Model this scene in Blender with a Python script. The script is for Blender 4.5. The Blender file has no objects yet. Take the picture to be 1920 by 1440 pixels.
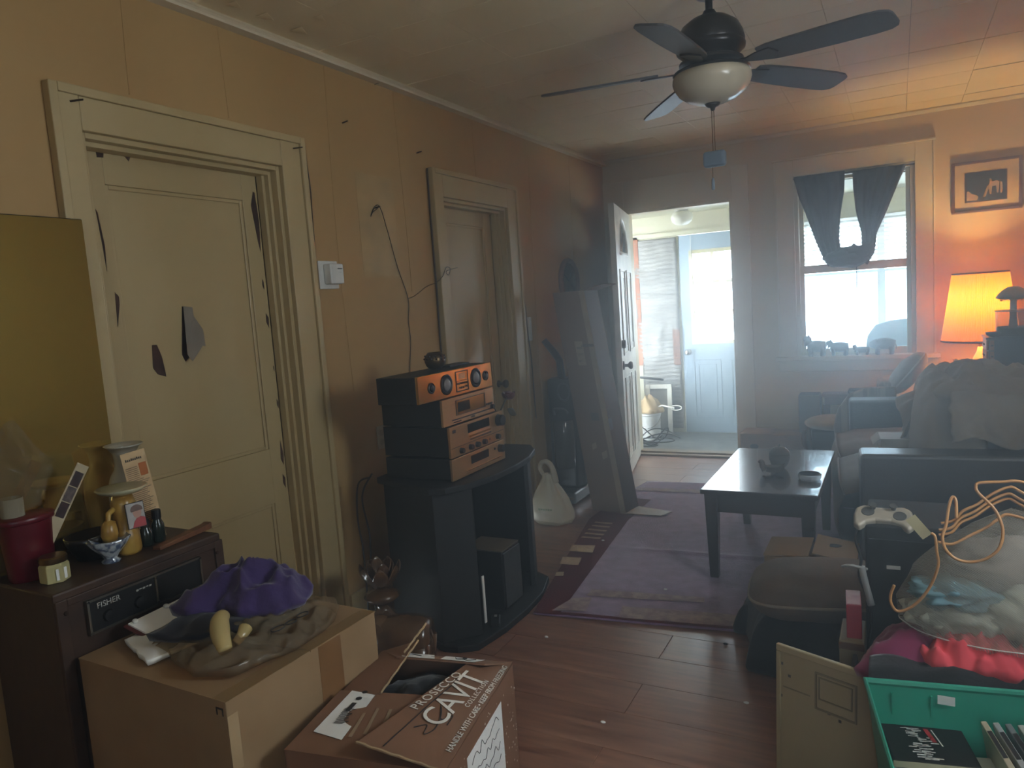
import bpy, bmesh, math, random
from mathutils import Vector, Matrix, Euler, noise
random.seed(7)
PI = math.pi
scene = bpy.context.scene
COL = scene.collection

# ------------------------------------------------------------------ camera
CAM_Z = 1.40
RIGHT = Vector((0.88360103, 0.4630114, -0.06978298))
UP = Vector((0.01064495, 0.12913042, 0.99157048))
FWD = Vector((-0.46811954, 0.87689554, -0.10917104))
cam_data = bpy.data.cameras.new('camera')
cam_data.sensor_fit = 'HORIZONTAL'
cam_data.sensor_width = 36.0
cam_data.lens = 36.0 * 1371.42 / 1920.0
cam_data.clip_start = 0.02
cam = bpy.data.objects.new('camera', cam_data)
COL.objects.link(cam)
cam.matrix_world = Matrix(((RIGHT.x, UP.x, -FWD.x, 0.0), (RIGHT.y, UP.y, -FWD.y, 0.0),
                           (RIGHT.z, UP.z, -FWD.z, CAM_Z), (0, 0, 0, 1)))
scene.camera = cam

# ------------------------------------------------------------------ world (overcast winter sky) and exposure
SKY = 18.0
world = bpy.data.worlds.new('overcast_sky')
scene.world = world
world.use_nodes = True
wn = world.node_tree
wn.nodes.clear()
wo = wn.nodes.new('ShaderNodeOutputWorld')
wb = wn.nodes.new('ShaderNodeBackground')
wb.inputs['Color'].default_value = (0.80, 0.92, 1.0, 1)
wb.inputs['Strength'].default_value = SKY
wn.links.new(wb.outputs[0], wo.inputs['Surface'])
scene.view_settings.view_transform = 'Standard'
scene.view_settings.look = 'None'
scene.view_settings.gamma = 1.0
scene.view_settings.use_curve_mapping = False
scene.view_settings.exposure = 0.85
LAMP_W = 32.0
GLARE_HAZE = 0.12


def portal(name, loc, rot, sx, sy):
    l = bpy.data.lights.new(name, 'AREA')
    l.shape = 'RECTANGLE'
    l.size = sx
    l.size_y = sy
    l.cycles.is_portal = True
    o = bpy.data.objects.new(name, l)
    o.location = loc
    o.rotation_euler = rot
    COL.objects.link(o)


# ------------------------------------------------------------------ helpers
def lin(c):
    out = []
    for v in c[:3]:
        v = v / 255.0
        out.append(v / 12.92 if v <= 0.04045 else ((v + 0.055) / 1.055) ** 2.4)
    return (out[0], out[1], out[2], 1.0)


MATS = {}


def pm(name, col, rough=0.6, metal=0.0, col2=None, scale=6.0, detail=4.0, stretch=(1, 1, 1), bump=0.0, bscale=40.0,
       spec=0.5, coat=0.0, contrast=(0.35, 0.65), emit=0.0, rvar=0.0, sheen=0.0):
    """procedural material: noise mixed colours + fine bump"""
    if name in MATS:
        return MATS[name]
    m = bpy.data.materials.new(name)
    m.use_nodes = True
    nt = m.node_tree
    b = nt.nodes['Principled BSDF']
    b.inputs['Roughness'].default_value = rough
    b.inputs['Metallic'].default_value = metal
    b.inputs['Specular IOR Level'].default_value = spec
    b.inputs['Coat Weight'].default_value = coat
    if sheen:
        b.inputs['Sheen Weight'].default_value = sheen
    tc = nt.nodes.new('ShaderNodeTexCoord')
    mp = nt.nodes.new('ShaderNodeMapping')
    mp.inputs['Scale'].default_value = stretch
    nt.links.new(tc.outputs['Object'], mp.inputs['Vector'])
    n = nt.nodes.new('ShaderNodeTexNoise')
    n.inputs['Scale'].default_value = scale
    n.inputs['Detail'].default_value = detail
    nt.links.new(mp.outputs[0], n.inputs['Vector'])
    cr = nt.nodes.new('ShaderNodeValToRGB')
    cr.color_ramp.elements[0].position = contrast[0]
    cr.color_ramp.elements[1].position = contrast[1]
    if col2 is None:
        col2 = tuple(int(v * 0.86) for v in col[:3])
    cr.color_ramp.elements[0].color = lin(col2)
    cr.color_ramp.elements[1].color = lin(col)
    nt.links.new(n.outputs['Fac'], cr.inputs['Fac'])
    nt.links.new(cr.outputs[0], b.inputs['Base Color'])
    if emit:
        nt.links.new(cr.outputs[0], b.inputs['Emission Color'])
        b.inputs['Emission Strength'].default_value = emit
    if rvar:
        mr = nt.nodes.new('ShaderNodeMapRange')
        mr.inputs['To Min'].default_value = max(0.02, rough - rvar)
        mr.inputs['To Max'].default_value = min(1, rough + rvar)
        nt.links.new(n.outputs['Fac'], mr.inputs['Value'])
        nt.links.new(mr.outputs[0], b.inputs['Roughness'])
    if bump:
        n2 = nt.nodes.new('ShaderNodeTexNoise')
        n2.inputs['Scale'].default_value = bscale
        n2.inputs['Detail'].default_value = 3
        nt.links.new(mp.outputs[0], n2.inputs['Vector'])
        bp = nt.nodes.new('ShaderNodeBump')
        bp.inputs['Strength'].default_value = bump
        bp.inputs['Distance'].default_value = 0.01
        nt.links.new(n2.outputs['Fac'], bp.inputs['Height'])
        nt.links.new(bp.outputs[0], b.inputs['Normal'])
    MATS[name] = m
    return m


def glassy(name, col, alpha, rough=0.05, spec=0.5, trans=0.0):
    """thin clear sheet: transparent mixed with a glossy coat and a little tint"""
    if name in MATS:
        return MATS[name]
    m = bpy.data.materials.new(name)
    m.use_nodes = True
    nt = m.node_tree
    nt.nodes.remove(nt.nodes['Principled BSDF'])
    out = nt.nodes['Material Output']
    tr = nt.nodes.new('ShaderNodeBsdfTransparent')
    tr.inputs[0].default_value = lin(col)
    d = nt.nodes.new('ShaderNodeBsdfPrincipled')
    d.inputs['Base Color'].default_value = lin(col)
    d.inputs['Roughness'].default_value = rough
    d.inputs['Specular IOR Level'].default_value = spec
    mx = nt.nodes.new('ShaderNodeMixShader')
    mx.inputs[0].default_value = alpha
    nt.links.new(tr.outputs[0], mx.inputs[1])
    if trans:
        t2 = nt.nodes.new('ShaderNodeBsdfTranslucent')
        t2.inputs[0].default_value = lin(col)
        m2 = nt.nodes.new('ShaderNodeMixShader')
        m2.inputs[0].default_value = trans
        nt.links.new(d.outputs[0], m2.inputs[1])
        nt.links.new(t2.outputs[0], m2.inputs[2])
        nt.links.new(m2.outputs[0], mx.inputs[2])
    else:
        nt.links.new(d.outputs[0], mx.inputs[2])
    nt.links.new(mx.outputs[0], out.inputs['Surface'])
    MATS[name] = m
    return m


def real_glass(name, col, rough=0.02):
    if name in MATS:
        return MATS[name]
    m = bpy.data.materials.new(name)
    m.use_nodes = True
    b = m.node_tree.nodes['Principled BSDF']
    b.inputs['Base Color'].default_value = lin(col)
    b.inputs['Transmission Weight'].default_value = 1.0
    b.inputs['Roughness'].default_value = rough
    MATS[name] = m
    return m


class MB:
    """collects geometry for ONE mesh"""
    def __init__(self):
        self.v = []
        self.f = []

    def add(self, vs, fs, M=None):
        o = len(self.v)
        for p in vs:
            p = Vector(p)
            self.v.append(M @ p if M is not None else p)
        for f in fs:
            self.f.append(tuple(i + o for i in f))
        return self

    def box(self, x0, y0, z0, x1, y1, z1, M=None):
        vs = [(x0, y0, z0), (x1, y0, z0), (x1, y1, z0), (x0, y1, z0), (x0, y0, z1), (x1, y0, z1), (x1, y1, z1), (x0, y1, z1)]
        fs = [(0, 3, 2, 1), (4, 5, 6, 7), (0, 1, 5, 4), (1, 2, 6, 5), (2, 3, 7, 6), (3, 0, 4, 7)]
        return self.add(vs, fs, M)

    def cbox(self, c, s, M=None):
        return self.box(c[0] - s[0] / 2, c[1] - s[1] / 2, c[2] - s[2] / 2, c[0] + s[0] / 2, c[1] + s[1] / 2, c[2] + s[2] / 2, M)

    def prism(self, poly, z0, z1, M=None):
        n = len(poly)
        area = sum(poly[i][0] * poly[(i + 1) % n][1] - poly[(i + 1) % n][0] * poly[i][1] for i in range(n))
        if area < 0:
            poly = poly[::-1]
        vs = [(p[0], p[1], z0) for p in poly] + [(p[0], p[1], z1) for p in poly]
        fs = [tuple(range(n))[::-1], tuple(range(n, 2 * n))]
        for i in range(n):
            j = (i + 1) % n
            fs.append((i, j, n + j, n + i))
        return self.add(vs, fs, M)

    def lathe(self, prof, n=24, c=(0, 0, 0), sx=1, sy=1, M=None, wob=None):
        vs = []
        fs = []
        m = len(prof)
        for (r, z) in prof:
            for k in range(n):
                a = 2 * PI * k / n
                rr = r * (wob(a, z) if wob else 1)
                vs.append((c[0] + rr * math.cos(a) * sx, c[1] + rr * math.sin(a) * sy, c[2] + z))
        for i in range(m - 1):
            for k in range(n):
                k2 = (k + 1) % n
                fs.append((i * n + k, i * n + k2, (i + 1) * n + k2, (i + 1) * n + k))
        if prof[0][0] > 1e-5:
            fs.append(tuple(range(n))[::-1])
        if prof[-1][0] > 1e-5:
            fs.append(tuple((m - 1) * n + k for k in range(n)))
        return self.add(vs, fs, M)

    def cyl(self, p, q, r, n=16, r2=None):
        return self.tube([p, q], [r, r if r2 is None else r2], n)

    def tube(self, pts, r, n=8, closed=False, flat=1.0):
        pts = [Vector(p) for p in pts]
        m = len(pts)
        rs = r if isinstance(r, (list, tuple)) else [r] * m
        vs = []
        fs = []
        prev = None
        for i in range(m):
            if closed:
                t = pts[(i + 1) % m] - pts[i - 1]
            else:
                t = pts[min(i + 1, m - 1)] - pts[max(i - 1, 0)]
            if t.length < 1e-9:
                t = Vector((0, 0, 1))
            t.normalize()
            if prev is None:
                a = Vector((0, 0, 1)) if abs(t.z) < 0.9 else Vector((1, 0, 0))
                nrm = (a - t * a.dot(t)).normalized()
            else:
                nrm = prev - t * prev.dot(t)
                nrm = nrm.normalized() if nrm.length > 1e-6 else t.orthogonal().normalized()
            prev = nrm
            bi = t.cross(nrm)
            for k in range(n):
                a = 2 * PI * k / n
                vs.append(pts[i] + nrm * math.cos(a) * rs[i] * flat + bi * math.sin(a) * rs[i])
        for i in range(m if closed else m - 1):
            i2 = (i + 1) % m
            for k in range(n):
                k2 = (k + 1) % n
                fs.append((i * n + k, i * n + k2, i2 * n + k2, i2 * n + k))
        if not closed:
            fs.append(tuple(range(n))[::-1])
            fs.append(tuple((m - 1) * n + k for k in range(n)))
        return self.add(vs, fs)

    def grid(self, fn, nu, nv, M=None, closed_u=False):
        vs = []
        fs = []
        cu = nu if closed_u else nu + 1
        for j in range(nv + 1):
            for i in range(cu):
                vs.append(fn(i / nu, j / nv))
        for j in range(nv):
            for i in range(nu):
                i2 = (i + 1) % cu
                fs.append((j * cu + i, j * cu + i2, (j + 1) * cu + i2, (j + 1) * cu + i))
        return self.add(vs, fs, M)

    def blob(self, c, r, nu=24, nv=14, amp=0.0, freq=6.0, seed=0.0, zmin=None, M=None):
        c = Vector(c)

        def fn(u, v):
            a = 2 * PI * u
            b = PI * (v - 0.5)
            d = Vector((math.cos(a) * math.cos(b), math.sin(a) * math.cos(b), math.sin(b)))
            k = 1.0
            if amp:
                k += amp * noise.noise(d * freq + Vector((seed, seed, seed)))
            p = c + Vector((d.x * r[0], d.y * r[1], d.z * r[2])) * k
            if zmin is not None and p.z < zmin:
                p.z = zmin
            return p
        return self.grid(fn, nu, nv, M, closed_u=True)

    def heap(self, c, outline, H, z0=0.0, p=2.0, amp=0.02, freq=9.0, seed=0.0, nu=64, nr=18, ridge=True, edge=0.012, tilt=(0, 0)):
        """crumpled cloth heap: outline(theta)->radius"""
        vs = [(0, 0, 0)]
        fs = []
        cx, cy = c

        def hz(x, y, r):
            q = Vector((x * freq, y * freq, seed))
            nn = noise.noise(q)
            f = (1 - abs(nn) * 2.2) if ridge else nn
            f += 0.5 * noise.noise(q * 2.3)
            base = H * (1 - r ** p)
            return z0 + edge + max(0.0, base + amp * f * (1 - 0.55 * r) + tilt[0] * (x - cx) + tilt[1] * (y - cy))
        vs[0] = (cx, cy, hz(cx, cy, 0))
        for j in range(1, nr + 1):
            r = j / nr
            for k in range(nu):
                a = 2 * PI * k / nu
                R = outline(a) * (1 + 0.06 * noise.noise(Vector((math.cos(a) * 3, math.sin(a) * 3, seed + 9))))
                x = cx + math.cos(a) * R * r
                y = cy + math.sin(a) * R * r
                z = hz(x, y, r)
                vs.append((x, y, z))
        for k in range(nu):
            fs.append((0, 1 + k, 1 + (k + 1) % nu))
        for j in range(nr - 1):
            for k in range(nu):
                k2 = (k + 1) % nu
                fs.append((1 + j * nu + k, 1 + (j + 1) * nu + k, 1 + (j + 1) * nu + k2, 1 + j * nu + k2))
        o = len(vs)
        last = 1 + (nr - 1) * nu
        for k in range(nu):
            x, y, z = vs[last + k]
            vs.append((cx + (x - cx) * 0.97, cy + (y - cy) * 0.97, z0))
        for k in range(nu):
            k2 = (k + 1) % nu
            fs.append((last + k, o + k, o + k2, last + k2))
        fs.append(tuple(o + k for k in range(nu))[::-1])
        return self.add(vs, fs)

    def build(self, name, mat, parent=None, smooth=False, bevel=0.0, bseg=2, subsurf=0, solid=0.0, auto=None):
        me = bpy.data.meshes.new(name)
        me.from_pydata([tuple(v) for v in self.v], [], self.f)
        me.validate()
        o = bpy.data.objects.new(name, me)
        COL.objects.link(o)
        if isinstance(mat, (list, tuple)):
            for mm in mat:
                me.materials.append(mm)
        else:
            me.materials.append(mat)
        bm = bmesh.new()
        bm.from_mesh(me)
        bmesh.ops.recalc_face_normals(bm, faces=bm.faces)
        bm.to_mesh(me)
        bm.free()
        if smooth:
            me.polygons.foreach_set('use_smooth', [True] * len(me.polygons))
            if auto:
                me.set_sharp_from_angle(angle=math.radians(auto))
        if solid:
            s = o.modifiers.new('thickness', 'SOLIDIFY')
            s.thickness = solid
            s.offset = 0
        if subsurf:
            s = o.modifiers.new('subdivision', 'SUBSURF')
            s.levels = subsurf
            s.render_levels = subsurf
        if bevel:
            s = o.modifiers.new('bevel', 'BEVEL')
            s.width = bevel
            s.segments = bseg
            s.limit_method = 'ANGLE'
            s.angle_limit = math.radians(40)
        if parent is not None:
            o.parent = parent
        return o


def tag(o, label, cat, group=None, kind=None):
    o['label'] = label
    o['category'] = cat
    if group:
        o['group'] = group
    if kind:
        o['kind'] = kind
    return o


def thing(name, label, cat, loc=(0, 0, 0), rz=0.0, group=None):
    o = bpy.data.objects.new(name, None)
    o.empty_display_size = 0.05
    COL.objects.link(o)
    o.location = loc
    o.rotation_euler = (0, 0, rz)
    return tag(o, label, cat, group)


def struct(o, label=None):
    o['kind'] = 'structure'
    if label:
        o['label'] = label
    return o


def sroot(name, label, loc=(0, 0, 0)):
    o = bpy.data.objects.new(name, None)
    o.empty_display_size = 0.05
    COL.objects.link(o)
    o.location = loc
    return struct(o, label)


def text(name, body, size, M, mat, parent=None, ext=0.0004, align='CENTER', space=1.0, shear=0.0):
    cu = bpy.data.curves.new(name, 'FONT')
    cu.body = body
    cu.size = size
    cu.extrude = ext
    cu.align_x = align
    cu.align_y = 'CENTER'
    cu.space_character = space
    cu.shear = shear
    tmp = bpy.data.objects.new(name + '_tmp', cu)
    COL.objects.link(tmp)
    dg = bpy.context.evaluated_depsgraph_get()
    me = bpy.data.meshes.new_from_object(tmp.evaluated_get(dg))
    bpy.data.objects.remove(tmp)
    me.transform(M)
    me.materials.clear()
    me.materials.append(mat)
    o = bpy.data.objects.new(name, me)
    COL.objects.link(o)
    if parent is not None:
        o.parent = parent
    return o


def frame(o, x, y, z=None):
    """4x4 from origin and x / y axes"""
    x = Vector(x).normalized()
    y = Vector(y)
    y = (y - x * y.dot(x)).normalized()
    z = x.cross(y)
    return Matrix(((x.x, y.x, z.x, o[0]), (x.y, y.y, z.y, o[1]), (x.z, y.z, z.z, o[2]), (0, 0, 0, 1)))


def spline(pts, per=6):
    """Catmull-Rom through points"""
    P = [Vector(p) for p in pts]
    out = []
    for i in range(len(P) - 1):
        p0 = P[max(i - 1, 0)]
        p1 = P[i]
        p2 = P[i + 1]
        p3 = P[min(i + 2, len(P) - 1)]
        for k in range(per):
            t = k / per
            out.append(0.5 * ((2 * p1) + (p2 - p0) * t + (2 * p0 - 5 * p1 + 4 * p2 - p3) * t * t + (3 * p1 - p0 - 3 * p2 + p3) * t ** 3))
    out.append(P[-1])
    return out


def lerp(a, b, t):
    return a + (b - a) * t


def interp(tab, t):
    for i in range(len(tab) - 1):
        if t <= tab[i + 1][0]:
            a, b = tab[i], tab[i + 1]
            k = (t - a[0]) / max(1e-9, b[0] - a[0])
            return [lerp(a[j], b[j], k) for j in range(1, len(a))]
    return list(tab[-1][1:])


def ellipse(rx, ry, rot=0.0, lob=0.0, n=3, ph=0.0):
    def f(a):
        b = a - rot
        r = 1 / math.sqrt((math.cos(b) / rx) ** 2 + (math.sin(b) / ry) ** 2)
        return r * (1 + lob * math.sin(n * a + ph))
    return f


def polyr(pts, c):
    """radius function of a star-shaped polygon about c"""
    P = [(p[0] - c[0], p[1] - c[1]) for p in pts]

    def f(a):
        d = (math.cos(a), math.sin(a))
        best = 0.02
        for i in range(len(P)):
            x1, y1 = P[i]
            x2, y2 = P[(i + 1) % len(P)]
            den = d[0] * (y2 - y1) - d[1] * (x2 - x1)
            if abs(den) < 1e-9:
                continue
            t = (x1 * (y2 - y1) - y1 * (x2 - x1)) / den
            s = (x1 * d[1] - y1 * d[0]) / den
            if t > 0 and -1e-6 <= s <= 1 + 1e-6:
                best = max(best, t)
        return best
    return f

# ------------------------------------------------------------------ materials of the room
XL, XR, YF, YB, ZC = -2.232, 1.02, 6.09, -1.5, 2.55
m_wall = pm('tan_wall_paint', (180, 146, 96), 0.62, col2=(168, 134, 86), scale=1.4, bump=0.25, bscale=14, stretch=(1, 1, 0.35), spec=0.35)
m_wallfar = pm('beige_wall_paint', (210, 190, 156), 0.6, col2=(202, 180, 146), scale=1.2, bump=0.12, bscale=18, spec=0.35)
m_cream = pm('cream_gloss_paint', (184, 163, 120), 0.42, col2=(172, 150, 106), scale=3, bump=0.12, bscale=22, stretch=(1, 1, 0.3))
m_trim = pm('off_white_trim_paint', (216, 204, 178), 0.45, col2=(206, 192, 166), scale=4, bump=0.06, bscale=30)
m_tile = pm('ceiling_tile_paint', (226, 206, 168), 0.6, col2=(218, 196, 156), scale=3, bump=0.08, bscale=30)
m_dark = pm('dark_gap', (30, 24, 18), 0.9)
m_bare = pm('bare_brown_wood', (70, 44, 30), 0.8, col2=(46, 28, 20), scale=20, bump=0.3)
m_flake = pm('curled_paint_underside', (132, 122, 108), 0.7)
m_white = pm('white_paint', (225, 225, 218), 0.45)
m_black = pm('black_plastic', (22, 22, 24), 0.45)
m_blackwood = pm('black_wood_laminate', (26, 25, 26), 0.6, col2=(20, 19, 20), scale=8, stretch=(1, 1, 8))
m_card = pm('brown_cardboard', (152, 124, 90), 0.75, col2=(142, 114, 80), scale=8, bump=0.05, bscale=60)
m_cardedge = pm('cardboard_edge', (184, 156, 118), 0.8)
m_paper = pm('white_paper', (244, 244, 240), 0.7, col2=(234, 234, 230))
m_ink = pm('dark_ink', (38, 36, 38), 0.7)
m_brass = pm('aged_brass', (150, 112, 56), 0.35, metal=1.0)
m_chrome = pm('chrome', (190, 190, 190), 0.18, metal=1.0)
m_nail = pm('rusty_iron', (60, 40, 28), 0.6, metal=0.6)
m_wire = pm('dark_wire', (40, 30, 22), 0.5)
m_wood = pm('brown_wood', (122, 78, 48), 0.5, col2=(92, 56, 34), scale=7, stretch=(1, 8, 8))
m_blackcloth = pm('black_cloth', (24, 25, 30), 0.95, bump=0.2, bscale=60, sheen=0.2)

# floor planks: grain runs along x, tone changes from plank to plank
m_plank = bpy.data.materials.new('laminate_plank')
m_plank.use_nodes = True
nt = m_plank.node_tree
b = nt.nodes['Principled BSDF']
tc = nt.nodes.new('ShaderNodeTexCoord')
oi = nt.nodes.new('ShaderNodeObjectInfo')
av = nt.nodes.new('ShaderNodeVectorMath')
av.operation = 'ADD'
sc = nt.nodes.new('ShaderNodeVectorMath')
sc.operation = 'SCALE'
sc.inputs[0].default_value = (7.0, 13.0, 3.0)
nt.links.new(oi.outputs['Random'], sc.inputs['Scale'])
nt.links.new(tc.outputs['Object'], av.inputs[0])
nt.links.new(sc.outputs[0], av.inputs[1])
mp = nt.nodes.new('ShaderNodeMapping')
mp.inputs['Scale'].default_value = (2.2, 22, 1)
nt.links.new(av.outputs[0], mp.inputs['Vector'])
nz = nt.nodes.new('ShaderNodeTexNoise')
nz.inputs['Scale'].default_value = 1.6
nz.inputs['Detail'].default_value = 6
nt.links.new(mp.outputs[0], nz.inputs['Vector'])
cr = nt.nodes.new('ShaderNodeValToRGB')
cr.color_ramp.elements[0].position = 0.3
cr.color_ramp.elements[0].color = lin((116, 78, 62))
cr.color_ramp.elements[1].position = 0.72
cr.color_ramp.elements[1].color = lin((172, 126, 102))
nt.links.new(nz.outputs['Fac'], cr.inputs['Fac'])
nt.links.new(cr.outputs[0], b.inputs['Base Color'])
mr = nt.nodes.new('ShaderNodeMapRange')
mr.inputs['To Min'].default_value = 0.24
mr.inputs['To Max'].default_value = 0.42
b.inputs['Specular IOR Level'].default_value = 0.9
b.inputs['Coat Weight'].default_value = 0.25
b.inputs['Coat Roughness'].default_value = 0.22
nt.links.new(nz.outputs['Fac'], mr.inputs['Value'])
nt.links.new(mr.outputs[0], b.inputs['Roughness'])

# ------------------------------------------------------------------ floor
fo = struct(MB().box(XL - 0.1, YB - 0.1, -0.08, XR + 0.1, YF + 0.13, -0.012).build('floor', pm('subfloor', (52, 34, 26), 0.9)),
            'brown laminate plank floor of the living room')
PW, PLN = 0.203, 1.22
me_pl = MB().box(0.0007, 0.0006, -0.012, PLN - 0.0007, PW - 0.0006, 0.0).build('plank', m_plank, fo, bevel=0.0012, bseg=1)
first = True
y = 2.2 - PW * 19
row = 0
while y < YF - 0.02:
    x = -0.834 - PLN * 2 - (0.62 if row % 2 == 0 else 0.0)
    while x < XR:
        x0, x1 = max(x, XL), min(x + PLN, XR)
        y1 = min(y + PW, YF)
        if x1 - x0 > 0.05 and y1 > YB:
            if abs((x1 - x0) - PLN) < 1e-4 and y1 - y > PW - 1e-4:
                if first:
                    o = me_pl
                    first = False
                else:
                    o = me_pl.copy()
                    COL.objects.link(o)
                o.location = (x0, y, 0)
            else:
                o = MB().box(0.0012, 0.001, -0.012, x1 - x0 - 0.0012, y1 - max(y, YB) - 0.001, 0).build('plank', m_plank, fo)
                o.location = (x0, max(y, YB), 0)
            o.parent = fo
        x += PLN
    y += PW
    row += 1

# ------------------------------------------------------------------ ceiling with square fibre tiles
ce = struct(MB().box(XL - 0.12, YB - 0.12, ZC + 0.014, XR + 0.12, YF + 0.12, ZC + 0.12).build('ceiling', pm('ceiling_backing', (52, 40, 26), 0.9)),
            'yellowed ceiling of square fibre tiles')
TX, TY = 0.332, 0.322
tile0 = None
xs = [-1.93 + TX * k for k in range(-1, 9)]
ys = [2.59 + TY * k for k in range(-13, 11)]
for i, x in enumerate(xs):
    for j, y in enumerate(ys):
        x0, x1 = max(x, XL), min(x + TX, XR)
        y0, y1 = max(y, YB), min(y + TY, YF)
        if x1 - x0 < 0.03 or y1 - y0 < 0.03:
            continue
        wide = 0.0085 if (j - 13) % 2 == 0 else 0.003
        full = (x1 - x0 > TX - 1e-4) and (y1 - y0 > TY - 1e-4)
        key = 'ceiling_tile_a' if (j - 13) % 2 == 0 else 'ceiling_tile_b'
        if full and key in bpy.data.meshes:
            o = bpy.data.objects.new('ceiling_tile', bpy.data.meshes[key])
            COL.objects.link(o)
        else:
            o = MB().box(0.001, wide, 0.0, x1 - x0 - 0.001, y1 - y0 - 0.0006, 0.014).build('ceiling_tile', m_tile)
            if full:
                o.data.name = key
        o.parent = ce
        o.location = (x0, y0, ZC + random.uniform(-0.0012, 0.0006))
        o.rotation_euler = (random.uniform(-0.002, 0.002), random.uniform(-0.002, 0.002), 0)
# peeling bits of ceiling paper along the left edge
for (y, s) in ((2.02, 0.05), (2.16, 0.06), (2.34, 0.06), (2.30, 0.04)):
    mb = MB()
    x = -2.14 if s != 0.04 else -1.98
    mb.grid(lambda u, v: (x + s * u, y + s * 0.5 * v, ZC - 0.004 - 0.02 * u * v), 4, 3)
    mb.build('loose_paper', m_tile, ce, solid=0.001)

# ------------------------------------------------------------------ walls
wl = MB()
wl.box(XL - 0.2, YB, 0, XL, 1.46, ZC)
wl.box(XL - 0.2, 1.46, 2.02, XL, 2.29, ZC)
wl.box(XL - 0.2, 2.29, 0, XL, 3.49, ZC)
wl.box(XL - 0.2, 3.49, 2.01, XL, 4.245, ZC)
wl.box(XL - 0.2, 4.245, 0, XL, YF + 0.12, ZC)
wl.box(XL - 0.22, 1.4, 0, XL - 0.2, 2.4, ZC)  # unseen backing added behind the doors to block light leaks
wl.box(XL - 0.22, 3.4, 0, XL - 0.2, 4.4, ZC)
wl = struct(wl.build('wall_left', m_wall), 'tan painted left wall with two cream doors')
wf = MB()
wf.box(XL, YF, 0, -2.05, YF + 0.12, ZC)
wf.box(-2.05, YF, 2.10, -1.16, YF + 0.12, ZC)
wf.box(-1.16, YF, 0, -0.70, YF + 0.12, ZC)
wf.box(-0.70, YF, 0, 0.112, YF + 0.12, 0.80)
wf.box(-0.70, YF, 2.20, 0.112, YF + 0.12, ZC)
wf.box(0.112, YF, 0, XR, YF + 0.12, ZC)
struct(wf.build('wall_far', m_wallfar), 'beige far wall with the window and the open doorway')
WR0, WR1, WRZ0, WRZ1 = 1.25, 1.95, 1.4, 2.0       # opening added high in the unseen right wall to light the foreground
wr = MB()
wr.box(XR, YB, 0, XR + 0.12, WR0, ZC)
wr.box(XR, WR0, 0, XR + 0.12, WR1, WRZ0)
wr.box(XR, WR0, WRZ1, XR + 0.12, WR1, ZC)
wr.box(XR, WR1, 0, XR + 0.12, YF + 0.12, ZC)
portal('added_side_daylight_portal', (XR + 0.13, (WR0 + WR1) / 2, (WRZ0 + WRZ1) / 2), (0, PI / 2, 0), WRZ1 - WRZ0, WR1 - WR0)
struct(wr.build('wall_right', m_wall), 'tan painted right wall behind the sofa')
WB0, WB1, WBZ0, WBZ1 = 0.2, 0.8, 1.15, 1.8     # unseen window added in the back wall so daylight reaches the foreground
mb = MB().box(XL - 0.2, YB - 0.12, 0, WB0, YB, ZC)
mb.box(WB0, YB - 0.12, 0, WB1, YB, WBZ0)
mb.box(WB0, YB - 0.12, WBZ1, WB1, YB, ZC)
mb.box(WB1, YB - 0.12, 0, XR + 0.12, YB, ZC)
struct(mb.build('wall_back', m_wall), 'tan painted wall behind the viewer')
portal('added_back_daylight_portal', ((WB0 + WB1) / 2, YB - 0.13, (WBZ0 + WBZ1) / 2), (PI / 2, 0, 0), WB1 - WB0, WBZ1 - WBZ0)

# wall paper seams (thin vertical ridges) on the left wall
for (y, z0, z1) in ((1.66, 2.17, 2.53), (2.05, 2.17, 2.53), (2.62, 1.05, 2.53), (3.14, 1.5, 2.53), (3.9, 2.17, 2.53), (4.62, 0.1, 2.53), (5.35, 0.1, 2.53), (0.9, 0.1, 2.53)):
    pts = [(XL + 0.0005, y + 0.012 * math.sin(z * 3 + y * 7), z) for z in [lerp(z0, z1, k / 10) for k in range(11)]]
    MB().tube(pts, 0.0018, 6).build('seam', m_wall, wl, smooth=True)

# crown moulding
prof = [(0, 0), (0.012, 0), (0.018, -0.012), (0.03, -0.02), (0.036, -0.034), (0.048, -0.04), (0.048, -0.05), (0, -0.05)]
mb = MB()
mb.prism([(p[0], p[1]) for p in prof], 0, YF - YB, frame((XL, YB, ZC), (1, 0, 0), (0, 0, 1)) @ Matrix.Scale(-1, 4, (0, 0, 1)))
struct(mb.build('trim_1', m_trim, smooth=False), 'off-white crown moulding along the left wall')
MB_ = MB()
MB_.prism([(0, 0), (0.02, 0), (0.024, -0.01), (0.014, -0.028), (0, -0.03)], 0, XR - XL - 0.05,
          frame((XL + 0.05, YF, ZC), (0, -1, 0), (0, 0, 1)) @ Matrix.Scale(-1, 4, (0, 0, 1)))
struct(MB_.build('trim_2', m_trim), 'thin moulding between far wall and ceiling')
nb = MB().box(XL, 2.46, 0, XL + 0.016, 3.38, 0.13)
struct(nb.build('baseboard_left', m_cream, bevel=0.004), 'cream baseboard between the two left doors')
struct(MB().box(XL, 4.39, 0, XL + 0.016, YF - 0.02, 0.13).build('baseboard_left.001', m_cream, bevel=0.004), 'cream baseboard behind the vacuum')
struct(MB().box(-1.03, YF - 0.016, 0, XR, YF, 0.13).build('baseboard_far', m_trim, bevel=0.004), 'beige baseboard under the window')


# ------------------------------------------------------------------ the two old panelled doors of the left wall
def casing_strip(a, bnd, z0, z1, depth=0.035, band=0.028):
    """upright casing: flat board plus a thicker outer band; a->bnd runs from opening to outside (y)"""
    mb = MB()
    s = 1 if bnd > a else -1
    lo, hi = sorted((a, bnd - s * band))
    mb.box(XL, lo, z0, XL + depth - 0.01, hi, z1)
    lo, hi = sorted((bnd - s * band, bnd))
    mb.box(XL, lo, z0, XL + depth, hi, z1)
    return mb


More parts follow.
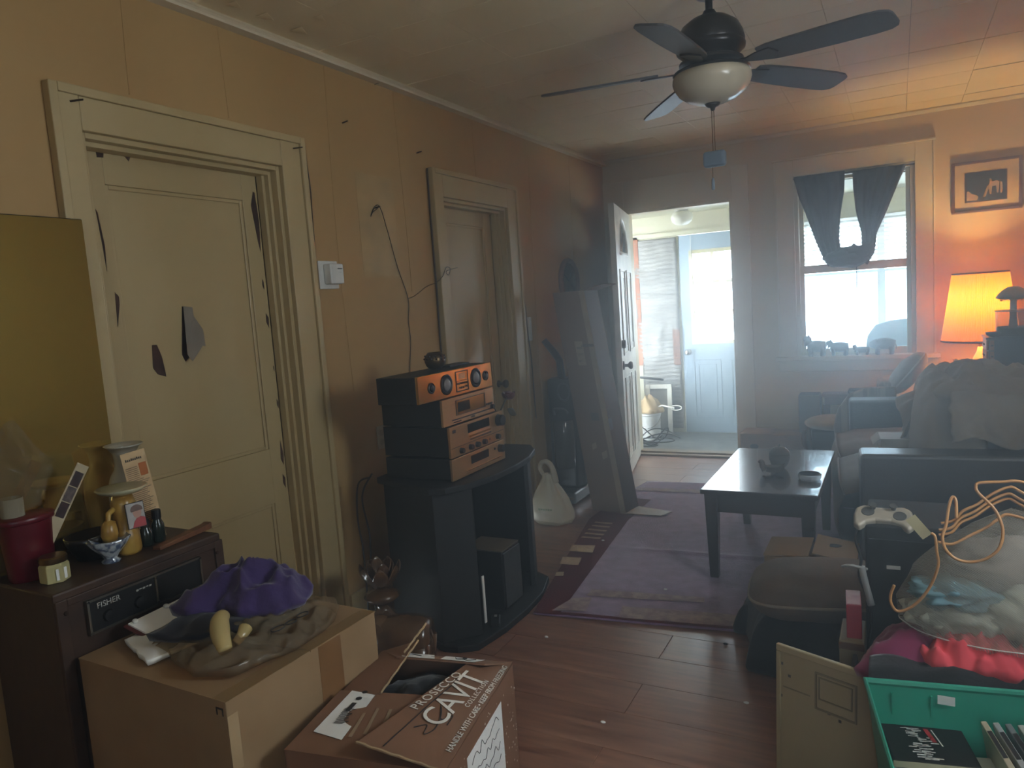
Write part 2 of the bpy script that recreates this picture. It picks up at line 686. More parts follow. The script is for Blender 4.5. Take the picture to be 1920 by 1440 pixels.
def old_door(name, label, y0, y1, zt, o0, o1, zo, leaf, panels, mat):
    r = sroot(name, label)
    casing_strip(y0, o0, 0, zo).build('casing', mat, r, bevel=0.004)
    casing_strip(y1, o1, 0, zo).build('casing', mat, r, bevel=0.004)
    mb = MB().box(XL, y0, zt, XL + 0.025, y1, zo - 0.028)
    mb.box(XL, o0 + 0.028, zo - 0.028, XL + 0.035, o1 - 0.028, zo)
    mb.build('head_casing', mat, r, bevel=0.003)
    # jamb with stops (stepped)
    mb = MB()
    for (yy, s) in ((y0, 1), (y1, -1)):
        mb.box(XL - 0.2, min(yy, yy + s * 0.018), 0, XL + 0.004, max(yy, yy + s * 0.018), zt)
        mb.box(XL - 0.083, min(yy + s * 0.018, yy + s * 0.032), 0, XL - 0.028, max(yy + s * 0.018, yy + s * 0.032), zt - 0.018)
        mb.box(XL - 0.083, min(yy + s * 0.032, yy + s * 0.046), 0, XL - 0.05, max(yy + s * 0.032, yy + s * 0.046), zt - 0.018)
    mb.box(XL - 0.2, y0 + 0.018, zt - 0.018, XL + 0.004, y1 - 0.018, zt)
    mb.box(XL - 0.083, y0 + 0.03, zt - 0.034, XL - 0.028, y1 - 0.03, zt - 0.018)
    mb.build('jamb', mat, r, bevel=0.002)
    l0, l1, lz = leaf
    d = MB()
    X = XL - 0.085
    d.box(X - 0.035, l0, 0.01, X - 0.012, l1, lz)
    lf = d.build('door_leaf', mat, r)
    ys_ = [p[0] for p in panels] + [p[1] for p in panels]
    a, bnd = min(ys_), max(ys_)
    MB().box(X - 0.012, l0, 0.01, X, a, lz).build('stile', mat, lf, bevel=0.002)
    MB().box(X - 0.012, bnd, 0.01, X, l1, lz).build('stile', mat, lf, bevel=0.002)
    zs = sorted([0.01, lz] + [p[2] for p in panels] + [p[3] for p in panels])
    for k in range(0, len(zs), 2):
        MB().box(X - 0.012, a, zs[k], X, bnd, zs[k + 1]).build('rail', mat, lf, bevel=0.002)
    for (pa, pb, za, zb) in panels:
        mo = MB()
        w = 0.014
        for (q0, q1, r0, r1) in ((pa, pa + w, za, zb), (pb - w, pb, za, zb), (pa + w, pb - w, za, za + w), (pa + w, pb - w, zb - w, zb)):
            mo.box(X - 0.012, q0, r0, X - 0.005, q1, r1)
        mo.build('panel_moulding', mat, lf, bevel=0.003)
    return r, lf, X


d1, leaf1, X1 = old_door('door_1', 'cream panelled door with peeling paint, next to the mirror', 1.46, 2.29, 2.02, 1.365, 2.425, 2.15,
                         (1.507, 2.243, 1.997), [(1.585, 2.165, 0.87, 1.885), (1.585, 2.165, 0.15, 0.64)], m_cream)
d2, leaf2, X2 = old_door('door_2', 'cream door behind the stacked stereo', 3.49, 4.245, 2.01, 3.385, 4.385, 2.157,
                         (3.537, 4.198, 1.99), [(3.66, 4.11, 0.75, 1.89), (3.66, 4.11, 0.15, 0.6)], m_cream)


def patch(name, poly, x, mat, parent, t=0.0015):
    M = Matrix(((0, 0, 1, x), (1, 0, 0, 0), (0, 1, 0, 0), (0, 0, 0, 1)))
    return MB().prism(poly, 0, t, M).build(name, mat, parent)


patch('peeled_patch', [(2.222, 1.925), (2.204, 1.869), (2.213, 1.795), (2.222, 1.72), (2.230, 1.683), (2.234, 1.721), (2.238, 1.798), (2.236, 1.851), (2.23, 1.92)], X1, m_bare, leaf1)
patch('peeled_patch', [(1.692, 1.343), (1.711, 1.343), (1.726, 1.296), (1.734, 1.226), (1.701, 1.238), (1.685, 1.262)], X1 - 0.012, m_bare, leaf1)
patch('peeled_patch', [(1.570, 1.530), (1.583, 1.515), (1.581, 1.486), (1.565, 1.415)], X1, m_bare, leaf1)
patch('peeled_patch', [(1.567, 1.990), (1.593, 1.990), (1.590, 1.972), (1.568, 1.970)], X1, m_bare, leaf1)
patch('peeled_patch', [(1.665, 1.990), (1.691, 1.990), (1.681, 1.972)], X1, m_bare, leaf1)
patch('peeled_patch', [(2.226, 0.893), (2.238, 0.833), (2.232, 0.790), (2.220, 0.816)], X1, m_bare, leaf1)
patch('peeled_patch', [(1.54, 1.80), (1.546, 1.79), (1.556, 1.68), (1.552, 1.60), (1.548, 1.68)], X1, m_bare, leaf1)
patch('peeled_patch', [(1.60, 0.93), (1.612, 0.91), (1.616, 0.89), (1.606, 0.90)], X1 - 0.012, m_bare, leaf1)
for (yy, zz, s) in ((2.228, 1.55, 0.02), (2.232, 1.40, 0.03), (2.236, 1.2, 0.012), (2.238, 1.05, 0.02), (2.23, 0.72, 0.03)):
    patch('peeled_patch', [(yy - s * 0.3, zz + s), (yy + s * 0.1, zz + s * 0.4), (yy, zz - s), (yy - s * 0.4, zz - s * 0.2)], X1, m_bare, leaf1)
# the big loose flake that curls away from the panel
fl = [(1.833, 1.474), (1.872, 1.469), (1.872, 1.437), (1.903, 1.384), (1.896, 1.320), (1.884, 1.325), (1.871, 1.312), (1.821, 1.271), (1.809, 1.298)]
patch('peeled_patch', fl, X1 - 0.012, m_bare, leaf1, 0.001)
mb = MB()
mb.add([(X1 - 0.004 + 0.03 * ((1.474 - z) / 0.2) ** 2, y, z) for (y, z) in fl], [tuple(range(len(fl)))])
mb.build('paint_flake', m_flake, leaf1, solid=0.001)
for (yy, zz) in ((1.43, 2.10), (2.36, 2.10)):
    MB().cyl((XL + 0.02, yy, zz), (XL + 0.06, yy + 0.02, zz + 0.002), 0.003, 8).build('nail', m_nail, d1)
# window light painted as a paler square on wall, with nail and wires
MB().box(XL, 2.775, 1.575, XL + 0.0012, 3.06, 2.06).build('painted_light_patch', pm('window_light_paint', (192, 162, 112), 0.55), wl)
for (yy, zz) in ((2.904, 1.904), (3.30, 2.22), (2.72, 2.27), (2.988, 2.50)):
    MB().cyl((XL, yy, zz), (XL + 0.035, yy - 0.004, zz + 0.003), 0.0035, 8).build('nail', m_nail, wl)

w = thing('loose_wire', 'thin dark wire hanging from a nail on the tan wall above the stereo', 'wire')
MB().tube(spline([(XL + 0.03, 2.89, 1.90), (XL + 0.012, 2.87, 1.88), (XL + 0.006, 2.86, 1.86), (XL + 0.012, 2.885, 1.905), (XL + 0.03, 2.904, 1.905), (XL + 0.02, 2.96, 1.80), (XL + 0.012, 3.03, 1.62), (XL + 0.01, 3.10, 1.46),
                  (XL + 0.01, 3.085, 1.35), (XL + 0.01, 3.09, 1.24), (XL + 0.012, 3.06, 1.10), (XL + 0.012, 3.06, 0.95)]), 0.0022, 6).build('strand', m_wire, w, smooth=True)
MB().tube(spline([(XL + 0.01, 3.10, 1.462), (XL + 0.012, 3.16, 1.475), (XL + 0.02, 3.26, 1.52), (XL + 0.03, 3.34, 1.54), (XL + 0.045, 3.39, 1.575), (XL + 0.05, 3.42, 1.62), (XL + 0.05, 3.46, 1.615), (XL + 0.05, 3.44, 1.58), (XL + 0.05, 3.42, 1.60), (XL + 0.06, 3.52, 1.62)]), 0.002, 6).build('strand', m_wire, w, smooth=True)
tag(MB().tube(spline([(XL + 0.01, 3.372, 2.15), (XL + 0.01, 3.368, 1.9), (XL + 0.01, 3.37, 1.5), (XL + 0.01, 3.366, 1.2), (XL + 0.01, 3.37, 0.8)]), 0.005, 6).build('cable', pm('brown_cable', (58, 40, 26), 0.5), smooth=True),
    'dark cable running up the left edge of the second door casing', 'cable')
tag(MB().tube(spline([(XL + 0.008, 4.40, 2.12), (XL + 0.008, 4.405, 1.8), (XL + 0.008, 4.40, 1.5), (XL + 0.01, 4.43, 1.38), (XL + 0.01, 4.44, 1.2), (XL + 0.01, 4.47, 1.0), (XL + 0.01, 4.48, 0.6)]), 0.004, 6).build('cable.001', pm('brown_cable', (58, 40, 26), 0.5), smooth=True),
    'thin dark cable down the right edge of the second door casing', 'cable')
tag(MB().tube(spline([(XL + 0.006, 2.45, 2.10), (XL + 0.006, 2.462, 1.95), (XL + 0.006, 2.458, 1.85), (XL + 0.006, 2.452, 1.66)]), 0.0022, 6).build('cable.002', m_wire, smooth=True),
    'thin wire above the white wall sensor beside the peeling door', 'cable')
cp = MB().box(XL, 4.455, 1.14, XL + 0.02, 4.49, 1.30)
tag(cp.build('cable_cover', m_white, bevel=0.003), 'small white cable cover on the wall right of the second door', 'cable cover')

# thermostat / detector
t = thing('wall_sensor', 'white square sensor box with slot on tan wall beside peeling door', 'sensor', (XL, 0, 0))
MB().box(0, 2.462, 1.52, 0.008, 2.585, 1.643).build('back_plate', m_white, t, bevel=0.003)
bx = MB().box(0.008, 2.49, 1.54, 0.05, 2.575, 1.628).build('housing', m_white, t, bevel=0.006, bseg=3)
MB().box(0.0498, 2.535, 1.604, 0.0506, 2.565, 1.609).build('slot', m_ink, bx)
MB().box(0.0498, 2.54, 1.59, 0.0506, 2.56, 1.591).build('line', m_ink, bx)

# knob of the second door
MB().lathe([(0.024, 0), (0.024, 0.004), (0.009, 0.006), (0.009, 0.035), (0.02, 0.04), (0.027, 0.052), (0.024, 0.064), (0.0, 0.068)], 20,
           M=Matrix.Translation((X2, 4.155, 0.885)) @ Matrix.Rotation(PI / 2, 4, 'Y')).build('door_handle', m_nail, leaf2, smooth=True)

# outlet plate behind the stereo
t = thing('wall_outlet', 'small pale outlet plate on the wall left of the stereo', 'outlet', (XL, 2.795, 0.80))
op = MB().box(0, -0.036, -0.057, 0.006, 0.036, 0.057).build('plate', pm('ivory_plate', (180, 168, 140), 0.4), t, bevel=0.003)
for z_ in (-0.022, 0.022):
    MB().box(0.006, -0.016, z_ - 0.014, 0.0075, 0.016, z_ + 0.014).build('socket', pm('ivory_socket', (150, 138, 112), 0.4), op)

# ------------------------------------------------------------------ far doorway trim
tr = sroot('trim_3', 'wide beige casing boards around the open doorway')
MB().box(-1.16, YF - 0.022, 0, -1.03, YF, 2.355).build('casing', m_trim, tr, bevel=0.003)
MB().box(XL + 0.002, YF - 0.022, 0, -2.05, YF, 2.355).build('casing', m_trim, tr, bevel=0.003)
MB().box(-2.05, YF - 0.022, 2.10, -1.16, YF, 2.355).build('head_casing', m_trim, tr, bevel=0.003)
mb = MB().box(-2.05, YF - 0.02, 0, -2.03, YF + 0.12, 2.10)
mb.box(-1.18, YF - 0.02, 0, -1.16, YF + 0.12, 2.10)
mb.box(-2.03, YF - 0.02, 2.08, -1.18, YF + 0.12, 2.10)
mb.build('jamb', m_trim, tr)
MB().box(-1.18, YF + 0.05, 0.03, -1.163, YF + 0.065, 2.08).build('weather_strip', m_chrome, tr)
th = MB().box(-2.03, YF - 0.03, 0.0, -1.18, YF + 0.03, 0.018)
th.box(-2.03, YF + 0.03, 0.0, -1.18, YF + 0.13, 0.032)
th.build('threshold', pm('worn_oak_threshold', (150, 128, 100), 0.4, col2=(110, 88, 66), stretch=(2, 30, 1), scale=3), tr, bevel=0.004)

# ------------------------------------------------------------------ far window
w1 = sroot('window_1', 'double-hung window of the far wall with beige casing')
MB().box(-0.825, YF - 0.024, 0.835, -0.70, YF, 2.33).build('casing', m_trim, w1, bevel=0.003)
MB().box(0.112, YF - 0.024, 0.835, 0.225, YF, 2.33).build('casing', m_trim, w1, bevel=0.003)
MB().box(-0.70, YF - 0.024, 2.205, 0.112, YF, 2.33).build('head_casing', m_trim, w1, bevel=0.003)
MB().box(-0.85, YF - 0.034, 2.33, 0.245, YF, 2.345).build('cap_moulding', m_trim, w1, bevel=0.003)
MB().box(-0.835, YF - 0.03, 0.835, -0.825, YF, 2.33).build('outer_band', m_trim, w1)
MB().box(0.225, YF - 0.03, 0.835, 0.238, YF, 2.33).build('outer_band', m_trim, w1)
MB().box(-0.857, YF - 0.075, 0.802, 0.266, YF + 0.12, 0.835).build('window_sill', m_trim, w1, bevel=0.005)
MB().box(-0.837, YF - 0.02, 0.715, 0.25, YF, 0.798).build('apron', m_trim, w1, bevel=0.003)
mb = MB().box(-0.70, YF, 0.83, -0.672, YF + 0.12, 2.2)
mb.box(0.084, YF, 0.83, 0.112, YF + 0.12, 2.2)
mb.box(-0.672, YF, 2.178, 0.084, YF + 0.12, 2.2)
mb.build('frame', m_trim, w1)
m_pane = glassy('window_pane', (248, 252, 255), 0.07, 0.03)
m_dirty = glassy('dusty_window_pane', (235, 245, 250), 0.13, 0.25)


def sash(name, x0, x1, z0, z1, y, st, bot, top, mat, parent, gm):
    mb = MB().box(x0, y, z0, x0 + st, y + 0.03, z1)
    mb.box(x1 - st, y, z0, x1, y + 0.03, z1)
    mb.box(x0 + st, y, z0, x1 - st, y + 0.03, z0 + bot)
    mb.box(x0 + st, y, z1 - top, x1 - st, y + 0.03, z1)
    s = mb.build(name, mat, parent, bevel=0.003)
    MB().box(x0 + st - 0.004, y + 0.013, z0 + bot - 0.004, x1 - st + 0.004, y + 0.017, z1 - top + 0.004).build('pane', gm, s)
    return s


sash('upper_sash', -0.672, 0.084, 1.475, 2.178, YF + 0.075, 0.03, 0.055, 0.02, m_trim, w1, m_pane)
sash('lower_sash', -0.672, 0.084, 0.835, 1.528, YF + 0.04, 0.03, 0.05, 0.06, m_trim, w1, m_dirty)

# black curtain panels knotted in the middle
cu = thing('curtain', 'black curtain pair knotted together across the far window', 'curtain', (0, YF, 0))
m_curt = pm('black_curtain_cloth', (30, 34, 44), 0.9, bump=0.15, bscale=90, sheen=0.3)
MB().cyl((-0.71, -0.012, 2.185), (0.125, -0.012, 2.185), 0.006, 10).build('curtain_rod', m_nail, cu, smooth=True)


def curtain_panel(tab, seed):
    def fn(u, v):
        zl, xl, xr = interp(tab, v)
        x = lerp(xl, xr, u)
        wd = xr - xl
        yy = -0.016 - 0.012 * math.sin(u * 26 + seed + v * 2) * min(1, wd / 0.2) - 0.03 * math.sin(PI * v) * (0.4 + 0.6 * u if seed else 1)
        z = zl + 0.008 * math.sin(u * 9 + seed) * v
        return (x, yy - 0.012, z)
    return MB().grid(fn, 40, 26)


curtain_panel([(0, 2.20, -0.695, -0.34), (0.2, 2.05, -0.66, -0.345), (0.45, 1.88, -0.60, -0.372), (0.7, 1.70, -0.545, -0.385), (0.88, 1.58, -0.50, -0.37), (1, 1.51, -0.465, -0.36)], 0).build('curtain_panel', m_curt, cu, smooth=True, solid=0.003)
curtain_panel([(0, 2.19, -0.288, 0.06), (0.2, 2.06, -0.285, 0.005), (0.45, 1.90, -0.272, -0.06), (0.7, 1.73, -0.235, -0.135), (0.88, 1.60, -0.235, -0.15), (1, 1.51, -0.26, -0.2)], 2.0).build('curtain_panel', m_curt, cu, smooth=True, solid=0.003)
kn = MB().blob((-0.335, -0.05, 1.565), (0.15, 0.045, 0.075), 36, 20, 0.25, 3.0, 1.3)
kn.blob((-0.27, -0.055, 1.60), (0.10, 0.04, 0.05), 30, 16, 0.3, 3.0, 4.0)
kn.blob((-0.2, -0.05, 1.61), (0.05, 0.035, 0.05), 24, 14, 0.3, 3.0, 7.0)
kn.build('knot', m_curt, cu, smooth=True)
MB().grid(lambda u, v: (-0.272 + 0.007 * (u - 0.5) * (1 - v * 0.4), -0.05 + 0.002 * math.sin(v * 4), 1.50 - 0.2 * v), 2, 8).build('tie_end', m_curt, cu, solid=0.002)

# ------------------------------------------------------------------ open white entry door (swung into the room)
d3 = sroot('door_3', 'white panelled entry door with half-round glass, standing open', (-2.05, YF - 0.03, 0.0))
d3.rotation_euler = (0, 0, math.radians(-78))
# local: x along the leaf from the hinge, +y towards the room's middle side
DH, DW, DT = 2.072, 0.94, 0.042
m_d3 = pm('white_entry_door_paint', (222, 218, 205), 0.4)
gx, gz, gr = 0.47, 1.72, 0.25


def arch(cx, z0, rx, rz, n=16):
    return [(cx - rx, z0)] + [(cx + rx * math.cos(PI - PI * k / n), z0 + rz * math.sin(PI * k / n)) for k in range(n + 1)] + [(cx + rx, z0)]


# leaf as a plate with an arched hole: built from strips
mb = MB()
mb.box(0, 0, 0.015, DW, DT, gz)
mb.box(0, 0, gz, gx - 0.28, DT, DH)
mb.box(gx + 0.28, 0, gz, DW, DT, DH)
N = 20
for k in range(N):
    a0, a1 = PI - PI * k / N, PI - PI * (k + 1) / N
    xa, xb = gx + 0.28 * math.cos(a0), gx + 0.28 * math.cos(a1)
    za, zb = gz + 0.28 * math.sin(a0), gz + 0.28 * math.sin(a1)
    mb.add([(xa, 0, za), (xb, 0, zb), (xb, 0, DH), (xa, 0, DH), (xa, DT, za), (xb, DT, zb), (xb, DT, DH), (xa, DT, DH)],
           [(0, 1, 2, 3), (4, 7, 6, 5), (0, 4, 5, 1), (3, 2, 6, 7)])
leaf3 = mb.build('door_leaf', m_d3, d3)
# glazing: pane, frame ring, fan bars
pane = arch(gx, gz, 0.28, 0.28)
My = Matrix(((1, 0, 0, 0), (0, 0, -1, 0), (0, 1, 0, 0), (0, 0, 0, 1)))
MB().prism(pane, -DT / 2 - 0.003, -DT / 2 + 0.003, My).build('pane', m_dirty, leaf3)
ring = [(gx + 0.275 * math.cos(PI * k / 24), DT / 2, gz + 0.275 * math.sin(PI * k / 24)) for k in range(25)]
mb = MB().tube(ring, 0.026, 8)
mb.tube([(gx - 0.29, DT / 2, gz), (gx + 0.29, DT / 2, gz)], 0.026, 8)
mb.build('glass_frame', m_d3, leaf3, smooth=True)
mb = MB()
for a in (45, 90, 135):
    mb.cyl((gx, DT / 2, gz), (gx + 0.27 * math.cos(math.radians(a)), DT / 2, gz + 0.27 * math.sin(math.radians(a))), 0.006, 6)
mb.build('fan_bar', m_brass, leaf3)
for (pa, pb, za, zb) in ((0.12, 0.42, 0.95, 1.60), (0.52, 0.82, 0.95, 1.60), (0.12, 0.42, 0.14, 0.78), (0.52, 0.82, 0.14, 0.78)):
    mb = MB()
    for (i_, pr) in ((0, 0.008), (0.05, 0.005)):
        for yy in (DT, -pr):
            for (q0, q1, r0, r1) in ((pa + i_, pa + i_ + 0.016, za + i_, zb - i_), (pb - i_ - 0.016, pb - i_, za + i_, zb - i_),
                                     (pa + i_, pb - i_, za + i_, za + i_ + 0.016), (pa + i_, pb - i_, zb - i_ - 0.016, zb - i_)):
                mb.box(q0, yy, r0, q1, yy + pr, r1)
    mb.build('panel_moulding', m_d3, leaf3, bevel=0.002)
Mk = Matrix.Translation((DW - 0.07, DT, 0.88)) @ Matrix.Rotation(-PI / 2, 4, 'X')
MB().lathe([(0.033, 0), (0.033, 0.006), (0.012, 0.01), (0.012, 0.035), (0.024, 0.042), (0.03, 0.055), (0.024, 0.068), (0, 0.072)], 20, M=Mk).build('door_handle', m_nail, leaf3, smooth=True)
Mk = Matrix.Translation((DW - 0.07, DT, 1.04)) @ Matrix.Rotation(-PI / 2, 4, 'X')
MB().lathe([(0.03, 0), (0.03, 0.02), (0.026, 0.026), (0, 0.026)], 20, M=Mk).build('deadbolt', m_nail, leaf3, smooth=True)

# ------------------------------------------------------------------ the glazed porch behind
PY = 7.20
m_pw = pm('porch_white_board', (190, 188, 166), 0.55, col2=(176, 174, 154), scale=3)
struct(MB().box(-3.2, YF + 0.12, -0.10, 1.9, PY + 0.1, -0.005).build('porch_floor', pm('worn_grey_floor_paint', (112, 116, 116), 0.55, col2=(70, 74, 76), scale=9, bump=0.2)), 'worn grey porch floor')
struct(MB().box(-3.2, YF + 0.12, 2.15, 1.9, PY + 0.1, 2.25).build('porch_ceiling', m_pw), 'white porch ceiling')
BX0, BX1, BZ0, BZ1 = -0.98, 0.72, 0.62, 1.95
mb = MB()
mb.box(-3.2, PY, -0.1, -2.62, PY + 0.1, 2.15)
mb.box(-2.62, PY, -0.1, -2.33, PY + 0.1, 0.72)
mb.box(-2.62, PY, 1.93, -2.33, PY + 0.1, 2.15)
mb.box(-2.33, PY, -0.1, -1.90, PY + 0.1, 2.15)
mb.box(-1.90, PY, -0.1, -1.05, PY + 0.1, -0.004)
mb.box(-1.90, PY, 1.945, -1.05, PY + 0.1, 2.15)
mb.box(-1.05, PY, -0.1, BX0, PY + 0.1, 2.15)
mb.box(BX0, PY, -0.1, BX1, PY + 0.1, BZ0)
mb.box(BX0, PY, BZ1, BX1, PY + 0.1, 2.15)
mb.box(BX1, PY, -0.1, 1.9, PY + 0.1, 2.15)
struct(mb.build('wall_porch', m_pw), 'white boarded outer wall of the porch')
struct(MB().box(-3.3, YF + 0.12, -0.1, -3.2, PY + 0.1, 2.25).build('wall_porch_left', m_pw), 'white end wall of the porch')
struct(MB().box(1.9, YF + 0.12, -0.1, 2.0, PY + 0.1, 2.25).build('wall_porch_right', m_pw), 'white right end wall of the porch')
struct(MB().box(-3.2, PY - 0.02, 1.945, 1.9, PY, 1.985).build('trim_4', m_pw), 'white batten over the porch door')
portal('daylight_portal_porch', ((BX0 + BX1) / 2, PY + 0.12, (BZ0 + BZ1) / 2), (-PI / 2, 0, 0), BX1 - BX0, BZ1 - BZ0)
portal('daylight_portal_porch_door', (-1.48, PY + 0.12, 1.33), (-PI / 2, 0, 0), 0.62, 0.92)
portal('daylight_portal_porch_small', (-2.475, PY + 0.12, 1.32), (-PI / 2, 0, 0), 0.3, 1.22)

# porch door: pale blue with nine panes
d4 = sroot('door_4', 'pale blue porch door with nine small panes')
m_blue = pm('pale_blue_door_paint', (150, 170, 186), 0.45, col2=(138, 158, 176), scale=3)
LX0, LX1, LZ0, LZ1 = -1.775, -1.185, 0.90, 1.765
mb = MB()
y0, y1 = PY + 0.005, PY + 0.045
mb.box(-1.895, y0, -0.003, LX0, y1, 1.94)
mb.box(LX1, y0, -0.003, -1.055, y1, 1.94)
mb.box(LX0, y0, -0.003, LX1, y1, LZ0)
mb.box(LX0, y0, LZ1, LX1, y1, 1.94)
lf4 = mb.build('door_leaf', m_blue, d4)
m_cstrip = pm('yellowed_glazing_frame', (206, 196, 150), 0.5)
mb = MB()
for (a, b_, c_, d_) in ((LX0 - 0.025, LX0 + 0.01, LZ0 - 0.025, LZ1 + 0.025), (LX1 - 0.01, LX1 + 0.025, LZ0 - 0.025, LZ1 + 0.025),
                        (LX0, LX1, LZ0 - 0.025, LZ0 + 0.01), (LX0, LX1, LZ1 - 0.01, LZ1 + 0.025)):
    mb.box(a, y0 - 0.012, c_, b_, y0, d_)
mb.build('glazing_frame', m_cstrip, lf4, bevel=0.003)
for k in (1, 2):
    xx = lerp(LX0, LX1, k / 3)
    MB().box(xx - 0.016, y0 - 0.008, LZ0 + 0.01, xx + 0.016, y0 + 0.03, LZ1 - 0.01).build('glazing_bar', m_cstrip, lf4)
    zz = lerp(LZ0, LZ1, k / 3)
    MB().box(LX0 + 0.01, y0 - 0.006, zz - 0.016, LX1 - 0.01, y0 + 0.028, zz + 0.016).build('glazing_bar', m_cstrip, lf4)
for i_ in range(3):
    for j_ in range(3):
        xa, xb = lerp(LX0, LX1, i_ / 3) + 0.01, lerp(LX0, LX1, (i_ + 1) / 3) - 0.01
        za, zb = lerp(LZ0, LZ1, j_ / 3) + 0.01, lerp(LZ0, LZ1, (j_ + 1) / 3) - 0.01
        MB().box(xa, y0 + 0.012, za, xb, y0 + 0.015, zb).build('pane', m_pane, lf4)
for (pa, pb) in ((-1.80, -1.53), (-1.44, -1.16)):
    mb = MB()
    for (i_, pr) in ((0, 0.006), (0.045, 0.004)):
        za, zb = 0.14, 0.72
        for (q0, q1, r0, r1) in ((pa + i_, pa + i_ + 0.014, za + i_, zb - i_), (pb - i_ - 0.014, pb - i_, za + i_, zb - i_),
                                 (pa + i_, pb - i_, za + i_, za + i_ + 0.014), (pa + i_, pb - i_, zb - i_ - 0.014, zb - i_)):
            mb.box(q0, y0 - pr, r0, q1, y0, r1)
    mb.build('panel_moulding', m_blue, lf4)
MB().lathe([(0.03, 0), (0.03, 0.005), (0.012, 0.008), (0.012, 0.03), (0.026, 0.04), (0.03, 0.052), (0.022, 0.064), (0, 0.066)], 18,
           M=Matrix.Translation((-1.84, y0, 0.80)) @ Matrix.Rotation(PI / 2, 4, 'X')).build('door_handle', m_chrome, lf4, smooth=True)
MB().tube([(-1.775, y0 - 0.02, 1.95), (-1.775, y0 - 0.02, 1.4)], 0.003, 6).build('cord', m_white, lf4)

# small brown-framed porch window with blind
w2 = sroot('window_2', 'narrow porch window with brown frame and slatted blind')
m_brownfr = pm('orange_brown_window_frame', (150, 92, 58), 0.5, col2=(124, 72, 44), scale=8)
mb = MB().box(-2.66, PY - 0.02, 0.68, -2.60, PY + 0.05, 1.97)
mb.box(-2.37, PY - 0.02, 0.68, -2.30, PY + 0.05, 1.97)
mb.box(-2.60, PY - 0.02, 1.90, -2.37, PY + 0.05, 1.97)
mb.box(-2.60, PY - 0.02, 0.68, -2.37, PY + 0.05, 0.75)
mb.build('frame', m_brownfr, w2, bevel=0.003)
MB().box(-2.60, PY + 0.03, 0.75, -2.37, PY + 0.034, 1.90).build('pane', m_pane, w2)
sl0 = None
for k in range(18):
    z = 1.88 - k * 0.036
    if sl0 is None:
        sl0 = MB().add([(-2.598, -0.014, 0.006), (-2.372, -0.014, 0.006), (-2.372, 0.014, -0.006), (-2.598, 0.014, -0.006)], [(0, 1, 2, 3)]).build('slat', m_white, w2, solid=0.002)
        o = sl0
    else:
        o = sl0.copy()
        COL.objects.link(o)
    o.parent = w2
    o.location = (0, PY + 0.005, z)

# big porch window opposite the room window: white frame, blind drawn half way down
w3 = sroot('window_3', 'wide white porch window with a half-drawn slatted blind')
mb = MB()
for (a, b_) in ((BX0, BX0 + 0.05), (-0.16, -0.10), (BX1 - 0.05, BX1)):
    mb.box(a, PY, BZ0, b_, PY + 0.08, BZ1)
mb.box(BX0, PY, BZ0, BX1, PY + 0.08, BZ0 + 0.05)
mb.box(BX0, PY, BZ1 - 0.05, BX1, PY + 0.08, BZ1)
mb.build('frame', m_white, w3)
MB().box(BX0 + 0.05, PY + 0.05, BZ0 + 0.05, -0.16, PY + 0.054, BZ1 - 0.05).build('pane', m_pane, w3)
MB().box(-0.10, PY + 0.05, BZ0 + 0.05, BX1 - 0.05, PY + 0.054, BZ1 - 0.05).build('pane', m_pane, w3)
sl0 = None
for k in range(14):
    z = 1.93 - k * 0.036
    if sl0 is None:
        sl0 = MB().add([(BX0 + 0.03, -0.014, 0.010), (BX1 - 0.03, -0.014, 0.010), (BX1 - 0.03, 0.014, -0.010), (BX0 + 0.03, 0.014, -0.010)], [(0, 1, 2, 3)]).build('slat', m_white, w3, solid=0.002)
        o = sl0
    else:
        o = sl0.copy()
        COL.objects.link(o)
    o.parent = w3
    o.location = (0, PY - 0.03, z)
sroot_w4 = sroot('window_added', 'white framed window added unseen behind the viewer to light the foreground')  # made-up frame and pane for the daylight opening behind the viewer
mb = MB()
for (a, b_, c_, d_) in ((WB0, WB0 + 0.04, WBZ0, WBZ1), (WB1 - 0.04, WB1, WBZ0, WBZ1), (WB0, WB1, WBZ0, WBZ0 + 0.04), (WB0, WB1, WBZ1 - 0.04, WBZ1), (WB0, WB1, 1.455, 1.495)):
    mb.box(a, YB - 0.09, c_, b_, YB - 0.05, d_)
mb.build('frame', m_trim, sroot_w4)
MB().box(WB0 + 0.03, YB - 0.072, WBZ0 + 0.03, WB1 - 0.03, YB - 0.068, WBZ1 - 0.03).build('pane', m_pane, sroot_w4)
struct(MB().box(-40, 7.35, -0.65, 40, 60, -0.55).build('ground', pm('snow', (235, 238, 242), 0.8, col2=(215, 220, 228))), 'snow-covered yard outside')

# porch lamp globe
pg = thing('ceiling_globe', 'round white glass ceiling globe of the porch', 'lamp', (-1.735, 6.75, 2.15))
MB().lathe([(0.06, 0), (0.06, -0.02), (0.05, -0.025), (0, -0.025)], 24).build('base', m_white, pg)
MB().lathe([(0.05, -0.025), (0.085, -0.04), (0.10, -0.075), (0.09, -0.115), (0.055, -0.145), (0, -0.152)], 28).build('globe', pm('opal_glass', (235, 235, 225), 0.2), pg, smooth=True)

# quilted foil insulation on the porch wall
fo_ = thing('foil_insulation', 'silvery crinkled foil insulation sheet beside the blue porch door', 'insulation', (0, PY, 0))
m_foil = pm('silver_foil', (136, 136, 133), 0.5, metal=0.25, bump=0.5, bscale=55, stretch=(0.35, 1, 2.2))


def foil(u, v):
    x = lerp(-2.335 if v > 0.38 else -2.31, -1.915, u)
    z = lerp(0.04, 1.93, v)
    return (x, -0.014 - 0.006 * abs(math.sin(z * 75 + 0.7 * math.sin(u * 6))) - 0.008 * noise.noise(Vector((u * 5, z * 7, 2))), z)


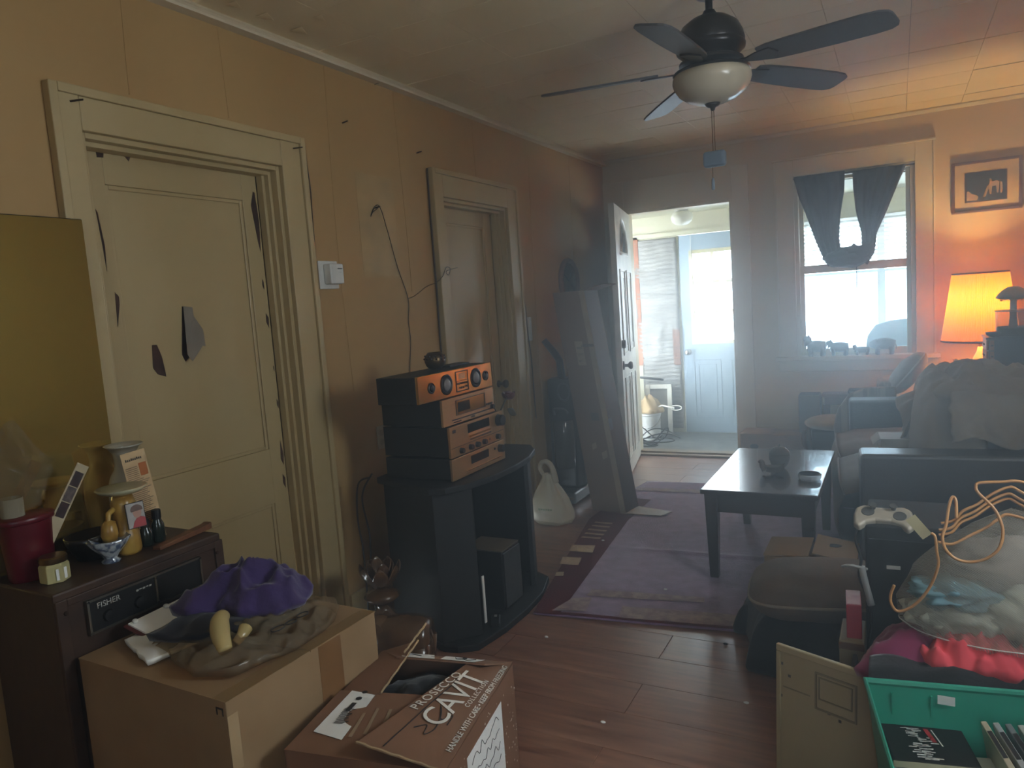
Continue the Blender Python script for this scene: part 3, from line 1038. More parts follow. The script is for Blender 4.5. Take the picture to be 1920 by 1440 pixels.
MB().grid(foil, 14, 150).build('sheet', m_foil, fo_, smooth=True, solid=0.002)
MB().grid(lambda u, v: (-2.36 + 0.03 * u, -0.016 - 0.01 * noise.noise(Vector((u, v * 12, 5))), lerp(0.98, 1.9, v)), 4, 30).build('side_strip', m_foil, fo_, smooth=True, solid=0.002)
MB().box(-1.985, -0.032, 0.68, -1.915, -0.024, 1.03).build('wood_block', m_wood, fo_)

# ------------------------------------------------------------------ clutter on the porch floor
f = thing('window_screen', 'white framed window screen leaning on foil in the porch', 'screen', (-2.12, 7.02, 0.0))
f.rotation_euler = (math.radians(-7), 0, math.radians(8))
mb = MB().box(-0.13, 0, 0, -0.085, 0.03, 0.5)
mb.box(0.085, 0, 0, 0.13, 0.03, 0.5)
mb.box(-0.085, 0, 0.455, 0.085, 0.03, 0.5)
mb.box(-0.085, 0, 0, 0.085, 0.03, 0.045)
mb.build('frame', m_white, f, bevel=0.004)
MB().box(-0.086, 0.012, 0.044, 0.086, 0.016, 0.456).build('mesh_panel', pm('grey_screen', (120, 120, 112), 0.8), f)
bk = thing('paint_bucket', 'white paint bucket standing on the porch floor', 'bucket', (-2.14, 6.80, -0.004))
MB().lathe([(0.085, 0), (0.09, 0.01), (0.10, 0.24), (0.106, 0.245), (0.106, 0.26), (0.098, 0.262), (0.094, 0.03), (0, 0.03)], 28).build('body', pm('grey_white_plastic', (190, 192, 190), 0.4), bk, smooth=True, auto=40)
MB().tube([(0.104 * math.cos(a), 0.104 * math.sin(a), 0.225 - 0.1 * math.sin(a + PI)) for a in [PI + PI * k / 12 for k in range(13)]], 0.003, 6).build('handle', m_chrome, bk)
tag(MB().heap((-2.14, 6.80), ellipse(0.13, 0.105, 0.3, 0.1, 4), 0.10, 0.26, 2.4, 0.06, 14, 3.3, 48, 14).build('rag', pm('tan_rag', (178, 156, 122), 0.9, bump=0.2), smooth=True),
    'crumpled tan rag on top of the porch paint bucket', 'rag')
sp = thing('plastic_scoop', 'white plastic scoop lying on the porch bucket', 'scoop', (-2.06, 6.80, 0.30))
MB().tube(spline([(0, 0, 0.01), (0.05, -0.02, 0.03), (0.11, -0.03, 0.02), (0.17, -0.03, 0.01)]), 0.008, 8).build('handle', m_white, sp, smooth=True)
MB().tube([(0.19 + 0.05 * math.cos(2 * PI * k / 20), -0.03, 0.01 + 0.022 * math.sin(2 * PI * k / 20)) for k in range(20)], 0.006, 8, closed=True).build('loop', m_white, sp, smooth=True)
ca = MB()
for k in range(5):
    r = 0.10 + 0.02 * k
    ca.tube([(-2.08 + 0.03 * k + r * math.cos(2 * PI * i / 28), 6.47 + 0.01 * k + r * 0.7 * math.sin(2 * PI * i / 28), 0.01 + 0.014 * k + 0.07 * (0.5 + 0.5 * math.sin(2 * PI * i / 28 * 2 + k)) * (k % 3)) for i in range(28)], 0.006, 6, closed=True)
tag(ca.build('coiled_hose', m_black, smooth=True), 'tangled black cable coil on the porch floor', 'cable')
wk = thing('walker_frame', 'bent aluminium walker handle behind the open white door', 'walker', (-2.32, 6.62, 0))
MB().tube(spline([(-0.08, 0, 0.90), (-0.02, 0, 0.93), (0.05, 0, 0.92), (0.095, 0, 0.86), (0.085, 0, 0.76), (0.03, 0, 0.64), (0.0, 0, 0.45), (0.0, 0, 0.0)]), 0.014, 10).build('tube', m_chrome, wk, smooth=True)
MB().tube(spline([(0.02, 0.02, 0.60), (0.05, 0.02, 0.66), (0.03, 0.02, 0.56)]), 0.012, 8).build('grip', m_white, wk, smooth=True)
tag(MB().cyl((-2.32, 6.9, 0.60), (-2.02, 6.9, 0.565), 0.012, 8).build('black_bar', m_black, smooth=True), 'thin black bar above the window screen in the porch', 'bar')
bb = thing('porch_carton', 'small brown carton behind the open door on the porch', 'carton', (-2.37, 6.86, 0))
MB().box(-0.09, -0.09, 0, 0.09, 0.09, 0.55).build('body', m_card, bb, bevel=0.003)
MB().box(-0.004, -0.0915, 0.05, 0.004, -0.09, 0.5).build('tape', m_cardedge, bb)
pc = thing('porch_chair', 'blue-grey chair whose rounded back shows through the far window', 'chair', (0.02, 6.72, 0))
m_bl = pm('blue_plastic', (120, 150, 172), 0.5)
bkp = [(-0.26, 0.45), (-0.27, 0.78), (-0.25, 0.93), (-0.19, 1.02), (-0.08, 1.05), (0.08, 1.06), (0.19, 1.03), (0.25, 0.94), (0.27, 0.78), (0.26, 0.45)]
MB().prism(bkp, -0.02, 0.02, My).build('backrest', m_bl, pc, bevel=0.01)
MB().box(-0.26, 0.02, 0.40, 0.26, 0.40, 0.45).build('seat', m_bl, pc, bevel=0.01)
for sx in (-0.23, 0.23):
    for sy in (0.02, 0.36):
        MB().box(sx - 0.02, sy - 0.02, 0, sx + 0.02, sy + 0.02, 0.40).build('leg', m_bl, pc)

# ------------------------------------------------------------------ wooden floor speaker (left foreground) and what stands on it
m_dkwood = pm('dark_walnut_veneer', (70, 48, 34), 0.5, col2=(50, 33, 24), scale=6, stretch=(8, 2, 2))
CT = 0.755
cs = thing('floor_speaker', 'dark wooden floor speaker cabinet with black control plate, left foreground', 'speaker', (-2.03, 1.262, 0))
MB().box(-0.16, -0.258, 0.0, 0.15, 0.258, CT).build('cabinet', m_dkwood, cs, bevel=0.006)
mb = MB()
for (a, b_, c_, d_) in ((-0.258, -0.228, 0.04, CT - 0.02), (0.228, 0.258, 0.04, CT - 0.02), (-0.228, 0.228, CT - 0.04, CT - 0.02), (-0.228, 0.228, 0.0, 0.04)):
    mb.box(0.15, a, c_, 0.158, b_, d_)
mb.build('front_frame', m_dkwood, cs, bevel=0.002)
cpn = MB().box(0.15, -0.18, 0.622, 0.161, 0.166, 0.706).build('control_plate', m_black, cs)
mb = MB()
for (a, b_, c_, d_) in ((-0.184, -0.178, 0.618, 0.71), (0.164, 0.17, 0.618, 0.71), (-0.178, 0.164, 0.618, 0.624), (-0.178, 0.164, 0.704, 0.71), (0.012, 0.018, 0.624, 0.704)):
    mb.box(0.15, a, c_, 0.164, b_, d_)
mb.build('plate_frame', pm('brushed_aluminium', (170, 165, 155), 0.35, metal=1.0), cpn)
m_silver = pm('silver_print', (180, 178, 172), 0.4)
Mf = frame((0.1615, -0.125, 0.687), (0, 1, 0), (0, 0, 1))
text('lettering', 'FISHER', 0.022, Mf, m_silver, cpn)
mb = MB()
for k in range(5):
    mb.box(0.161, -0.045 + k * 0.010, 0.683 + 0.002 * (k % 2), 0.1618, -0.038 + k * 0.010, 0.688)
mb.build('small_print', m_silver, cpn)
for yy in (-0.13, -0.04):
    MB().lathe([(0.016, 0), (0.014, 0.008), (0, 0.009)], 20, M=Matrix.Translation((0.161, yy, 0.652)) @ Matrix.Rotation(PI / 2, 4, 'Y')).build('dial', m_black, cpn, smooth=True, auto=40)
for (yy, zz) in ((-0.18, 0.622), (0.166, 0.622), (-0.18, 0.706), (0.166, 0.706), (0.015, 0.63), (0.015, 0.70)):
    MB().lathe([(0.004, 0), (0.003, 0.003), (0, 0.003)], 10, M=Matrix.Translation((0.163, yy, zz)) @ Matrix.Rotation(PI / 2, 4, 'Y')).build('screw', m_chrome, cpn)
for yy in (-0.235, 0.235):
    MB().lathe([(0.007, 0), (0.005, 0.004), (0, 0.004)], 10, M=Matrix.Translation((0.157, yy, 0.70)) @ Matrix.Rotation(PI / 2, 4, 'Y')).build('screw', m_nail, cs)

# mirror leaning on the wall
m_mir = bpy.data.materials.new('old_mirror')
m_mir.use_nodes = True
b = m_mir.node_tree.nodes['Principled BSDF']
b.inputs['Base Color'].default_value = lin((208, 176, 96))
b.inputs['Metallic'].default_value = 0.8
b.inputs['Roughness'].default_value = 0.06
mi = thing('mirror', 'frameless mirror propped on the wooden speaker against the wall', 'mirror', (-2.172, 1.03, CT + 0.003))
MB().box(-0.004, -0.365, 0, 0.002, 0.365, 0.982).build('glass', m_mir, mi)
mb = MB().box(-0.008, -0.367, 0, -0.004, 0.367, 0.985)
mb.build('backing', m_dark, mi)

m_milk = pm('milk_glass', (196, 190, 172), 0.2, coat=0.4)
v = thing('milk_glass_vase', 'white milk glass vase with flared rim in front of the mirror', 'vase', (-2.108, 1.392, CT))
MB().lathe([(0, 0), (0.04, 0), (0.043, 0.01), (0.052, 0.06), (0.057, 0.12), (0.056, 0.17), (0.048, 0.20), (0.034, 0.225), (0.03, 0.25), (0.034, 0.275), (0.046, 0.293), (0.056, 0.299), (0.053, 0.301), (0.03, 0.27), (0.026, 0.24), (0.04, 0.19), (0, 0.16)], 32).build('body', m_milk, v, smooth=True)

# red bucket with wrapped things
m_red = pm('dark_red_plastic', (92, 8, 26), 0.35)
rb = thing('red_bucket', 'dark red plastic tub at the left edge beside the candle jar', 'bucket', (-2.085, 1.0725, CT))
rb.scale = (0.75, 0.95, 1)
MB().lathe([(0.056, 0), (0.06, 0.005), (0.07, 0.155), (0.074, 0.158), (0.074, 0.17), (0.069, 0.172), (0.058, 0.02), (0, 0.02)], 32).build('body', m_red, rb, smooth=True, auto=40)
MB().lathe([(0.0745, 0.156), (0.077, 0.16), (0.077, 0.17), (0.0745, 0.172)], 32).build('rim', m_red, rb, smooth=True)
ph = thing('photo_strip', 'narrow strip of small photos standing slanted in the red tub', 'photo strip', (-2.055, 1.085, CT + 0.06))
ph.rotation_euler = (math.radians(-34), 0, 0)
MB().box(-0.001, -0.018, 0, 0.001, 0.018, 0.26).build('card', pm('cream_card', (200, 184, 150), 0.6), ph)
for k, c_ in enumerate(((70, 40, 44), (120, 104, 100), (60, 40, 40))):
    MB().box(0.001, -0.013, 0.105 + k * 0.045, 0.0016, 0.013, 0.147 + k * 0.045).build('photo', pm('photo_tone_%d' % k, c_, 0.5, col2=(40, 30, 30), scale=60), ph)
gj = thing('glass_tumbler', 'clear glass tumbler standing in the red tub', 'glass', (-2.105, 1.055, CT + 0.022))
MB().lathe([(0, 0), (0.026, 0), (0.029, 0.2), (0.0275, 0.2), (0.025, 0.01), (0, 0.01)], 24).build('body', glassy('smoky_glass', (215, 208, 185), 0.35, 0.08), gj, smooth=True)
cl = MB()
cl.grid(lambda u, v: (-2.125 + 0.02 * noise.noise(Vector((u * 5, v * 5, 1))) + 0.01 * v, 0.99 + 0.15 * u + 0.05 * v + 0.012 * noise.noise(Vector((u * 6, v * 5, 3))), CT + 0.178 + 0.25 * v * (0.75 + 0.25 * math.sin(u * 5))), 24, 24)
tag(cl.build('cellophane_wrap', glassy('cellophane', (222, 214, 190), 0.10, 0.12, 0.9), smooth=True), 'crinkled clear cellophane wrap rising out of the red tub', 'cellophane')

cj = thing('candle_jar', 'small hexagonal glass candle jar with metal lid beside the red tub', 'candle', (-1.985, 1.075, CT))
MB().lathe([(0, 0), (0.034, 0), (0.036, 0.003), (0.036, 0.044), (0.03, 0.052), (0, 0.052)], 6).build('wax_body', pm('cream_wax', (205, 196, 140), 0.4, coat=0.5), cj, bevel=0.002)
MB().lathe([(0.033, 0.052), (0.034, 0.054), (0.034, 0.066), (0.03, 0.07), (0.012, 0.069), (0, 0.069)], 28).build('lid', pm('dull_brass_lid', (150, 130, 90), 0.3, metal=1), cj, smooth=True, auto=30)
MB().box(0.0315, -0.014, 0.008, 0.0322, 0.014, 0.038).build('paper_label', m_paper, cj)

# cut glass bowl
m_blueglass = pm('blue_glazed_glass', (70, 84, 110), 0.15, col2=(170, 176, 178), scale=55, contrast=(0.45, 0.6), coat=0.6)
bw = thing('glass_bowl', 'small scalloped blue and white footed bowl at cabinet edge', 'bowl', (-1.975, 1.225, CT))
MB().lathe([(0, 0), (0.024, 0), (0.025, 0.006), (0.016, 0.012), (0.022, 0.022), (0.042, 0.045), (0.055, 0.068), (0.052, 0.069), (0.036, 0.046), (0.012, 0.026), (0, 0.024)], 36,
           wob=lambda a, z: 1 + 0.05 * math.sin(a * 9) * (z / 0.07)).build('body', m_blueglass, bw, smooth=True)
dk = thing('dark_dish', 'black oval dish tucked behind the footed bowl', 'dish', (-2.075, 1.245, CT))
MB().lathe([(0, 0), (0.05, 0), (0.075, 0.05), (0.08, 0.068), (0.077, 0.069), (0.05, 0.01), (0, 0.01)], 30, sx=0.85, sy=1).build('body', pm('black_ceramic', (34, 28, 24), 0.3), dk, smooth=True)

# oil warmer: yellow glazed figure with pale plate
ow = thing('oil_burner', 'yellow ceramic oil burner with pale saucer on top', 'oil burner', (-2.0, 1.297, CT))
m_yel = pm('yellow_glaze', (186, 150, 70), 0.3, col2=(150, 110, 50), scale=25)
MB().lathe([(0, 0), (0.032, 0), (0.036, 0.01), (0.034, 0.06), (0.028, 0.075), (0.03, 0.11), (0.034, 0.15), (0.026, 0.172), (0, 0.172)], 24).build('stem', m_yel, ow, smooth=True)
MB().lathe([(0.0, 0.172), (0.03, 0.174), (0.058, 0.184), (0.07, 0.194), (0.067, 0.197), (0.03, 0.18), (0, 0.178)], 28).build('saucer', pm('pale_green_glaze', (190, 184, 150), 0.2, coat=0.5), ow, smooth=True)
MB().lathe([(0, 0), (0.018, 0.002), (0.023, 0.022), (0.02, 0.05), (0.01, 0.062), (0, 0.064)], 16, c=(0.008, -0.056, 0.05)).build('figure', m_yel, ow, smooth=True)
MB().tube([(0.01, -0.04, 0.10), (0.008, -0.056, 0.11), (0.004, -0.05, 0.13), (0, -0.028, 0.14)], 0.008, 8).build('handle', m_yel, ow, smooth=True)
pp_ = thing('portrait_photo', 'small portrait photo of a person in red leaning on the oil burner', 'photo', (-1.949, 1.30, CT + 0.078))
pp_.rotation_euler = (0, math.radians(-8), math.radians(-12))
MB().box(-0.001, -0.026, 0, 0.001, 0.026, 0.074).build('card', m_ink, pp_)
MB().box(0.001, -0.024, 0.002, 0.0016, 0.024, 0.072).build('backdrop', pm('grey_photo_backdrop', (176, 172, 166), 0.5), pp_)
Mph = frame((0.0017, 0, 0), (0, 1, 0), (0, 0, 1))
MB().prism([(-0.014, 0.002), (0.024, 0.002), (0.024, 0.026), (0.012, 0.032), (0.002, 0.03), (-0.008, 0.018)], 0, 0.0004, Mph).build('red_top', pm('red_print', (180, 40, 44), 0.5), pp_)
MB().prism([(0.004 + 0.012 * math.cos(a), 0.045 + 0.017 * math.sin(a)) for a in [2 * PI * k / 18 for k in range(18)]], 0, 0.0006, Mph).build('face', pm('skin_print', (200, 150, 128), 0.5), pp_)
MB().prism([(0.004 + 0.017 * math.cos(a), 0.052 + 0.015 * math.sin(a)) for a in [PI * (-0.05 + 1.15 * k / 16) for k in range(17)]], 0, 0.0009, Mph).build('hair', pm('brown_print', (96, 62, 46), 0.5), pp_)

m_bot = pm('dark_green_glass', (36, 44, 38), 0.15)
for i_, (x, y_, h_, lab) in enumerate(((-2.003, 1.358, 0.08, 'squat dark green bottle right of the oil burner'), (-2.004, 1.400, 0.098, 'taller dark bottle with black cap beside the wooden stick'))):
    bt = thing('small_bottle', lab, 'bottle', (x, y_, CT), group='small dark bottles on the speaker')
    MB().lathe([(0, 0), (0.017, 0), (0.019, 0.004), (0.019, h_ * 0.55), (0.012, h_ * 0.7), (0.012, h_ * 0.75), (0, h_ * 0.75)], 18).build('body', m_bot, bt, smooth=True)
    MB().lathe([(0.0135, h_ * 0.74), (0.0135, h_), (0.011, h_ + 0.002), (0, h_ + 0.002)], 14).build('cap', m_black, bt)
cd = thing('printed_card', 'tall cream printed card with orange picture leaning behind the bottles', 'card', (-2.036, 1.408, CT))
cd.rotation_euler = (math.radians(7), 0, math.radians(-12))
MB().box(-0.0006, -0.036, 0, 0.0006, 0.036, 0.285).build('card', pm('cream_card_stock', (224, 190, 140), 0.6), cd)
mb = MB()
random.seed(3)
for k in range(34):
    z = 0.045 + k * 0.0058
    mb.box(0.0006, -0.031, z, 0.0009, 0.031 - random.random() * 0.02 if z < 0.2 else 0.004, z + 0.0022)
mb.build('print_lines', pm('brown_print_ink', (120, 86, 58), 0.7), cd)
MB().box(0.0006, 0.008, 0.205, 0.001, 0.031, 0.245).build('picture', pm('orange_print', (196, 110, 46), 0.6), cd)
mb = MB()
for k in range(9):
    mb.box(0.0006, -0.026 + k * 0.0055, 0.258, 0.001, -0.0225 + k * 0.0055, 0.264 + 0.002 * (k % 3 == 0))
mb.build('heading', m_ink, cd)
st = thing('wooden_stick', 'flat brown wooden incense stick holder on the speaker top', 'incense holder', (-1.945, 1.44, CT))
st.rotation_euler = (0, 0, math.radians(8))
MB().prism([(-0.105, 0), (0.105, 0), (0.105, 0.022), (0.09, 0.018), (-0.105, 0.010)], -0.015, 0.015, Matrix(((0, 0, 1, 0), (1, 0, 0, 0), (0, 1, 0, 0), (0, 0, 0, 1)))).build('board', m_wood, st, bevel=0.002)

# ------------------------------------------------------------------ big cardboard box in front of the speaker
BXT = 0.58
bg = thing('cardboard_box', 'large plain brown cardboard box carrying the purple cloth', 'box', (-1.572, 1.272, 0), math.radians(-1.5))
mb = MB()
mb.add([(-0.272, -0.25, 0), (0.278, -0.25, 0), (0.278, 0.25, 0), (-0.272, 0.25, 0), (-0.272, -0.25, BXT), (0.278, -0.25, BXT), (0.278, 0.25, BXT), (-0.272, 0.25, BXT)],
       [(0, 3, 2, 1), (0, 1, 5, 4), (1, 2, 6, 5), (2, 3, 7, 6), (3, 0, 4, 7)])
mb.build('body', m_card, bg, bevel=0.004)
# sagging top flaps
mb = MB()
mb.grid(lambda u, v: (lerp(-0.272, 0.278, u), lerp(-0.25, 0.004, v), BXT + 0.002 - 0.02 * v * math.sin(PI * u)), 12, 8)
mb.build('flap', m_card, bg, solid=0.004)
mb = MB()
mb.grid(lambda u, v: (lerp(-0.272, 0.278, u), lerp(0.25, 0.006, v), BXT + 0.002 - 0.012 * v * math.sin(PI * u)), 12, 8)
mb.build('flap', m_card, bg, solid=0.004)
MB().box(0.2782, 0.03, BXT - 0.16, 0.2788, 0.11, BXT).build('tape', pm('brown_parcel_tape', (142, 104, 68), 0.25), bg)
MB().grid(lambda u, v: (lerp(0.235, 0.281, u), lerp(-0.248, 0.246, v), BXT + 0.005 + 0.001 * math.sin(v * 30)), 2, 24).build('edge_tape', glassy('clear_tape', (220, 200, 160), 0.22, 0.12, 0.8), bg)
mb = MB().box(0.2784, -0.25, BXT - 0.16, 0.279, -0.222, BXT - 0.03)
mb.build('corner_tape', pm('pale_tape', (186, 160, 122), 0.3), bg)
mb = MB().box(0.245, -0.2512, BXT - 0.016, 0.268, -0.2504, BXT - 0.012)
mb.box(0.245, -0.2512, BXT - 0.03, 0.249, -0.2504, BXT - 0.016)
mb.box(0.264, -0.2512, BXT - 0.03, 0.268, -0.2504, BXT - 0.016)
mb.build('printed_mark', m_ink, bg)

TOPB = BXT + 0.006
pl = thing('clipboard', 'white-papered clipboard with dark red edge leaning on the wooden speaker', 'clipboard', (-1.765, 1.29, TOPB + 0.012))
pl.rotation_euler = (0, math.radians(16), math.radians(4))
MB().box(-0.075, -0.145, 0, 0.055, 0.15, 0.006).build('board', pm('dark_red_board', (96, 34, 32), 0.5), pl, bevel=0.002)
MB().box(-0.07, -0.135, 0.006, 0.05, 0.14, 0.01).build('paper', m_paper, pl)
for yy in (-0.12, -0.02):
    MB().blob((-0.062, yy, 0.014), (0.008, 0.008, 0.006), 12, 8).build('button', m_white, pl, smooth=True)
tag(MB().heap((-1.70, 1.175), polyr([(-1.80, 1.12), (-1.62, 1.06), (-1.60, 1.20), (-1.69, 1.29), (-1.79, 1.26)], (-1.70, 1.175)), 0.006, TOPB, 2, 0.004, 9, 1).build('loose_paper_sheet', m_paper, smooth=True),
    'loose white paper sheet under the clipboard on the big box', 'paper')
# plastic bag, cloths
m_bag = glassy('clear_brown_tint_plastic', (214, 196, 166), 0.24, 0.06, 1.0, trans=0.3)
C = (-1.49, 1.30)
pb = thing('plastic_bag', 'crinkled clear shopping bag under the purple cloth', 'bag')
MB().heap(C, polyr([(-1.69, 1.12), (-1.45, 1.055), (-1.36, 1.10), (-1.315, 1.25), (-1.33, 1.42), (-1.42, 1.50), (-1.55, 1.48), (-1.66, 1.32)], C), 0.028, TOPB + 0.004, 2.6, 0.032, 17, 2.0, 160, 50).build('film', m_bag, pb, smooth=True)
hp = MB()
for (cx, cy, r_) in ((-1.37, 1.245, 0.020), (-1.365, 1.285, 0.016), (-1.37, 1.33, 0.018)):
    hp.tube([(cx + r_ * 0.6 * math.cos(2 * PI * k / 18), cy + r_ * math.sin(2 * PI * k / 18), TOPB + 0.055) for k in range(18)], 0.0016, 5, closed=True)
hp.build('print', m_ink, pb)
m_purple = pm('purple_cloth', (62, 40, 98), 0.85, col2=(50, 31, 82), scale=5, bump=0.2, bscale=70, sheen=0.3)
m_navy = pm('navy_cloth', (20, 20, 34), 0.9, sheen=0.2)
C = (-1.575, 1.31)
tag(MB().heap(C, polyr([(-1.70, 1.10), (-1.56, 1.14), (-1.45, 1.22), (-1.42, 1.38), (-1.50, 1.47), (-1.62, 1.44), (-1.70, 1.28)], C), 0.03, TOPB + 0.032, 2.2, 0.02, 14, 5.0).build('navy_garment', m_navy, smooth=True),
    'dark navy garment spilling from under the purple cloth', 'clothing')
C = (-1.56, 1.35)
tag(MB().heap(C, polyr([(-1.71, 1.20), (-1.64, 1.19), (-1.58, 1.24), (-1.50, 1.24), (-1.42, 1.29), (-1.40, 1.38), (-1.44, 1.45), (-1.56, 1.48), (-1.66, 1.38)], C), 0.085, TOPB + 0.058, 2.0, 0.034, 17, 8.2, 120, 40).build('purple_cloth', m_purple, smooth=True),
    'crumpled purple cloth on top of the big box', 'cloth')
m_ivory = pm('glossy_ivory', (190, 168, 112), 0.25, coat=0.4)
iv = thing('ivory_ornament', 'glossy cream banana-shaped ornament in front of the purple cloth', 'ornament', (-1.455, 1.175, TOPB + 0.034))
iv.scale = (0.8, 0.8, 0.8)
pts = spline([(-0.06, 0.03, 0.07), (-0.045, 0.0, 0.062), (-0.01, -0.03, 0.035), (0.03, -0.05, 0.004)], 8)
MB().tube(pts, [lerp(0.022, 0.02, abs(k / (len(pts) - 1) - 0.5) * 2) + 0.008 * math.sin(PI * k / (len(pts) - 1)) for k in range(len(pts))], 14).build('body', m_ivory, iv, smooth=True)
pts = spline([(0.02, -0.005, 0.006), (0.022, 0.02, 0.02), (0.012, 0.045, 0.03)], 6)
MB().tube(pts, [0.012 + 0.01 * k / (len(pts) - 1) for k in range(len(pts))], 12).build('side_piece', m_ivory, iv, smooth=True)

# ------------------------------------------------------------------ printed wine carton with open flaps
m_choc = pm('printed_brown_carton', (134, 98, 76), 0.55, col2=(124, 90, 68), scale=7)
m_inner = pm('carton_inside', (140, 110, 78), 0.8)
m_wprint = pm('white_print', (240, 234, 224), 0.6)
CH = 0.44
cv = thing('wine_carton', 'brown printed wine carton with open flaps in the foreground', 'carton', (-1.078, 1.362, 0), math.radians(10))
W2, D2 = 0.195, 0.235
mb = MB()
t_ = 0.004
mb.box(-W2, -D2, 0, W2, -D2 + t_, CH)
mb.box(-W2, D2 - t_, 0, W2, D2, CH)
mb.box(-W2, -D2, 0, -W2 + t_, D2, CH)
mb.box(W2 - t_, -D2, 0, W2, D2, CH)
mb.box(-W2, -D2, 0, W2, D2, t_)
body = mb.build('body', m_choc, cv)
# near flap (with parcel label), lies almost closed, pushed in
H = CH + 0.001


def flapgrid(p00, p10, p11, p01, bend, nu=10, nv=8):
    P = [Vector(p) for p in (p00, p10, p11, p01)]

    def fn(u, v):
        q = P[0].lerp(P[1], u).lerp(P[3].lerp(P[2], u), v)
        return q + Vector((0, 0, bend * math.sin(PI * v) * math.sin(PI * u)))
    return MB().grid(fn, nu, nv)


nf = flapgrid((-W2, -D2, H), (W2 - 0.03, -D2, H), (0.05, 0.02, H + 0.012), (-W2 + 0.005, 0.0, H + 0.012), 0.006).build('near_flap', m_choc, cv, solid=0.004)
# right flap: CAVIT side folded in over the near one
rf_o, rf_x, rf_y = (W2, -D2, H + 0.003), (0, 1, 0), (-0.985, 0.0, 0.17)
rf = flapgrid((W2, -D2 - 0.002, H + 0.003), (W2, D2, H + 0.003), (W2 - 0.10, D2 - 0.06, H + 0.024), (W2 - 0.205, -D2 + 0.004, H + 0.038), 0.006).build('right_flap', m_choc, cv, solid=0.004)
# back flap: narrow strip folded inwards
bf = flapgrid((-W2, D2, H), (W2, D2, H), (W2 - 0.05, D2 - 0.075, H + 0.03), (-W2 + 0.09, D2 - 0.085, H + 0.034), 0.004).build('back_flap', m_choc, cv, solid=0.004)
# left flap: stands up, torn
lfp = flapgrid((-W2, -D2 + 0.20, H), (-W2, D2, H), (-W2 + 0.115, D2 + 0.0, H + 0.04), (-W2 + 0.12, -D2 + 0.235, H + 0.016), 0.004).build('left_flap', m_choc, cv, solid=0.004)
# edges of torn board
for nm, a_, b_ in (('torn_edge', (-W2 + 0.12, -D2 + 0.235, H + 0.018), (-W2 + 0.115, D2, H + 0.042)), ('torn_edge', (-W2 + 0.10, D2 - 0.06, H + 0.035), (-W2 + 0.135, D2 + 0.02, H + 0.085)),
                   ('torn_edge', (W2 - 0.205, -D2 + 0.004, H + 0.041), (W2, -D2 - 0.002, H + 0.005))):
    pts = [Vector(a_).lerp(Vector(b_), k / 12) + Vector((0, 0, 0.0015 * math.sin(k * 2.3))) for k in range(13)]
    MB().tube(pts, 0.003, 6).build(nm, m_cardedge, cv)
tag_ = tag(MB().heap((-1.10, 1.42), ellipse(0.15, 0.17), 0.05, CH - 0.075, 2.4, 0.03, 12, 4.4).build('black_garment', m_blackcloth, smooth=True),
           'black garment inside the open wine carton', 'clothing')
# parcel label on near flap


def onflap(o, x, y):
    return frame(o, x, y)


def quad(name, pts, mat, parent, lift=0.0):
    P = [Vector(p) for p in pts]
    n_ = (P[1] - P[0]).cross(P[3] - P[0]).normalized()
    if n_.z < 0:
        n_ = -n_
    P = [p + n_ * lift for p in P]
    mb = MB().add([tuple(p) for p in P] + [tuple(p + n_ * 0.0005) for p in P], [(0, 1, 2, 3), (7, 6, 5, 4), (0, 4, 5, 1), (1, 5, 6, 2), (2, 6, 7, 3), (3, 7, 4, 0)])
    return mb.build(name, mat, parent)


def nfp(u, v, l=0.004):
    P = [Vector(p) for p in ((-W2, -D2, H), (W2 - 0.03, -D2, H), (0.05, 0.02, H + 0.012), (-W2 + 0.005, 0.0, H + 0.012))]
    q = P[0].lerp(P[1], u).lerp(P[3].lerp(P[2], u), v)
    return q + Vector((0, 0, 0.006 * math.sin(PI * v) * math.sin(PI * u) + l))


lab = quad('parcel_label', [nfp(0.10, 0.28), nfp(0.35, 0.20), nfp(0.42, 0.93), nfp(0.14, 0.99)], m_paper, nf)
mb = MB()
random.seed(11)
for k in range(14):
    u0 = 0.21 + 0.004 * (k % 3)
    v0 = 0.42 + k * 0.018
    p = nfp(u0, v0, 0.0052)
    L_ = 0.014 + 0.02 * random.random()
    mb.box(p.x, p.y, p.z, p.x + L_, p.y + 0.0022, p.z + 0.0003)
p = nfp(0.255, 0.62, 0.0054)
mb.box(p.x - 0.006, p.y, p.z, p.x + 0.006, p.y + 0.035, p.z + 0.0003)
for (dy, s_) in ((0.055, 0.008), (0.085, 0.007)):
    mb.prism([(p.x + s_ * math.cos(2 * PI * k / 10), p.y + dy + s_ * math.sin(2 * PI * k / 10)) for k in range(10)], p.z, p.z + 0.0003)
mb.build('label_print', m_ink, nf)
for (u_, va, vb) in ((0.40, 0.25, 0.60), (0.50, 0.30, 0.70), (0.62, 0.42, 0.70)):
    quad('pale_stripe', [nfp(u_ - 0.014, va), nfp(u_ + 0.014, va), nfp(u_ + 0.03, vb), nfp(u_ + 0.004, vb)], pm('pale_brown_print', (170, 146, 118), 0.6), nf)


def rfp(u, v, l=0.0035):
    P = [Vector(p) for p in ((W2, -D2 - 0.002, H + 0.003), (W2, D2, H + 0.003), (W2 - 0.10, D2 - 0.06, H + 0.024), (W2 - 0.205, -D2 + 0.004, H + 0.038))]
    q = P[0].lerp(P[1], u).lerp(P[3].lerp(P[2], u), v)
    return q + Vector((0, 0, 0.006 * math.sin(PI * v) * math.sin(PI * u) + l))


def rtext(nm, s, size, u, v, sp=1.0, sh=0.0):
    o_ = rfp(u, v)
    xd = rfp(u + 0.05, v) - rfp(u - 0.05, v)
    yd = rfp(u, v + 0.05) - rfp(u, v - 0.05)
    text(nm, s, size, frame(o_, xd, yd), m_wprint, rf, space=sp, shear=sh)


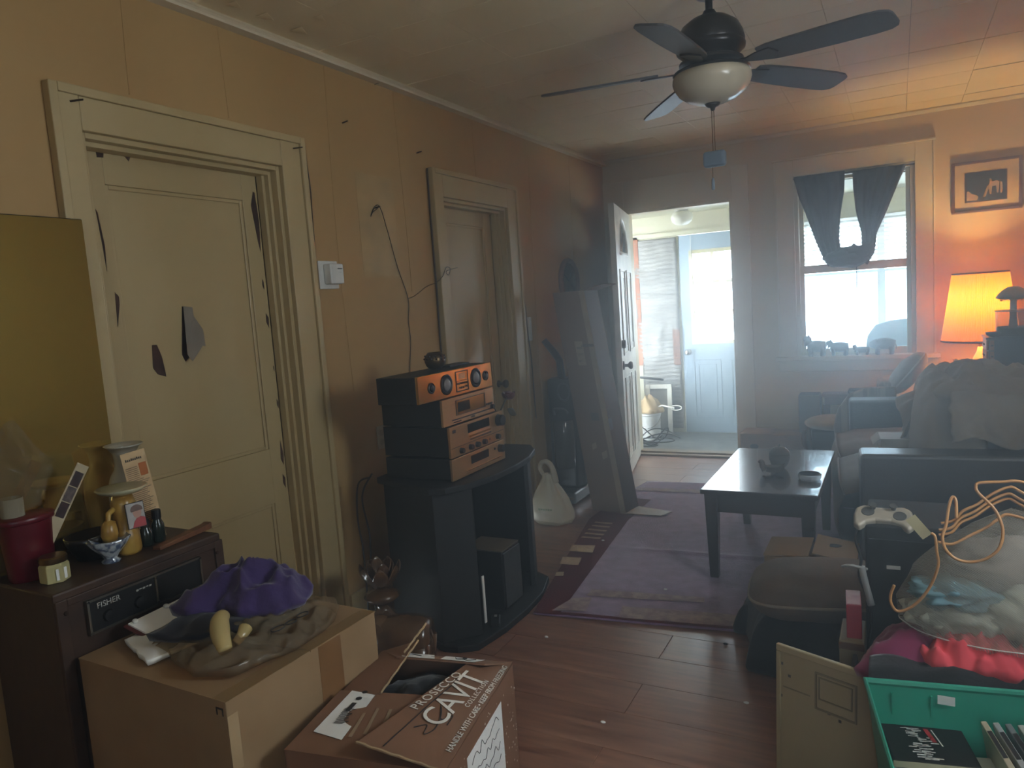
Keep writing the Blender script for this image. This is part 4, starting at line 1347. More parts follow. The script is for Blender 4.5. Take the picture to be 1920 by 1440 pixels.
rtext('lettering', 'CAVIT', 0.088, 0.54, 0.47, 0.95)
rtext('lettering', 'COLLECTION', 0.017, 0.62, 0.22, 1.3)
rtext('lettering', 'HANDLE WITH CARE \u2022 KEEP FROM FREEZING', 0.0195, 0.53, 0.07, 0.95)
rtext('lettering', 'PROSECCO', 0.034, 0.60, 0.86, 1.15)
mb = MB()
pts = [rfp(0.03 + 0.75 * k / 14, 0.72 + 0.003 * math.sin(k), 0.004) for k in range(15)]
mb.tube(pts, 0.0012, 5)
pts = [rfp(u_, v_, 0.004) for (u_, v_) in ((0.22, 0.62), (0.26, 0.5), (0.19, 0.45), (0.25, 0.38), (0.36, 0.44), (0.44, 0.55), (0.33, 0.40), (0.38, 0.30), (0.30, 0.28))]
mb.tube(spline(pts, 5), 0.0012, 5)
mb.build('marker_scribble', m_ink, rf)
# ECCO on the raised left flap


def lfq(u, v, l=0.0035):
    P = [Vector(p) for p in ((-W2, -D2 + 0.20, H), (-W2, D2, H), (-W2 + 0.115, D2, H + 0.04), (-W2 + 0.12, -D2 + 0.235, H + 0.016))]
    return P[0].lerp(P[1], u).lerp(P[3].lerp(P[2], u), v) + Vector((-0.2, 0, 0.9)).normalized() * l


text('lettering', 'ECCO', 0.032, frame(lfq(0.42, 0.62), lfq(0.3, 0.7) - lfq(0.5, 0.7), lfq(0.4, 0.8) - lfq(0.4, 0.3)), m_wprint, lfp)
# stickers on the back flap


def bfq(u, v, l=0.0035):
    P = [Vector(p) for p in ((-W2, D2, H), (W2, D2, H), (W2 - 0.05, D2 - 0.075, H + 0.03), (-W2 + 0.09, D2 - 0.085, H + 0.034))]
    return P[0].lerp(P[1], u).lerp(P[3].lerp(P[2], u), v) + Vector((0, 0, l + 0.004 * math.sin(PI * v) * math.sin(PI * u)))


for (u0, u1, v0, v1) in ((0.10, 0.42, 0.25, 0.95), (0.52, 0.84, 0.3, 0.92)):
    quad('sticker', [bfq(u0, v0), bfq(u1, v0), bfq(u1 + 0.02, v1), bfq(u0 - 0.02, v1)], m_paper, bf)
mb = MB()
mb.tube(spline([bfq(u_, v_, 0.0045) for (u_, v_) in ((0.62, 0.5), (0.66, 0.75), (0.72, 0.5), (0.68, 0.45), (0.76, 0.8), (0.80, 0.5))], 5), 0.001, 5)
mb.tube([bfq(0.22, 0.5, 0.0045), bfq(0.30, 0.7, 0.0045)], 0.001, 5)
mb.build('scribble', m_ink, bf)
# right face: snow dots and address label
mb = MB()
random.seed(5)
for k in range(330):
    yy = random.uniform(-D2, D2)
    t_ = random.random()
    zz = CH - 0.02 - 0.30 * t_
    if random.random() > 0.25 + 0.75 * t_ or (-0.12 < yy < 0.13 and zz < 0.40 and zz > 0.2):
        continue
    r_ = random.uniform(0.0012, 0.003)
    mb.prism([(yy + r_ * math.cos(a), zz + r_ * math.sin(a)) for a in (0, PI / 3, 2 * PI / 3, PI, 4 * PI / 3, 5 * PI / 3)], 0, 0.0004, frame((W2, 0, 0), (0, 1, 0), (0, 0, 1)))
mb.build('dot_print', m_wprint, cv)
al = MB().box(W2, -0.115, 0.20, W2 + 0.0006, 0.125, 0.395).build('address_label', m_paper, cv)
mb = MB()
for k in range(5):
    z_ = 0.37 - k * 0.035
    mb.tube(spline([(W2 + 0.001, -0.09 + j * 0.017, z_ + random.uniform(-0.012, 0.012)) for j in range(12)], 4), 0.0009, 4)
mb.build('handwriting', m_ink, al)

# ------------------------------------------------------------------ black corner TV stand
ZS = 0.69
ts = thing('tv_stand', 'black curved-front television stand carrying the stereo', 'stand')
top = [(-2.02, 2.47), (-1.66, 2.34), (-1.60, 2.37), (-1.545, 2.47), (-1.51, 2.62), (-1.505, 2.80), (-1.525, 2.98), (-1.575, 3.14), (-1.645, 3.235), (-2.02, 3.235)]
MB().prism(top, ZS - 0.028, ZS).build('top_panel', m_blackwood, ts, bevel=0.006, bseg=3)
base = [(-2.0, 2.48), (-1.66, 2.36), (-1.60, 2.37), (-1.53, 2.42), (-1.50, 2.6), (-1.495, 2.8), (-1.51, 3.0), (-1.565, 3.18), (-1.64, 3.225), (-2.0, 3.225)]
MB().prism(base, 0.0, 0.03).build('base_panel', m_blackwood, ts, bevel=0.005)
MB().prism([(-2.0, 2.49), (-1.665, 2.37), (-1.66, 2.39), (-1.995, 2.51)], 0.03, ZS - 0.028).build('side_panel', m_blackwood, ts)
MB().prism([(-1.665, 2.37), (-1.555, 2.50), (-1.572, 2.515), (-1.682, 2.385)], 0.03, ZS - 0.028).build('front_pillar', m_blackwood, ts, bevel=0.003)
MB().prism([(-1.575, 3.05), (-1.64, 3.205), (-1.66, 3.195), (-1.595, 3.04)], 0.03, ZS - 0.028).build('front_pillar', m_blackwood, ts, bevel=0.003)
MB().box(-2.0, 3.195, 0.03, -1.66, 3.215, ZS - 0.028).build('side_panel', m_blackwood, ts)
MB().box(-2.0, 2.51, 0.03, -1.985, 3.195, ZS - 0.028).build('back_panel', m_blackwood, ts)
bs = thing('bookshelf_speaker', 'small black speaker inside the television stand', 'speaker', (-1.665, 2.83, 0.03))
MB().box(-0.115, -0.085, 0, 0.085, 0.085, 0.27).build('cabinet', m_black, bs, bevel=0.004)
MB().box(-0.115, -0.085, 0.2705, 0.085, 0.085, 0.274).build('tan_top', pm('tan_vinyl', (120, 104, 84), 0.6), bs)  # tan sheet over the cabinet top
MB().box(0.085, -0.078, 0.01, 0.093, 0.078, 0.26).build('grille', m_blackcloth, bs)
tag(MB().box(-1.605, 2.60, 0.03, -1.60, 2.615, 0.24).build('white_strip', m_paper), 'narrow white strip standing beside the speaker in the stand', 'strip')
rc = thing('remote_control', 'small dark remote on the floor of the television stand', 'remote', (-1.56, 2.62, 0.03), 0.5)
MB().box(-0.02, -0.05, 0, 0.02, 0.05, 0.018).build('body', m_black, rc, bevel=0.005)
MB().box(-0.006, 0.02, 0.018, 0.006, 0.04, 0.0195).build('button', m_silver, rc)

# ------------------------------------------------------------------ hi-fi stack
m_gold = pm('champagne_front', (196, 158, 112), 0.33, metal=0.75, col2=(186, 148, 102), scale=30, stretch=(1, 0.2, 6))
m_goldshine = pm('polished_gold_front', (250, 206, 132), 0.16, metal=1.0, rvar=0.06)
m_metalblk = pm('black_metal_case', (24, 24, 25), 0.5)
m_disp = pm('dark_display', (28, 24, 22), 0.1)


def unit(name, label, cat, xf, xb, y0, y1, z0, z1, mat):
    """front faces +x; local origin = front lower near corner"""
    t = thing(name, label, cat, (xf, y0, z0))
    MB().box(xb - xf, 0.004, 0.008, -0.012, y1 - y0 - 0.004, z1 - z0 - 0.002).build('case', m_metalblk, t, bevel=0.002)
    MB().box(-0.012, 0, 0.004, 0, y1 - y0, z1 - z0 - 0.001).build('front_panel', mat, t, bevel=0.002)
    mb = MB()
    for xx in (-0.05, xb - xf + 0.03):
        for yy in (0.04, y1 - y0 - 0.04):
            mb.lathe([(0.014, 0), (0.014, 0.008)], 12, c=(xx, yy, 0))
    mb.build('feet', m_black, t)
    return t


Mx = Matrix.Rotation(PI / 2, 4, 'Y')


def knob(t, y, z, r, d, mat=None, name='knob'):
    MB().lathe([(r * 1.1, 0), (r * 1.1, 0.002), (r, 0.003), (r, d - 0.002), (r * 0.92, d), (0, d)], 22, M=Matrix.Translation((0, y, z)) @ Mx).build(name, mat or m_black, t, smooth=True, auto=40)


def plate(t, name, y0, y1, z0, z1, mat, d=0.001):
    return MB().box(-0.002, y0, z0, d, y1, z1).build(name, mat, t)


XFT = -1.612
dk_ = unit('cassette_deck', 'bronze fronted component with one black knob, bottom of the stereo stack', 'stereo', XFT, -1.95, 2.455, 2.905, ZS, ZS + 0.095, m_gold)
plate(dk_, 'display', 0.15, 0.30, 0.045, 0.08, m_disp)
plate(dk_, 'slot', 0.10, 0.40, 0.022, 0.025, m_goldshine, 0.003)
knob(dk_, 0.40, 0.062, 0.017, 0.022)
knob(dk_, 0.355, 0.068, 0.005, 0.006, m_black, 'button')
rv = unit('receiver', 'bronze fronted receiver with black knobs in the stereo stack', 'stereo', XFT, -1.95, 2.455, 2.905, ZS + 0.095, ZS + 0.228, m_gold)
plate(rv, 'display', 0.14, 0.325, 0.085, 0.122, m_disp)
plate(rv, 'key_row', 0.145, 0.33, 0.066, 0.074, m_goldshine, 0.004)
plate(rv, 'key_row', 0.15, 0.33, 0.053, 0.060, m_chrome, 0.004)
plate(rv, 'badge', 0.02, 0.045, 0.105, 0.118, m_ink)
plate(rv, 'trim_line', 0.005, 0.445, 0.043, 0.045, m_metalblk, 0.0015)
knob(rv, 0.405, 0.095, 0.025, 0.028, m_black, 'volume_knob')
for yy in (0.075, 0.15, 0.205, 0.265, 0.385):
    knob(rv, yy, 0.024, 0.0115, 0.016)
plate(rv, 'jack', 0.315, 0.325, 0.02, 0.028, m_ink)
zc = ZS + 0.228
cdp = unit('cd_player', 'bronze fronted disc player below the centre speaker', 'stereo', -1.622, -1.93, 2.432, 2.852, zc, zc + 0.115, m_gold)
w_ = plate(cdp, 'tray_window', 0.105, 0.335, 0.04, 0.098, m_goldshine)
MB().box(-0.001, 0.115, 0.05, 0.002, 0.21, 0.09).build('display', m_disp, cdp)
mb = MB()
for (a, b_, c_, d_) in ((0.10, 0.34, 0.098, 0.101), (0.10, 0.34, 0.037, 0.04), (0.10, 0.103, 0.04, 0.098), (0.337, 0.34, 0.04, 0.098)):
    mb.box(-0.001, a, c_, 0.003, b_, d_)
mb.build('window_frame', m_metalblk, cdp)
plate(cdp, 'key_strip', 0.06, 0.40, 0.020, 0.026, m_chrome, 0.004)
for yy in (0.35, 0.37, 0.39):
    plate(cdp, 'key', yy, yy + 0.012, 0.042, 0.05, m_ink, 0.004)
plate(cdp, 'key', 0.07, 0.13, 0.010, 0.016, m_chrome, 0.004)
plate(cdp, 'key', 0.21, 0.24, 0.010, 0.018, m_chrome, 0.004)
knob(cdp, 0.395, 0.03, 0.010, 0.014)
zz = zc + 0.115
csp = thing('centre_speaker', 'wide speaker with shiny gold front on top of the stereo stack', 'speaker', (-1.627, 2.283, zz + 0.004))
MB().box(-0.20, 0.002, 0, -0.012, 0.574, 0.106).build('case', m_metalblk, csp, bevel=0.003)
MB().box(-0.012, 0, 0, 0, 0.576, 0.108).build('front_panel', m_goldshine, csp, bevel=0.003)
for (yy, r_) in ((0.09, 0.022), (0.20, 0.042), (0.435, 0.042), (0.52, 0.022)):
    dr = MB().lathe([(r_, 0), (r_, 0.003), (r_ * 0.9, 0.005), (r_ * 0.86, 0.003), (r_ * 0.55, -0.004)], 30, M=Matrix.Translation((0.0005, yy, 0.054)) @ Mx).build('driver_ring', m_black, csp, smooth=True, auto=40)
    MB().lathe([(r_ * 0.62, 0), (r_ * 0.5, 0.006), (r_ * 0.3, 0.008), (0, 0.009)], 24, M=Matrix.Translation((0.001, yy, 0.054)) @ Mx).build('cone', pm('grey_cone', (120, 112, 108), 0.4) if r_ > 0.03 else m_black, dr, smooth=True)
mb = MB()
for (a, b_, c_, d_) in ((0.272, 0.276, 0.012, 0.098), (0.366, 0.37, 0.012, 0.098), (0.276, 0.366, 0.012, 0.016), (0.276, 0.366, 0.094, 0.098), (0.276, 0.366, 0.056, 0.058)):
    mb.box(-0.001, a, c_, 0.002, b_, d_)
mb.build('badge_frame', m_metalblk, csp)
MB().box(0, 0.295, 0.064, 0.0015, 0.345, 0.088).build('badge', m_gold, csp)
mb = MB()
for k in range(4):
    mb.lathe([(0.004, 0), (0.004, 0.006), (0, 0.006)], 10, M=Matrix.Translation((0, 0.29 + 0.02 * k, 0.046)) @ Mx)
for (yy, z_) in ((0.30, 0.028), (0.318, 0.028), (0.345, 0.03)):
    mb.box(0, yy, z_ - 0.004, 0.004, yy + 0.012, z_ + 0.004)
mb.build('control_buttons', m_metalblk, csp)
ZT = zz + 0.004 + 0.108
ip = thing('incense_pot', 'round dark brass pot with pierced holes on the centre speaker', 'pot', (-1.752, 2.60, ZT))
MB().lathe([(0, 0), (0.024, 0), (0.038, 0.014), (0.045, 0.034), (0.042, 0.055), (0.03, 0.070), (0.026, 0.072), (0.024, 0.069), (0.036, 0.05), (0.03, 0.015), (0, 0.01)], 30).build('body', pm('dark_brass', (92, 72, 46), 0.35, metal=0.8), ip, smooth=True)
for ring_z, n_, r_ in ((0.056, 10, 0.0415), (0.045, 12, 0.0448)):
    for k in range(n_):
        a = 2 * PI * k / n_ + ring_z * 40
        MB().blob((r_ * math.cos(a), r_ * math.sin(a), ring_z), (0.0045, 0.0045, 0.0045), 8, 6).build('hole', m_ink, ip)
it = thing('flat_tray', 'thin dark tray beside the pierced pot', 'tray', (-1.745, 2.735, ZT))
MB().box(-0.03, -0.075, 0, 0.03, 0.085, 0.008).build('board', m_blackwood, it, bevel=0.002)
mb = MB()
for k in range(5):
    mb.cyl((-0.022, -0.06 + 0.006 * k, 0.006), (-0.02, -0.062 + 0.008 * k, 0.04 + 0.004 * (k % 3)), 0.0015, 5)
mb.build('incense_sticks', pm('grey_incense', (84, 78, 74), 0.8), it)

# artificial rose stuck behind the stack
ro = thing('fabric_rose', 'dark red artificial rose leaning out right of the stereo', 'flower', (-1.66, 2.945, ZS))
m_stem = pm('green_stem', (46, 50, 32), 0.6)
m_rose = pm('dark_red_petal', (96, 18, 32), 0.7, sheen=0.3)
m_leaf = pm('dull_green_leaf', (52, 58, 44), 0.6)
MB().tube(spline([(0, 0, 0.0), (0.0, 0.0, 0.12), (0.01, 0.0, 0.2), (0.03, 0.04, 0.27)]), 0.004, 6).build('stem', m_stem, ro, smooth=True)
MB().tube(spline([(0.005, 0, 0.18), (0.01, -0.045, 0.24), (0.012, -0.09, 0.235)]), 0.0025, 6).build('stem', m_stem, ro, smooth=True)
MB().blob((0.036, 0.055, 0.285), (0.018, 0.02, 0.02), 14, 10, 0.2, 3).build('rose_heart', m_rose, ro, smooth=True)
for k in range(8):
    a = 2 * PI * k / 8 + 0.3
    rr = 0.02 + 0.008 * (k % 2)

    def pet(u, v, a=a, rr=rr):
        w_ = (u - 0.5) * 0.045 * math.sin(PI * min(1, v * 0.8 + 0.2))
        ca, sa = math.cos(a), math.sin(a)
        r2 = rr * (0.3 + v)
        return (0.036 + ca * r2 - sa * w_, 0.055 + sa * r2 + ca * w_, 0.265 + 0.045 * v - 0.25 * r2 * v)
    MB().grid(pet, 5, 5).build('petal', m_rose, ro, smooth=True, solid=0.001)
for (c_, d_, l_) in (((0.03, 0.045, 0.22), (0.2, 0.8, -0.5), 0.07), ((0.012, -0.085, 0.235), (0.1, -0.8, -0.25), 0.035)):
    d_ = Vector(d_).normalized()
    s_ = d_.cross(Vector((1, 0, 0))).normalized()

    def leaf(u, v, c_=Vector(c_), d_=d_, s_=s_, l_=l_):
        return c_ + d_ * (l_ * v) + s_ * ((u - 0.5) * l_ * 0.55 * math.sin(PI * min(1, v * 0.95 + 0.03)))
    MB().grid(leaf, 4, 6).build('leaf', m_leaf, ro, smooth=True, solid=0.001)

# cables behind the stand
for i_, (pts, lab) in enumerate((([(-2.0, 2.42, 0.72), (-2.05, 2.40, 0.62), (-2.045, 2.42, 0.45), (-2.0, 2.36, 0.34), (-1.98, 2.34, 0.03)], 'black power cable dropping behind the near side of the television stand'),
                                 ([(-2.02, 2.43, 0.70), (-2.10, 2.44, 0.66), (-2.12, 2.44, 0.5), (-2.07, 2.40, 0.35), (-2.06, 2.38, 0.02)], 'second black cable dropping along the wall behind the stand'))):
    tag(MB().tube(spline(pts), 0.004, 6).build('power_cable', m_black, smooth=True), lab, 'cable')

# lotus candle holder and elephant on the floor beside the stand
m_amber = pm('amber_brown_glaze', (104, 76, 50), 0.25, col2=(78, 54, 36), scale=18, coat=0.4)
lo = thing('lotus_candle_holder', 'amber lotus-shaped candle holder with turned stem beside the stand', 'candle holder', (-1.865, 2.25, 0))
MB().lathe([(0, 0), (0.05, 0), (0.054, 0.02), (0.046, 0.06), (0.04, 0.10), (0.05, 0.14), (0.052, 0.18), (0.03, 0.205), (0.022, 0.222), (0.035, 0.23)], 26).build('stem', m_amber, lo, smooth=True)
MB().lathe([(0.0, 0.225), (0.04, 0.232), (0.074, 0.262), (0.06, 0.276), (0.03, 0.288), (0.012, 0.30), (0, 0.30)], 30).build('drip_dish', m_amber, lo, smooth=True)
for ring_, (n_, r0, r1, z1) in enumerate(((7, 0.02, 0.082, 0.395), (6, 0.012, 0.05, 0.41))):
    for k in range(n_):
        a = 2 * PI * k / n_ + ring_ * 0.4

        def pet(u, v, a=a, r0=r0, r1=r1, z1=z1):
            w_ = (u - 0.5) * 0.062 * math.sin(PI * (0.12 + 0.86 * v)) ** 0.8
            r_ = r0 + (r1 - r0) * math.sin(v * PI / 2) ** 0.7 - 0.012 * (2 * u - 1) ** 2 * 0
            ca, sa = math.cos(a), math.sin(a)
            return (ca * r_ - sa * w_, sa * r_ + ca * w_, 0.295 + (z1 - 0.295) * v + 0.3 * abs(w_))
        MB().grid(pet, 6, 8).build('petal', m_amber, lo, smooth=True, solid=0.003)


def quadruped(name, label, cat, loc, rz, L, Hh, mat, head, trunk=False, group=None, tail=True, wide=0.5, hump=0.0):
    """small animal figurine; faces local -x, standing on z=0; body length L, back height Hh"""
    t = thing(name, label, cat, loc, rz, group)
    bl = Hh * 0.6
    mb = MB()
    n = 12
    pts = []
    rad = []
    for k in range(n):
        s = k / (n - 1)
        pts.append((lerp(-0.42 * L, 0.42 * L, s), 0, Hh - bl * 0.62 + hump * math.sin(PI * s)))
        rad.append(bl * 0.62 * (0.55 + 0.5 * math.sin(PI * (0.12 + 0.76 * s)) ** 0.6))
    mb.tube(pts, rad, 14)
    for (fx, fy) in ((-0.30, 1), (-0.27, -1), (0.30, 1), (0.27, -1)):
        yy = fy * bl * 0.32
        mb.tube([(fx * L, yy, Hh - bl * 0.7), (fx * L + 0.01 * L, yy, Hh * 0.28), (fx * L, yy, 0.0)], [bl * 0.3, bl * 0.22, bl * 0.2], 10)
    mb.build('body', mat, t, smooth=True)
    hx, hz, hr, ml = head   # head centre offset (fractions of L / Hh), radius frac of Hh, muzzle length frac of L
    hm = MB()
    hc = Vector((hx * L, 0, hz * Hh))
    hm.tube([(-0.36 * L, 0, Hh - bl * 0.5), ((-0.36 * L + hc.x) / 2, 0, (Hh - bl * 0.5 + hc.z) / 2 + 0.04 * Hh), hc], [bl * 0.5, hr * Hh * 1.1, hr * Hh], 12)
    hm.blob(hc, (hr * Hh * 1.15, hr * Hh, hr * Hh), 16, 12)
    hm.tube([hc, hc + Vector((-ml * L, 0, -0.10 * Hh))], [hr * Hh * 0.8, hr * Hh * 0.45], 10)
    hd = hm.build('head', mat, t, smooth=True)
    for s in (-1, 1):
        if trunk:
            MB().blob((hc.x + 0.05 * L, s * hr * Hh * 1.1, hc.z), (0.11 * L, 0.012 * L, 0.2 * Hh), 12, 8).build('ear', mat, hd, smooth=True)
        else:
            MB().lathe([(hr * Hh * 0.35, 0), (0, hr * Hh * 0.8)], 8, c=(hc.x + hr * Hh * 0.4, s * hr * Hh * 0.6, hc.z + hr * Hh * 0.6)).build('ear', mat, hd)
    if trunk:
        MB().tube(spline([hc + Vector((-0.08 * L, 0, -0.05 * Hh)), hc + Vector((-0.14 * L, 0, -0.3 * Hh)), hc + Vector((-0.12 * L, 0, -0.55 * Hh)), hc + Vector((-0.18 * L, 0, -0.6 * Hh))]), [0.055 * L * (1 - 0.03 * k) for k in range(19)], 10).build('trunk', mat, hd, smooth=True)
    if tail:
        MB().tube([(0.42 * L, 0, Hh - bl * 0.4), (0.47 * L, 0, Hh * 0.6), (0.46 * L, 0, Hh * 0.35)], [0.025 * L, 0.02 * L, 0.012 * L], 8).build('tail', mat, t, smooth=True)
    return t


quadruped('elephant_statue', 'brown carved elephant statue on the floor in front of the lotus holder', 'statue', (-1.70, 2.165, 0), math.radians(20), 0.24, 0.235, m_amber, (-0.42, 0.78, 0.24, 0.06), trunk=True)

# ------------------------------------------------------------------ round framed wall clock behind the long carton
ck = thing('wall_clock', 'round wood-rimmed clock on the wall behind the long carton', 'clock', (XL, 5.20, 1.535))
MB().lathe([(0.175, 0), (0.18, 0.012), (0.17, 0.03), (0.15, 0.036), (0.142, 0.022), (0.14, 0.01)], 40, M=Mx).build('rim', m_wood, ck, smooth=True)
MB().lathe([(0, 0.010), (0.142, 0.010)], 40, M=Mx).build('face', pm('clock_face', (190, 172, 140), 0.5, col2=(120, 96, 74), scale=9), ck)
for (a, l_) in ((60, 0.07), (150, 0.11)):
    MB().cyl((0.013, 0, 0), (0.013, l_ * math.cos(math.radians(a)), l_ * math.sin(math.radians(a))), 0.003, 6).build('hand', m_ink, ck)

# ------------------------------------------------------------------ long flat-pack carton leaning in the corner
lb = thing('long_carton', 'tall long brown shipping carton leaning in the corner by the door', 'carton')
m_long = pm('dull_brown_carton', (124, 98, 80), 0.7, col2=(112, 88, 72), scale=5)
u_ = Vector((0.985, -0.17, 0)) * 0.25
w_ = Vector((0.17, 0.985, 0)) * 0.17
v_ = Vector((-0.27, 0.17, 1.44))
O_ = Vector((-1.80, 4.375, 0.012))
cs_ = [O_, O_ + u_, O_ + u_ + w_, O_ + w_]
MB().add([tuple(c) for c in cs_] + [tuple(c + v_) for c in cs_], [(0, 3, 2, 1), (4, 5, 6, 7), (0, 1, 5, 4), (1, 2, 6, 5), (2, 3, 7, 6), (3, 0, 4, 7)]).build('body', m_long, lb, bevel=0.004)
nF = u_.cross(v_).normalized()
if nF.y > 0:
    nF = -nF
nR = w_.cross(v_).normalized()
if nR.x < 0:
    nR = -nR


def lq(name, face, a0, a1, t0, t1, mat, skew=0.0):
    base_, ax, nn = (O_, u_, nF) if face == 'F' else (O_ + u_, w_, nR)
    P = [base_ + ax * a0 + v_ * t0, base_ + ax * a1 + v_ * (t0 + skew), base_ + ax * a1 + v_ * (t1 + skew), base_ + ax * a0 + v_ * t1]
    P = [p + nn * 0.0006 for p in P]
    return MB().add([tuple(p) for p in P] + [tuple(p + nn * 0.0008) for p in P], [(0, 1, 2, 3), (7, 6, 5, 4), (0, 4, 5, 1), (1, 5, 6, 2), (2, 6, 7, 3), (3, 7, 4, 0)]).build(name, mat, lb)


m_ptape = pm('pale_paper_tape', (176, 158, 132), 0.5)
lq('edge_tape', 'F', 0.84, 1.0, 0.0, 1.0, m_ptape)
lq('dark_side_face', 'R', 0.02, 1.0, 0.0, 1.0, pm('dark_carton_side', (88, 78, 76), 0.6))  # darker sheet over the carton's whole right face
ll = lq('shipping_label', 'F', 0.42, 0.66, 0.66, 0.77, m_ptape)
for k in range(3):
    lq('label_line', 'F', 0.45, 0.63, 0.675 + 0.03 * k, 0.685 + 0.03 * k, pm('grey_ink', (120, 110, 100), 0.6))
lq('dark_tape', 'F', 0.60, 0.99, 0.745, 0.757, pm('grey_tape', (74, 72, 74), 0.4))
lq('dark_tape', 'F', 0.50, 0.74, 0.41, 0.445, pm('grey_tape', (74, 72, 74), 0.4))
lq('blue_tape', 'R', 0.0, 0.25, 0.37, 0.42, pm('blue_tape', (110, 140, 160), 0.4))
lq('small_sticker', 'F', 0.36, 0.50, 0.275, 0.30, m_ptape, 0.012)
lq('small_sticker', 'F', 0.62, 0.78, 0.235, 0.265, m_ptape, 0.014)
P0 = O_ + u_ + v_
mb = MB()
a_, b_, c_, d_ = P0, P0 + w_, P0 + w_ + Vector((0.13, 0.02, 0.03)), P0 + Vector((0.14, 0.0, 0.035))
mb.add([tuple(p) for p in (a_, b_, c_, d_)], [(0, 1, 2, 3)])
mb.build('top_flap', m_long, lb, solid=0.004)
b0 = O_ + u_
mb = MB().add([tuple(p) for p in (Vector((b0.x - 0.03, b0.y - 0.01, 0.020)), Vector((b0.x + 0.23, b0.y - 0.0, 0.019)), Vector((b0.x + 0.27, b0.y + 0.10, 0.019)), Vector((b0.x + 0.03, b0.y + 0.165, 0.020)))], [(0, 1, 2, 3)])
mb.build('bottom_flap', m_ptape, lb, solid=0.004)

# ------------------------------------------------------------------ upright vacuum cleaner
vc = thing('vacuum_cleaner', 'black upright vacuum cleaner standing behind the white carrier bag', 'vacuum cleaner', (-2.075, 4.66, 0))
m_vac = pm('black_vacuum_plastic', (26, 28, 32), 0.3)
MB().box(-0.13, -0.20, 0.01, 0.12, 0.14, 0.09).build('floor_head', m_vac, vc, bevel=0.02, bseg=3)
MB().box(-0.125, -0.202, 0.04, 0.115, -0.196, 0.06).build('bumper', m_chrome, vc, bevel=0.002)
mb = MB()
mb.prism([(-0.12, 0.02), (-0.10, -0.07), (0.09, -0.07), (0.11, 0.02), (0.09, 0.11), (-0.10, 0.11)], 0.09, 0.86)
mb.build('body', m_vac, vc, bevel=0.02, bseg=3)
MB().lathe([(0.07, 0.24), (0.075, 0.25), (0.075, 0.56), (0.068, 0.575), (0, 0.575)], 26, c=(0.01, -0.075, 0)).build('dust_cup', pm('smoky_clear_plastic', (70, 66, 60), 0.12), vc, smooth=True, auto=40)
MB().tube(spline([(-0.03, -0.13, 0.62), (-0.02, -0.15, 0.66), (0.05, -0.15, 0.66), (0.07, -0.13, 0.63)]), 0.009, 8).build('cup_handle', pm('grey_plastic', (90, 92, 96), 0.4), vc, smooth=True)
MB().tube([(0.03 + 0.045 * math.cos(2 * PI * k / 18), -0.085, 0.77 + 0.06 * math.sin(2 * PI * k / 18)) for k in range(18)], 0.008, 8, closed=True).build('hose_hook', pm('grey_plastic', (90, 92, 96), 0.4), vc, smooth=True)
MB().tube([(-0.02, 0.02, 0.84), (-0.03, 0.01, 0.98), (-0.05, -0.01, 1.03), (-0.12, -0.03, 1.13)], [0.028, 0.026, 0.026, 0.022], 10).build('handle', m_vac, vc, smooth=True)
MB().cyl((0.0, -0.02, 0.86), (-0.005, -0.02, 0.97), 0.004, 6).build('cord_strip', m_chrome, vc)

# ------------------------------------------------------------------ white carrier bag
m_carrier = glassy('white_carrier_plastic', (226, 222, 204), 0.9, 0.3, 0.6, trans=0.35)
cb = thing('carrier_bag', 'knotted white plastic carrier bag on the floor by the stand', 'bag', (-1.955, 4.10, 0))
def sackf(u, v):
    a = 2 * PI * u
    tab = [(0, 0.001, 0.01), (0.05, 0.001, 0.115), (0.14, 0.03, 0.138), (0.3, 0.085, 0.142), (0.5, 0.15, 0.122), (0.66, 0.20, 0.092), (0.8, 0.245, 0.062), (0.92, 0.285, 0.042), (1.0, 0.315, 0.034)]
    z, r = interp(tab, v)
    k = 1 + 0.10 * noise.noise(Vector((math.cos(a) * 1.8, math.sin(a) * 1.8, v * 3))) + (0.05 + 0.10 * v) * math.sin(a * 8 + 2 * v) * min(1, v * 2) * 0.7
    return (r * k * math.cos(a) - 0.02 * v, 0.72 * r * k * math.sin(a), z + 0.008 * noise.noise(Vector((a, v * 9, 2))))


MB().grid(sackf, 80, 40, closed_u=True).build('sack', m_carrier, cb, smooth=True)
pts = spline([(-0.035, 0, 0.28), (-0.06, 0.0, 0.315), (-0.075, 0, 0.35), (-0.062, 0, 0.382), (-0.03, 0, 0.392), (0.0, 0, 0.37), (0.02, 0, 0.32), (0.03, 0, 0.26)], 6)
MB().tube(pts, [0.016 + 0.014 * k / (len(pts) - 1) for k in range(len(pts))], 12, flat=0.6).build('handle_loop', m_carrier, cb, smooth=True)
mb = MB()
for k in range(6):
    mb.box(-0.05 + 0.016 * k, -0.112, 0.105 + 0.003 * (k % 2), -0.038 + 0.016 * k, -0.110, 0.117)
mb.build('faded_print', pm('pale_green_print', (130, 160, 120), 0.6), cb)

